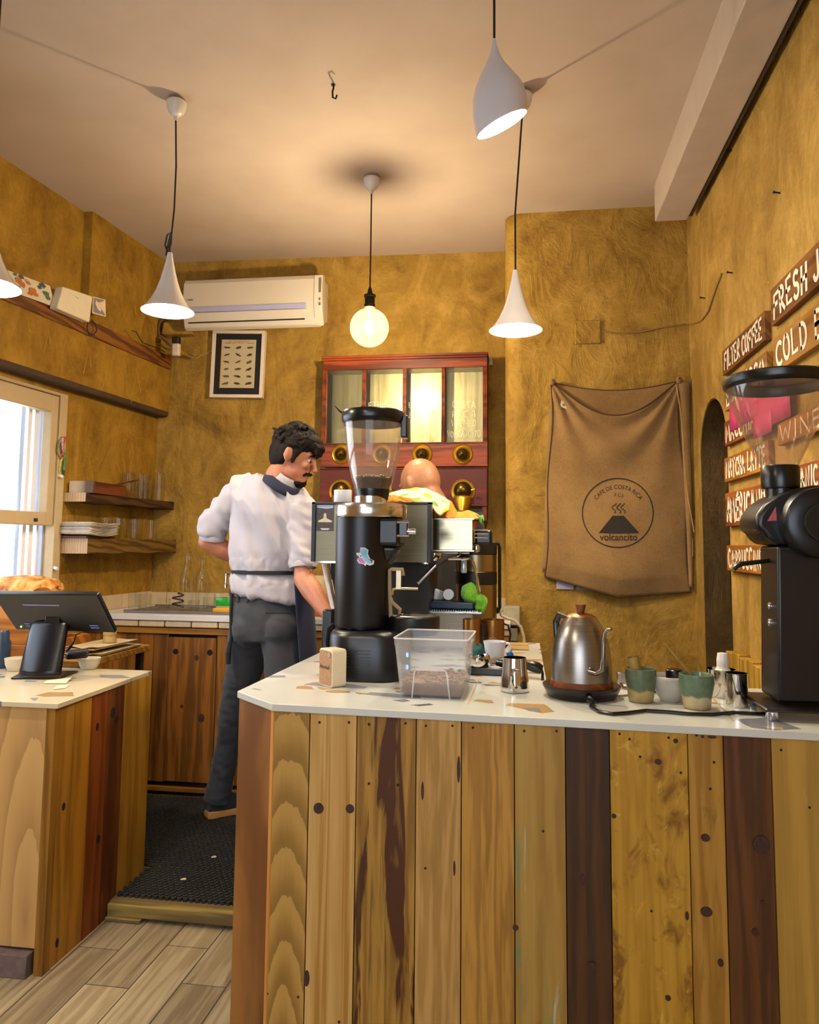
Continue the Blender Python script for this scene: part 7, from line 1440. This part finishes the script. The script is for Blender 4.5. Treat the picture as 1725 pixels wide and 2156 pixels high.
def head_bits(m, H, ear=True):
    """skull, jaw, nose, brow, lips and ears; x forward, z up in the head's own axes"""
    b = lambda c, r: m.ball(H @ V(c), r, 20, H)
    b((-.008, 0, .012), (.099, .077, .105)); b((.022, 0, -.055), (.070, .061, .066)); b((.052, 0, -.092), (.040, .040, .030)); b((.066, 0, -.104), (.022, .024, .018))
    b((.078, 0, .022), (.016, .050, .012)); b((.070, .034, -.024), (.022, .022, .020)); b((.070, -.034, -.024), (.022, .022, .020))
    for k in range(5): f = k / 4; b((.086 + .026 * f, 0, .012 - .046 * f), (.010 + .003 * f, .009 + .004 * f, .011))
    b((.106, .011, -.038), (.009, .008, .007)); b((.106, -.011, -.038), (.009, .008, .007))
    b((.086, 0, -.066), (.010, .022, .005)); b((.084, 0, -.075), (.010, .019, .006))
    for s in (1, -1):
        b((-.004, s * .080, -.008), (.018, .008, .033)); b((-.012, s * .088, -.002), (.014, .007, .029))
def hand(m, base, d, palm_n, curl=.9, k=1.0, side=1):
    """palm, four fingers of different length and a side thumb from the wrist point, along d"""
    d = V(d).normalized(); n = V(palm_n); n = (n - d * n.dot(d)).normalized(); s = d.cross(n) * side; b = V(base)
    R = Matrix((d, s, n)).transposed().to_4x4()
    m.ball(b + d * .045 * k, (.050 * k, .040 * k, .017 * k), 16, R)
    for i, (off, ln) in enumerate(((-.030, .072), (-.010, .080), (.011, .076), (.030, .060))):
        p = b + d * .082 * k + s * off * k; q = [p]; ang = 0
        for seg, f in enumerate((.45, .32, .23)):
            ang += curl * (.55 if seg == 0 else .7); q.append(q[-1] + (d * math.cos(ang) + n * math.sin(ang)) * ln * f * k)
        limb(m, [b + d * .055 * k + s * off * .8 * k] + q, [.010 * k, .0098 * k, .0090 * k, .0082 * k, .0070 * k], 10)
    t0 = b + d * .025 * k - s * .034 * k; limb(m, [t0, t0 - s * .018 * k + d * .026 * k + n * .010 * k, t0 - s * .012 * k + d * .058 * k + n * .026 * k], [.013 * k, .0115 * k, .0090 * k], 10)
def headM(c, f, roll=0):
    f = V(f).normalized(); l = V((0, 0, 1)).cross(f).normalized(); u = f.cross(l); M = Matrix((f, l, u)).transposed().to_4x4(); M.translation = V(c); return M
MZ = PLAT + .0135
# ------------------------------------------------------------------ barista in the white shirt
by = 3.3
B = lambda px, py, y=by: at(px, py, y)
man = thing('person', 'person in white shirt and navy apron leaning by the espresso machine, looking right', 'person', (B(560, 1300).x, by, MZ))
fdir = V((math.cos(math.radians(20)) * 1.0, .03, -math.sin(math.radians(20))))
H1 = headM(at(621, 959, 3.24), fdir)
Lsh, Lel, Lwr = B(512, 1030), B(438, 1139, 3.32), B(512, 1182, 3.40)
Rsh, Rel, Rwr = B(638, 1062, 3.23), B(640, 1218, 3.17), B(688, 1290, 3.05)
pel, wai, che, nek = B(560, 1300), B(560, 1215), B(570, 1090), B(603, 1012, 3.26)
Lhip, Lkn, Lan = B(530, 1335, 3.32), B(492, 1490, 3.42), B(462, 1668, 3.50)
Rhip, Rkn, Ran = B(598, 1335, 3.25), B(606, 1500, 3.20), B(600, 1665, 3.22)
Lan.z = max(Lan.z, MZ + .10); Ran.z = MZ + .10
m = MB(); head_bits(m, H1)
limb(m, [H1 @ V((-.028, 0, -.06)), H1 @ V((-.040, 0, -.11)), nek + V((-.01, 0, -.03))], [.056, .055, .062], 20)
limb(m, [nek + V((0, 0, -.03)), che, wai, pel], [.06, .095, .085, .09], 20); limb(m, [Lsh + V((.02, 0, -.02)), nek + V((0, 0, -.02)), Rsh + V((-.02, 0, -.03))], [.035, .05, .035])
limb(m, [Lsh + V((.01, 0, -.02)), Lel], [.036, .038]); limb(m, [Lel, Lel.lerp(Lwr, .4), Lwr], [.045, .046, .031]); hand(m, Lwr, Lwr - Lel, (0, .3, .4), .5)
limb(m, [Rsh + V((-.01, 0, -.02)), Rsh.lerp(Rel, .6), Rel], [.036, .040, .043]); limb(m, [Rel, Rel.lerp(Rwr, .35), Rwr], [.045, .046, .030]); hand(m, Rwr, V((.35, -.45, -.55)), (.4, .5, .1), .9, side=-1)
limb(m, [Lhip, Lkn, Lan], [.055, .040, .034]); limb(m, [Rhip, Rkn, Ran], [.055, .040, .034])
for A_n, dr in ((Lan, V((.62, .78, 0))), (Ran, V((.75, .66, 0)))): limb(m, [A_n, V((A_n.x, A_n.y, MZ + .045)), V((A_n.x, A_n.y, MZ + .035)) + dr * .15], [.036, .034, .028])
me = remesh(m, .0055, 5)
link('body', me, skin1, man, W=True, smooth=80)
# eyes, brows, hair, beard
for s in (1, -1):
    m = MB(); m.ball(H1 @ V((.078, s * .032, -.002)), (.0118, .0118, .0112), 14, H1); e_ = m.build('eye', plain('eye_white', '#b8aca0', .2, var=.02), man, W=True, smooth=80)
    m = MB(); m.ball(H1 @ V((.0865, s * .0335, -.003)), (.0042, .0078, .0078), 12, H1); i_ = m.build('iris', plain('iris_dark', '#1d120c', .15), man, W=True, smooth=80); i_.parent = e_
hm = NT('black_hair'); wv = hm.add('TexWave', Vector=hm.tc, Scale=50, Distortion=9, Detail=3); n_ = hm.noise(hm.tc, 60, 4); hm.col(hm.ramp(wv.outputs['Fac'], [(.2, '#0b0806'), (.8, '#1e1510')])); hm.bump(n_, .5, .004); hair_m = hm.set(Roughness=.8, Specular_IOR_Level=.15)
m = MB(); hb = lambda c, r: m.ball(H1 @ V(c), r, 20, H1)
hb((-.018, 0, .040), (.104, .084, .092)); hb((-.040, 0, .0), (.078, .082, .085)); hb((-.052, 0, -.035), (.055, .066, .050)); hb((.048, 0, .078), (.060, .068, .040)); hb((.076, 0, .064), (.044, .060, .030)); hb((.092, 0, .048), (.022, .050, .022))
for s in (1, -1): hb((.018, s * .072, .022), (.022, .012, .038)); hb((.020, s * .074, -.014), (.011, .008, .024)); hb((-.03, s * .070, .0), (.028, .016, .045))
rr = random.Random(21)
for k in range(260):                                     # tousled locks lying along the crown
    ph = rr.uniform(-2.95, 2.95); el = rr.uniform(.0, 1.5)
    p = V((-.018 + .101 * math.cos(el) * math.cos(ph), .084 * math.cos(el) * math.sin(ph), .040 + .091 * math.sin(el)))
    if p.x > .055 and p.z < .06: continue
    out = V((p.x + .018, p.y, p.z - .03)).normalized(); tn = V((rr.uniform(.1, 1), rr.uniform(-.7, .7), rr.uniform(-.3, .3))); tn = (tn - out * tn.dot(out)).normalized()
    L_k = rr.uniform(.018, .036); lift = rr.uniform(.001, .010) + (.006 if el > .9 else 0)
    m.tube([H1 @ (p - tn * L_k * .6 - out * .006), H1 @ (p + out * (lift * .7)), H1 @ (p + tn * L_k * .5 + out * lift), H1 @ (p + tn * L_k + out * (lift * 1.1 - .001))], [.008, .0085, .0065, .0025], 6)
for k in range(26):
    y_ = rr.uniform(-.055, .05); p = V((.080, y_, .075)); q = V((.103 + rr.uniform(-.004, .008), y_ + rr.uniform(-.014, .014), .034 + rr.uniform(-.008, .012))); m.tube([H1 @ p, H1 @ ((p + q) / 2 + V((.010, 0, .008))), H1 @ q], [.010, .008, .0025], 6)
for k in range(9):
    y_ = rr.uniform(-.05, .05); p = V((-.10, y_, .075)); m.tube([H1 @ p, H1 @ (p + V((-.022, 0, .006))), H1 @ (p + V((-.034, rr.uniform(-.01, .01), .002)))], [.010, .006, .002], 6)
link('hair', remesh(m, .0032, 1), hair_m, man, W=True, smooth=60)
m = MB(); hb((.072, 0, -.104), (.024, .026, .020)); hb((.062, 0, -.116), (.024, .028, .016)); hb((.078, 0, -.088), (.014, .016, .014))
for s in (1, -1): hb((.060, s * .024, -.108), (.022, .012, .014))
link('goatee', remesh(m, .0035, 2), hair_m, man, W=True, smooth=60)
m = MB(); hb((.096, 0, -.056), (.011, .020, .007))
for s in (1, -1): hb((.086, s * .021, -.060), (.012, .012, .007)); hb((.078, s * .030, -.067), (.008, .006, .008))
link('moustache', remesh(m, .003, 2), hair_m, man, W=True, smooth=60)
for s in (1, -1):
    m = MB(); m.tube([H1 @ V((.090, s * .014, .020)), H1 @ V((.091, s * .032, .025)), H1 @ V((.080, s * .052, .018))], [.004, .0055, .003], 8); m.build('eyebrow', hair_m, man, W=True, smooth=60)
# shirt: torso rings (row, left, right, centre depth, half depth), sleeves
shirt_m = cloth('white_cotton', '#aca6ac', 400, .04)
rows = [(1008, 572, 622, 3.27, .062, 8), (1020, 540, 636, 3.27, .078, 14), (1036, 512, 648, 3.28, .098, 20), (1056, 497, 660, 3.28, .115, 18), (1084, 491, 668, 3.28, .125, 10), (1120, 490, 662, 3.29, .128, 4), (1160, 492, 652, 3.29, .126, 0), (1190, 496, 640, 3.30, .122, 0), (1203, 500, 628, 3.30, .112, 0), (1214, 497, 634, 3.30, .120, 4), (1232, 489, 646, 3.30, .128, 10), (1254, 486, 656, 3.30, .132, 17)]
m = MB(); rings = []
for py, xl_, xr_, yc, hd, tl_ in rows:
    a, b = at(xl_, py - tl_, yc), at(xr_, py + tl_, yc); c = (a + b) / 2; rings.append([c + (b - a) / 2 * math.cos(2 * pi * k / 32) + V((0, hd, 0)) * math.sin(2 * pi * k / 32) for k in range(32)])
m.loft(rings[::-1])
limb(m, [B(514, 1034), B(484, 1068, 3.31), B(452, 1104, 3.32)], [.066, .066, .058], 20); m.tube([B(452, 1104, 3.32), B(448, 1124, 3.325)], [.058, .056], 20)
limb(m, [B(632, 1080, 3.24), B(637, 1115, 3.22), B(639, 1158, 3.20)], [.066, .066, .060], 20); m.tube([B(639, 1150, 3.20), B(639, 1172, 3.19), B(639, 1190, 3.185)], [.058, .0585, .056], 20)
limb(m, [B(514, 1034), B(588, 1036, 3.27), B(630, 1078, 3.24)], [.062, .062, .062], 20)
me = remesh(m, .006, 6)
me.update()
nrm = [v.normal.copy() for v in me.vertices]
lo = B(560, 1203).z
for v, n_ in zip(me.vertices, nrm):
    p = v.co; d_ = (.35 - abs(noise.noise(V((p.x * 13 + p.z * 4.5, p.y * 6, p.z * 2.6))))) * .046 + noise.noise(V((p.x * 17 + p.z * 5, p.y * 10, p.z * 3.2))) * .008 + noise.noise(V((p.x * 38 + p.z * 14, p.y * 20, p.z * 9))) * .004
    if p.x > Rsh.x - .03 and p.z < Rsh.z: d_ += noise.noise(V((p.x * 12, p.y * 12, p.z * 34 + p.x * 14))) * .009   # creases across the hanging sleeve
    if p.x < Lsh.x - .04: d_ += noise.noise(V((p.x * 30, p.y * 12, p.z * 24))) * .006
    if abs(p.z - lo) < .06: d_ += noise.noise(V((p.x * 50, p.y * 30, p.z * 22))) * .006
    v.co = p + n_ * (d_ + .003)
link('shirt', me, shirt_m, man, W=True, smooth=80)
for nm, a, b, r in (('cuff', B(449, 1120, 3.322), B(447, 1134, 3.326), .058), ('cuff', B(639, 1178, 3.188), B(639, 1193, 3.182), .058)):
    m = MB(); d = (b - a).normalized(); m.lathe([(r - .008, -.012), (r, -.012), (r + .003, .0), (r, .016), (r - .008, .016)], 28, b - d * .01, look(a, b)); m.build(nm, shirt_m, man, W=True, smooth=60)
# collar and apron neck strap
ax_ = V((.52, -.12, .80)).normalized(); cc = B(604, 1010, 3.255); LK = look((0, 0, 0), ax_)
def ringband(name, mat, c, prof, a0=0, a1=2 * pi, sx=1, sy=1, solid=.004):
    m = MB(); m.lathe(prof, 40, c, LK @ Matrix.Diagonal((sx, sy, 1, 1)), a0, a1); return m.build(name, mat, man, W=True, smooth=70, solid=solid)
ringband('collar', shirt_m, cc, [(.080, -.026), (.074, -.010), (.068, .010), (.066, .024)], sx=1.02, sy=.95)
navy = cloth('navy_cloth', '#10172e', 300, .12)
ringband('neck_strap', navy, cc - ax_ * .016, [(.100, -.030), (.096, -.014), (.086, .004), (.078, .012)], sx=1.05, sy=.96, solid=.003)
# trousers, belt
tr = cloth('charcoal_twill', '#333439', 350, .15)
m = MB()
rows = [(1246, 490, 640, .118), (1262, 488, 640, .124), (1285, 486, 638, .132), (1315, 485, 634, .135), (1345, 485, 630, .130)]
rings = []
for py, xl_, xr_, hd in rows:
    a, b = at(xl_, py - 2, 3.3), at(xr_, py + 2, 3.3); c = (a + b) / 2; rings.append([c + (b - a) / 2 * math.cos(2 * pi * k / 28) + V((0, hd, 0)) * math.sin(2 * pi * k / 28) for k in range(28)])
m.loft(rings[::-1]); m.ball(B(525, 1322, 3.24), (.075, .075, .085), 20); m.ball(B(592, 1324, 3.22), (.075, .075, .085), 20)
limb(m, [B(525, 1340, 3.32), B(516, 1400, 3.36), B(497, 1478, 3.41), B(482, 1560, 3.46), B(468, 1630, 3.49)], [.094, .087, .070, .061, .057], 20); m.tube([B(468, 1625, 3.49), B(456, 1686, 3.50)], [.057, .060], 20)
limb(m, [B(594, 1340, 3.26), B(596, 1400, 3.24), B(604, 1500, 3.21), B(602, 1600, 3.22)], [.092, .084, .066, .058], 20); m.tube([B(602, 1600, 3.22), V((Ran.x, Ran.y, MZ + .07))], [.058, .060], 20)
me = remesh(m, .007, 5); nrm = [v.normal.copy() for v in me.vertices]
for v, n_ in zip(me.vertices, nrm):
    p = v.co; v.co = p + n_ * (noise.noise(V((p.x * 10, p.y * 10, p.z * 14 + p.x * 10))) * .006 + noise.noise(V((p.x * 24, p.y * 20, p.z * 40))) * .003 * (1.6 if p.z < .7 else .6))
link('trousers', me, tr, man, W=True, smooth=80)
a, b = at(487, 1247, 3.3), at(642, 1250, 3.3); c = (a + b) / 2; hw = (b - a).length / 2
m = MB(); m.lathe([(1.0, -.016), (1.02, -.014), (1.02, .014), (1.0, .016)], 40, c, Matrix.Diagonal((hw, .124, 1, 1))); m.build('belt', plain('belt_leather', '#4a1a12', .5, var=.2), man, W=True, smooth=50)
for px in (519, 541, 600):
    p = at(px, 1252, 3.3); k = (p.x - c.x) / hw; yy = 3.3 - .129 * math.sqrt(max(0, 1 - k * k)); m = MB(); m.bx(p.x - .006, p.x + .006, yy - .004, yy + .006, p.z - .026, p.z + .022); m.build('belt_loop', tr, man, W=True, bevel=.002)
p = B(590, 1296, 3.3); 
m = MB(); m.tube([V((at(560, 1292, 3.17).x, 3.166, at(560, 1290, 3.17).z)), V((at(588, 1294, 3.16).x, 3.150, at(588, 1291, 3.16).z)), V((at(612, 1293, 3.17).x, 3.166, at(612, 1290, 3.17).z))], .003, 6); m.build('back_pocket', plain('seam_dark', '#141417', .9), man, W=True)
# apron: waist tie and the panel that wraps the right hip
def apron(u, v):
    a = math.radians(-42 + 200 * u); k = 1 + .10 * v; yc = 3.28; top = at(575, 1196, 3.28); c_ = V((at(566, 1200, 3.28).x, yc, 0)); rx_ = .176 * k; ry_ = .150 * k
    z = top.z + .004 - (.445) * v; flare = .018 * v * math.sin(u * 16 + 1)
    lean = .03 * v
    return V((c_.x + rx_ * math.cos(a) + .012 + lean, c_.y + ry_ * math.sin(a) + flare, z))
m = MB(); m.grid(apron, 50, 30); m.build('apron', navy, man, W=True, smooth=80, solid=.004)
a, b = at(498, 1203, 3.3), at(636, 1204, 3.3); c = (a + b) / 2; hw = (b - a).length / 2
m = MB(); m.lathe([(1.0, -.010), (1.10, -.008), (1.10, .006), (1.0, .008)], 44, c, Matrix.Diagonal((hw, .130, 1, 1))); m.build('waist_tie', plain('tie_black', '#0c0d14', .8), man, W=True, smooth=50)
m = MB(); m.tube([at(489, 1240, 3.22), at(486, 1290, 3.20), at(487, 1340, 3.20), at(483, 1375, 3.2)], .007, 8); m.build('apron_string', plain('tie_black', '#0c0d14', .8), man, W=True)
m = MB(); m.tube([at(484, 1352, 3.22), at(481, 1378, 3.21), at(481, 1398, 3.21)], [.008, .013, .010], 8); m.build('hanging_cloth', plain('tie_black', '#0c0d14', .8), man, W=True)
# tattoo on the right forearm
m = MB(); 
for pts in ([(652, 1192), (654, 1197), (650, 1201), (648, 1198)], [(650, 1201), (655, 1204), (652, 1207)]):
    q = [at(a, b, 3.18 - .047) for a, b in pts]; m.tube(q, .0016, 6)
m.build('tattoo', plain('tattoo_ink', '#3a3436', .6), man, W=True)
# shoes
sole = plain('tan_gum_sole', '#a87636', .7, var=.1); upper = cloth('navy_suede', '#10131e', 250, .15)
def shoe(A_n, dr):
    d = V((dr[0], dr[1], 0)).normalized(); s = V((-d.y, d.x, 0)); h0_ = V((A_n.x, A_n.y, 0)) - d * .065
    prof = [(-.0, .026), (.02, .036), (.07, .035), (.12, .038), (.18, .047), (.23, .045), (.265, .030), (.28, .010)]
    out = [h0_ + d * x + s * w_ for x, w_ in prof] + [h0_ + d * x - s * w_ for x, w_ in prof[::-1]]
    m = MB(); lo = [p + V((0, 0, MZ + .0005)) for p in out]; hi = [p + (p - h0_ - d * .14).normalized() * -.002 + V((0, 0, MZ + .034)) for p in out]; m.loft([lo, [p + V((0, 0, .02)) + (V((p.x, p.y, 0)) - h0_ - d * .14).normalized() * .003 for p in lo], hi]); so_ = m.build('shoe_sole', sole, man, W=True, smooth=60, bevel=.004)
    rings = []
    for x, w_, h_ in ((.004, .026, .075), (.03, .034, .085), (.08, .036, .088), (.12, .038, .075), (.17, .044, .060), (.22, .042, .046), (.26, .028, .036), (.276, .012, .030)):
        c_ = h0_ + d * x + V((0, 0, MZ + .02)); rings.append([c_ + s * w_ * math.cos(pi * k / 12) * .97 + V((0, 0, h_ * math.sin(pi * k / 12) ** .7)) for k in range(13)])
    m = MB(); m.loft(rings); m.build('shoe', upper, man, W=True, smooth=70)
shoe(Lan + V((.005, 0, 0)), (.72, .69)); shoe(Ran, (.75, .66))
# ------------------------------------------------------------------ bald person behind the machine
man2 = thing('person', 'bald person in dark clothes seen from behind, head bowed, beyond the machine', 'person', (at(884, 1100, 3.34).x, 3.42, MZ))
f2 = V((-math.cos(math.radians(32)), math.sin(math.radians(32)), -.36)); H2 = headM(at(884, 1020, 3.36), f2)
n2_ = H2 @ V((-.05, 0, -.13)); n2_ = V((n2_.x, n2_.y + .0, n2_.z)); X2 = n2_.x; Y2 = 3.40
m = MB(); head_bits(m, H2); limb(m, [H2 @ V((-.028, 0, -.05)), n2_], [.060, .064], 20)
sh = V((.80, .60, 0)).normalized(); zS = 1.425
S1, S2 = V((X2, Y2, zS)) + sh * .17, V((X2, Y2, zS)) - sh * .17
che2, pel2 = V((X2, Y2, 1.25)), V((X2, Y2 + .0, .98))
limb(m, [n2_, V((X2, Y2, zS)), che2, pel2], [.06, .085, .115, .115], 20); limb(m, [S1, V((X2, Y2, zS + .01)), S2], [.055, .06, .055])
E1, E2 = S1 + V((.06, -.03, -.27)), S2 + V((-.06, .0, -.27)); W1, W2 = E1 + V((-.12, .13, -.10)), E2 + V((.05, .17, -.10))
limb(m, [S1, E1, W1], [.05, .042, .03]); limb(m, [S2, E2, W2], [.05, .042, .03]); hand(m, W1, W1 - E1, (0, 0, -1), .6); hand(m, W2, W2 - E2, (0, 0, -1), .6, side=-1)
hp = [(V((X2, Y2, .93)) + sh * .09, 1), (V((X2, Y2, .93)) - sh * .09, -1)]
for p, s in hp: limb(m, [p, V((p.x, p.y, .52)), V((p.x, p.y, MZ + .09))], [.085, .058, .042]); limb(m, [V((p.x, p.y, MZ + .05)), V((p.x - .09, p.y + .12, MZ + .035))], [.036, .028])
link('body', remesh(m, .0055, 5), skin2, man2, W=True, smooth=80)
for s in (1, -1):
    m = MB(); m.ball(H2 @ V((.079, s * .032, -.002)), .0125, 14); m.build('eye', plain('eye_white', '#b8aca0', .2, var=.02), man2, W=True, smooth=80)
m = MB(); limb(m, [V((X2, Y2, zS - .01)), che2, V((X2, Y2, 1.08)), pel2], [.10, .135, .130, .130], 20); limb(m, [S1, V((X2, Y2, zS)), S2], [.066, .070, .066]); limb(m, [S1, S1.lerp(E1, .75)], [.066, .058]); limb(m, [S2, S2.lerp(E2, .75)], [.066, .058])
link('dark_shirt', remesh(m, .008, 5), cloth('dark_brown_cotton', '#1d1714', 300, .15), man2, W=True, smooth=80)
m = MB(); m.ball(pel2, (.15, .13, .13), 20)
for p, s in hp: limb(m, [p, V((p.x, p.y, .52)), V((p.x, p.y, MZ + .12))], [.096, .070, .060])
link('trousers', remesh(m, .008, 5), cloth('black_denim', '#15151a', 300, .15), man2, W=True, smooth=80)
for p, s in hp:
    m = MB(); m.ball(V((p.x - .04, p.y + .05, MZ + .04)), (.05, .13, .042), 20, Matrix.Rotation(.64, 4, 'Z')); 
    for v in m.bm.verts: v.co.z = max(v.co.z, MZ + .001)
    m.build('shoe', upper, man2, W=True, smooth=60)
# ================================================================== light
w = bpy.data.worlds.new('day'); sc.world = w; w.use_nodes = True
bg = w.node_tree.nodes['Background']; bg.inputs[0].default_value = (.78, .86, 1, 1); bg.inputs[1].default_value = 3.5
sc.view_settings.view_transform = 'Standard'; sc.view_settings.look = 'None'; sc.view_settings.gamma = 1; sc.view_settings.use_curve_mapping = False
sc.cycles.transparent_max_bounces = 32
sc.view_settings.exposure = .75

# pieces that belong to a part rather than to the whole thing
SUBPARTS = {'coffee_grinder': [('hopper_rim', 'hopper'), ('lid_catch', 'hopper'), ('lid_straps', 'hopper'), ('dial_bar', 'dial_block'), ('dial_knob', 'dial_block'), ('tray_disc', 'catch_tray'), ('vent_slots', 'foot'), ('button', 'foot')],
            'shop_grinder': [('hopper_rim', 'hopper'), ('hopper_lid', 'hopper'), ('housing_ring', 'burr_housing'), ('warning_sticker', 'motor_head'), ('vent_slots', 'motor_head'), ('push_button', 'column'), ('levelling_foot', 'base_plate')],
            'speaker': [('power_button', 'grille'), ('logo', 'grille')], 'gooseneck_kettle': [('lid_knob', 'lid'), ('vent_holes', 'body')], 'plastic_tub': [('rim', 'tub_shell'), ('raised_arch', 'tub_shell')],
            'espresso_machine': [('panel_frame', 'back_panel'), ('panel_edge', 'back_panel'), ('head_trim', 'chrome_head'), ('tray_light', 'chrome_head'), ('grip_bars', 'side_grip'), ('tray_grid', 'drip_tray'), ('pressed_panel', 'lower_body')],
            'air_conditioner': [('logo', 'housing'), ('silver_strip', 'housing'), ('rating_label', 'end_cap')], 'framed_print': [('animal_pictures', 'print_sheet'), ('title', 'print_sheet'), ('title_scroll', 'print_sheet'), ('gilt_edge', 'mount')],
            'wifi_router': [('logo_mark', 'housing')], 'burlap_sack': [('printed_ring', 'front_cloth'), ('printed_volcano', 'front_cloth'), ('printed_steam', 'front_cloth'), ('printed_name', 'front_cloth'), ('printed_arc', 'front_cloth'), ('printed_letters', 'front_cloth'), ('top_hem', 'front_cloth'), ('bottom_hem', 'front_cloth'), ('tag_print', 'paper_tag'), ('back_hem', 'back_cloth')],
            'copper_mug': [('logo_ring', 'mug_body'), ('logo_leaf', 'mug_body')], 'pendant_lamp': [('shade_lining', 'shade')], 'till_screen': [('foot_plate', 'stand'), ('hinge', 'stand')], 'switch_box': [('rocker', 'box')]}
for root in [o for o in COL.objects if o.parent is None]:
    kids = {}
    for ch in root.children: kids.setdefault(ch.name.split('.')[0], ch)
    for a, b in SUBPARTS.get(root.name.split('.')[0], []):
        if b in kids and kids[b].parent == root:
            for ch in list(root.children):
                if ch.name.split('.')[0] == a: ch.parent = kids[b]
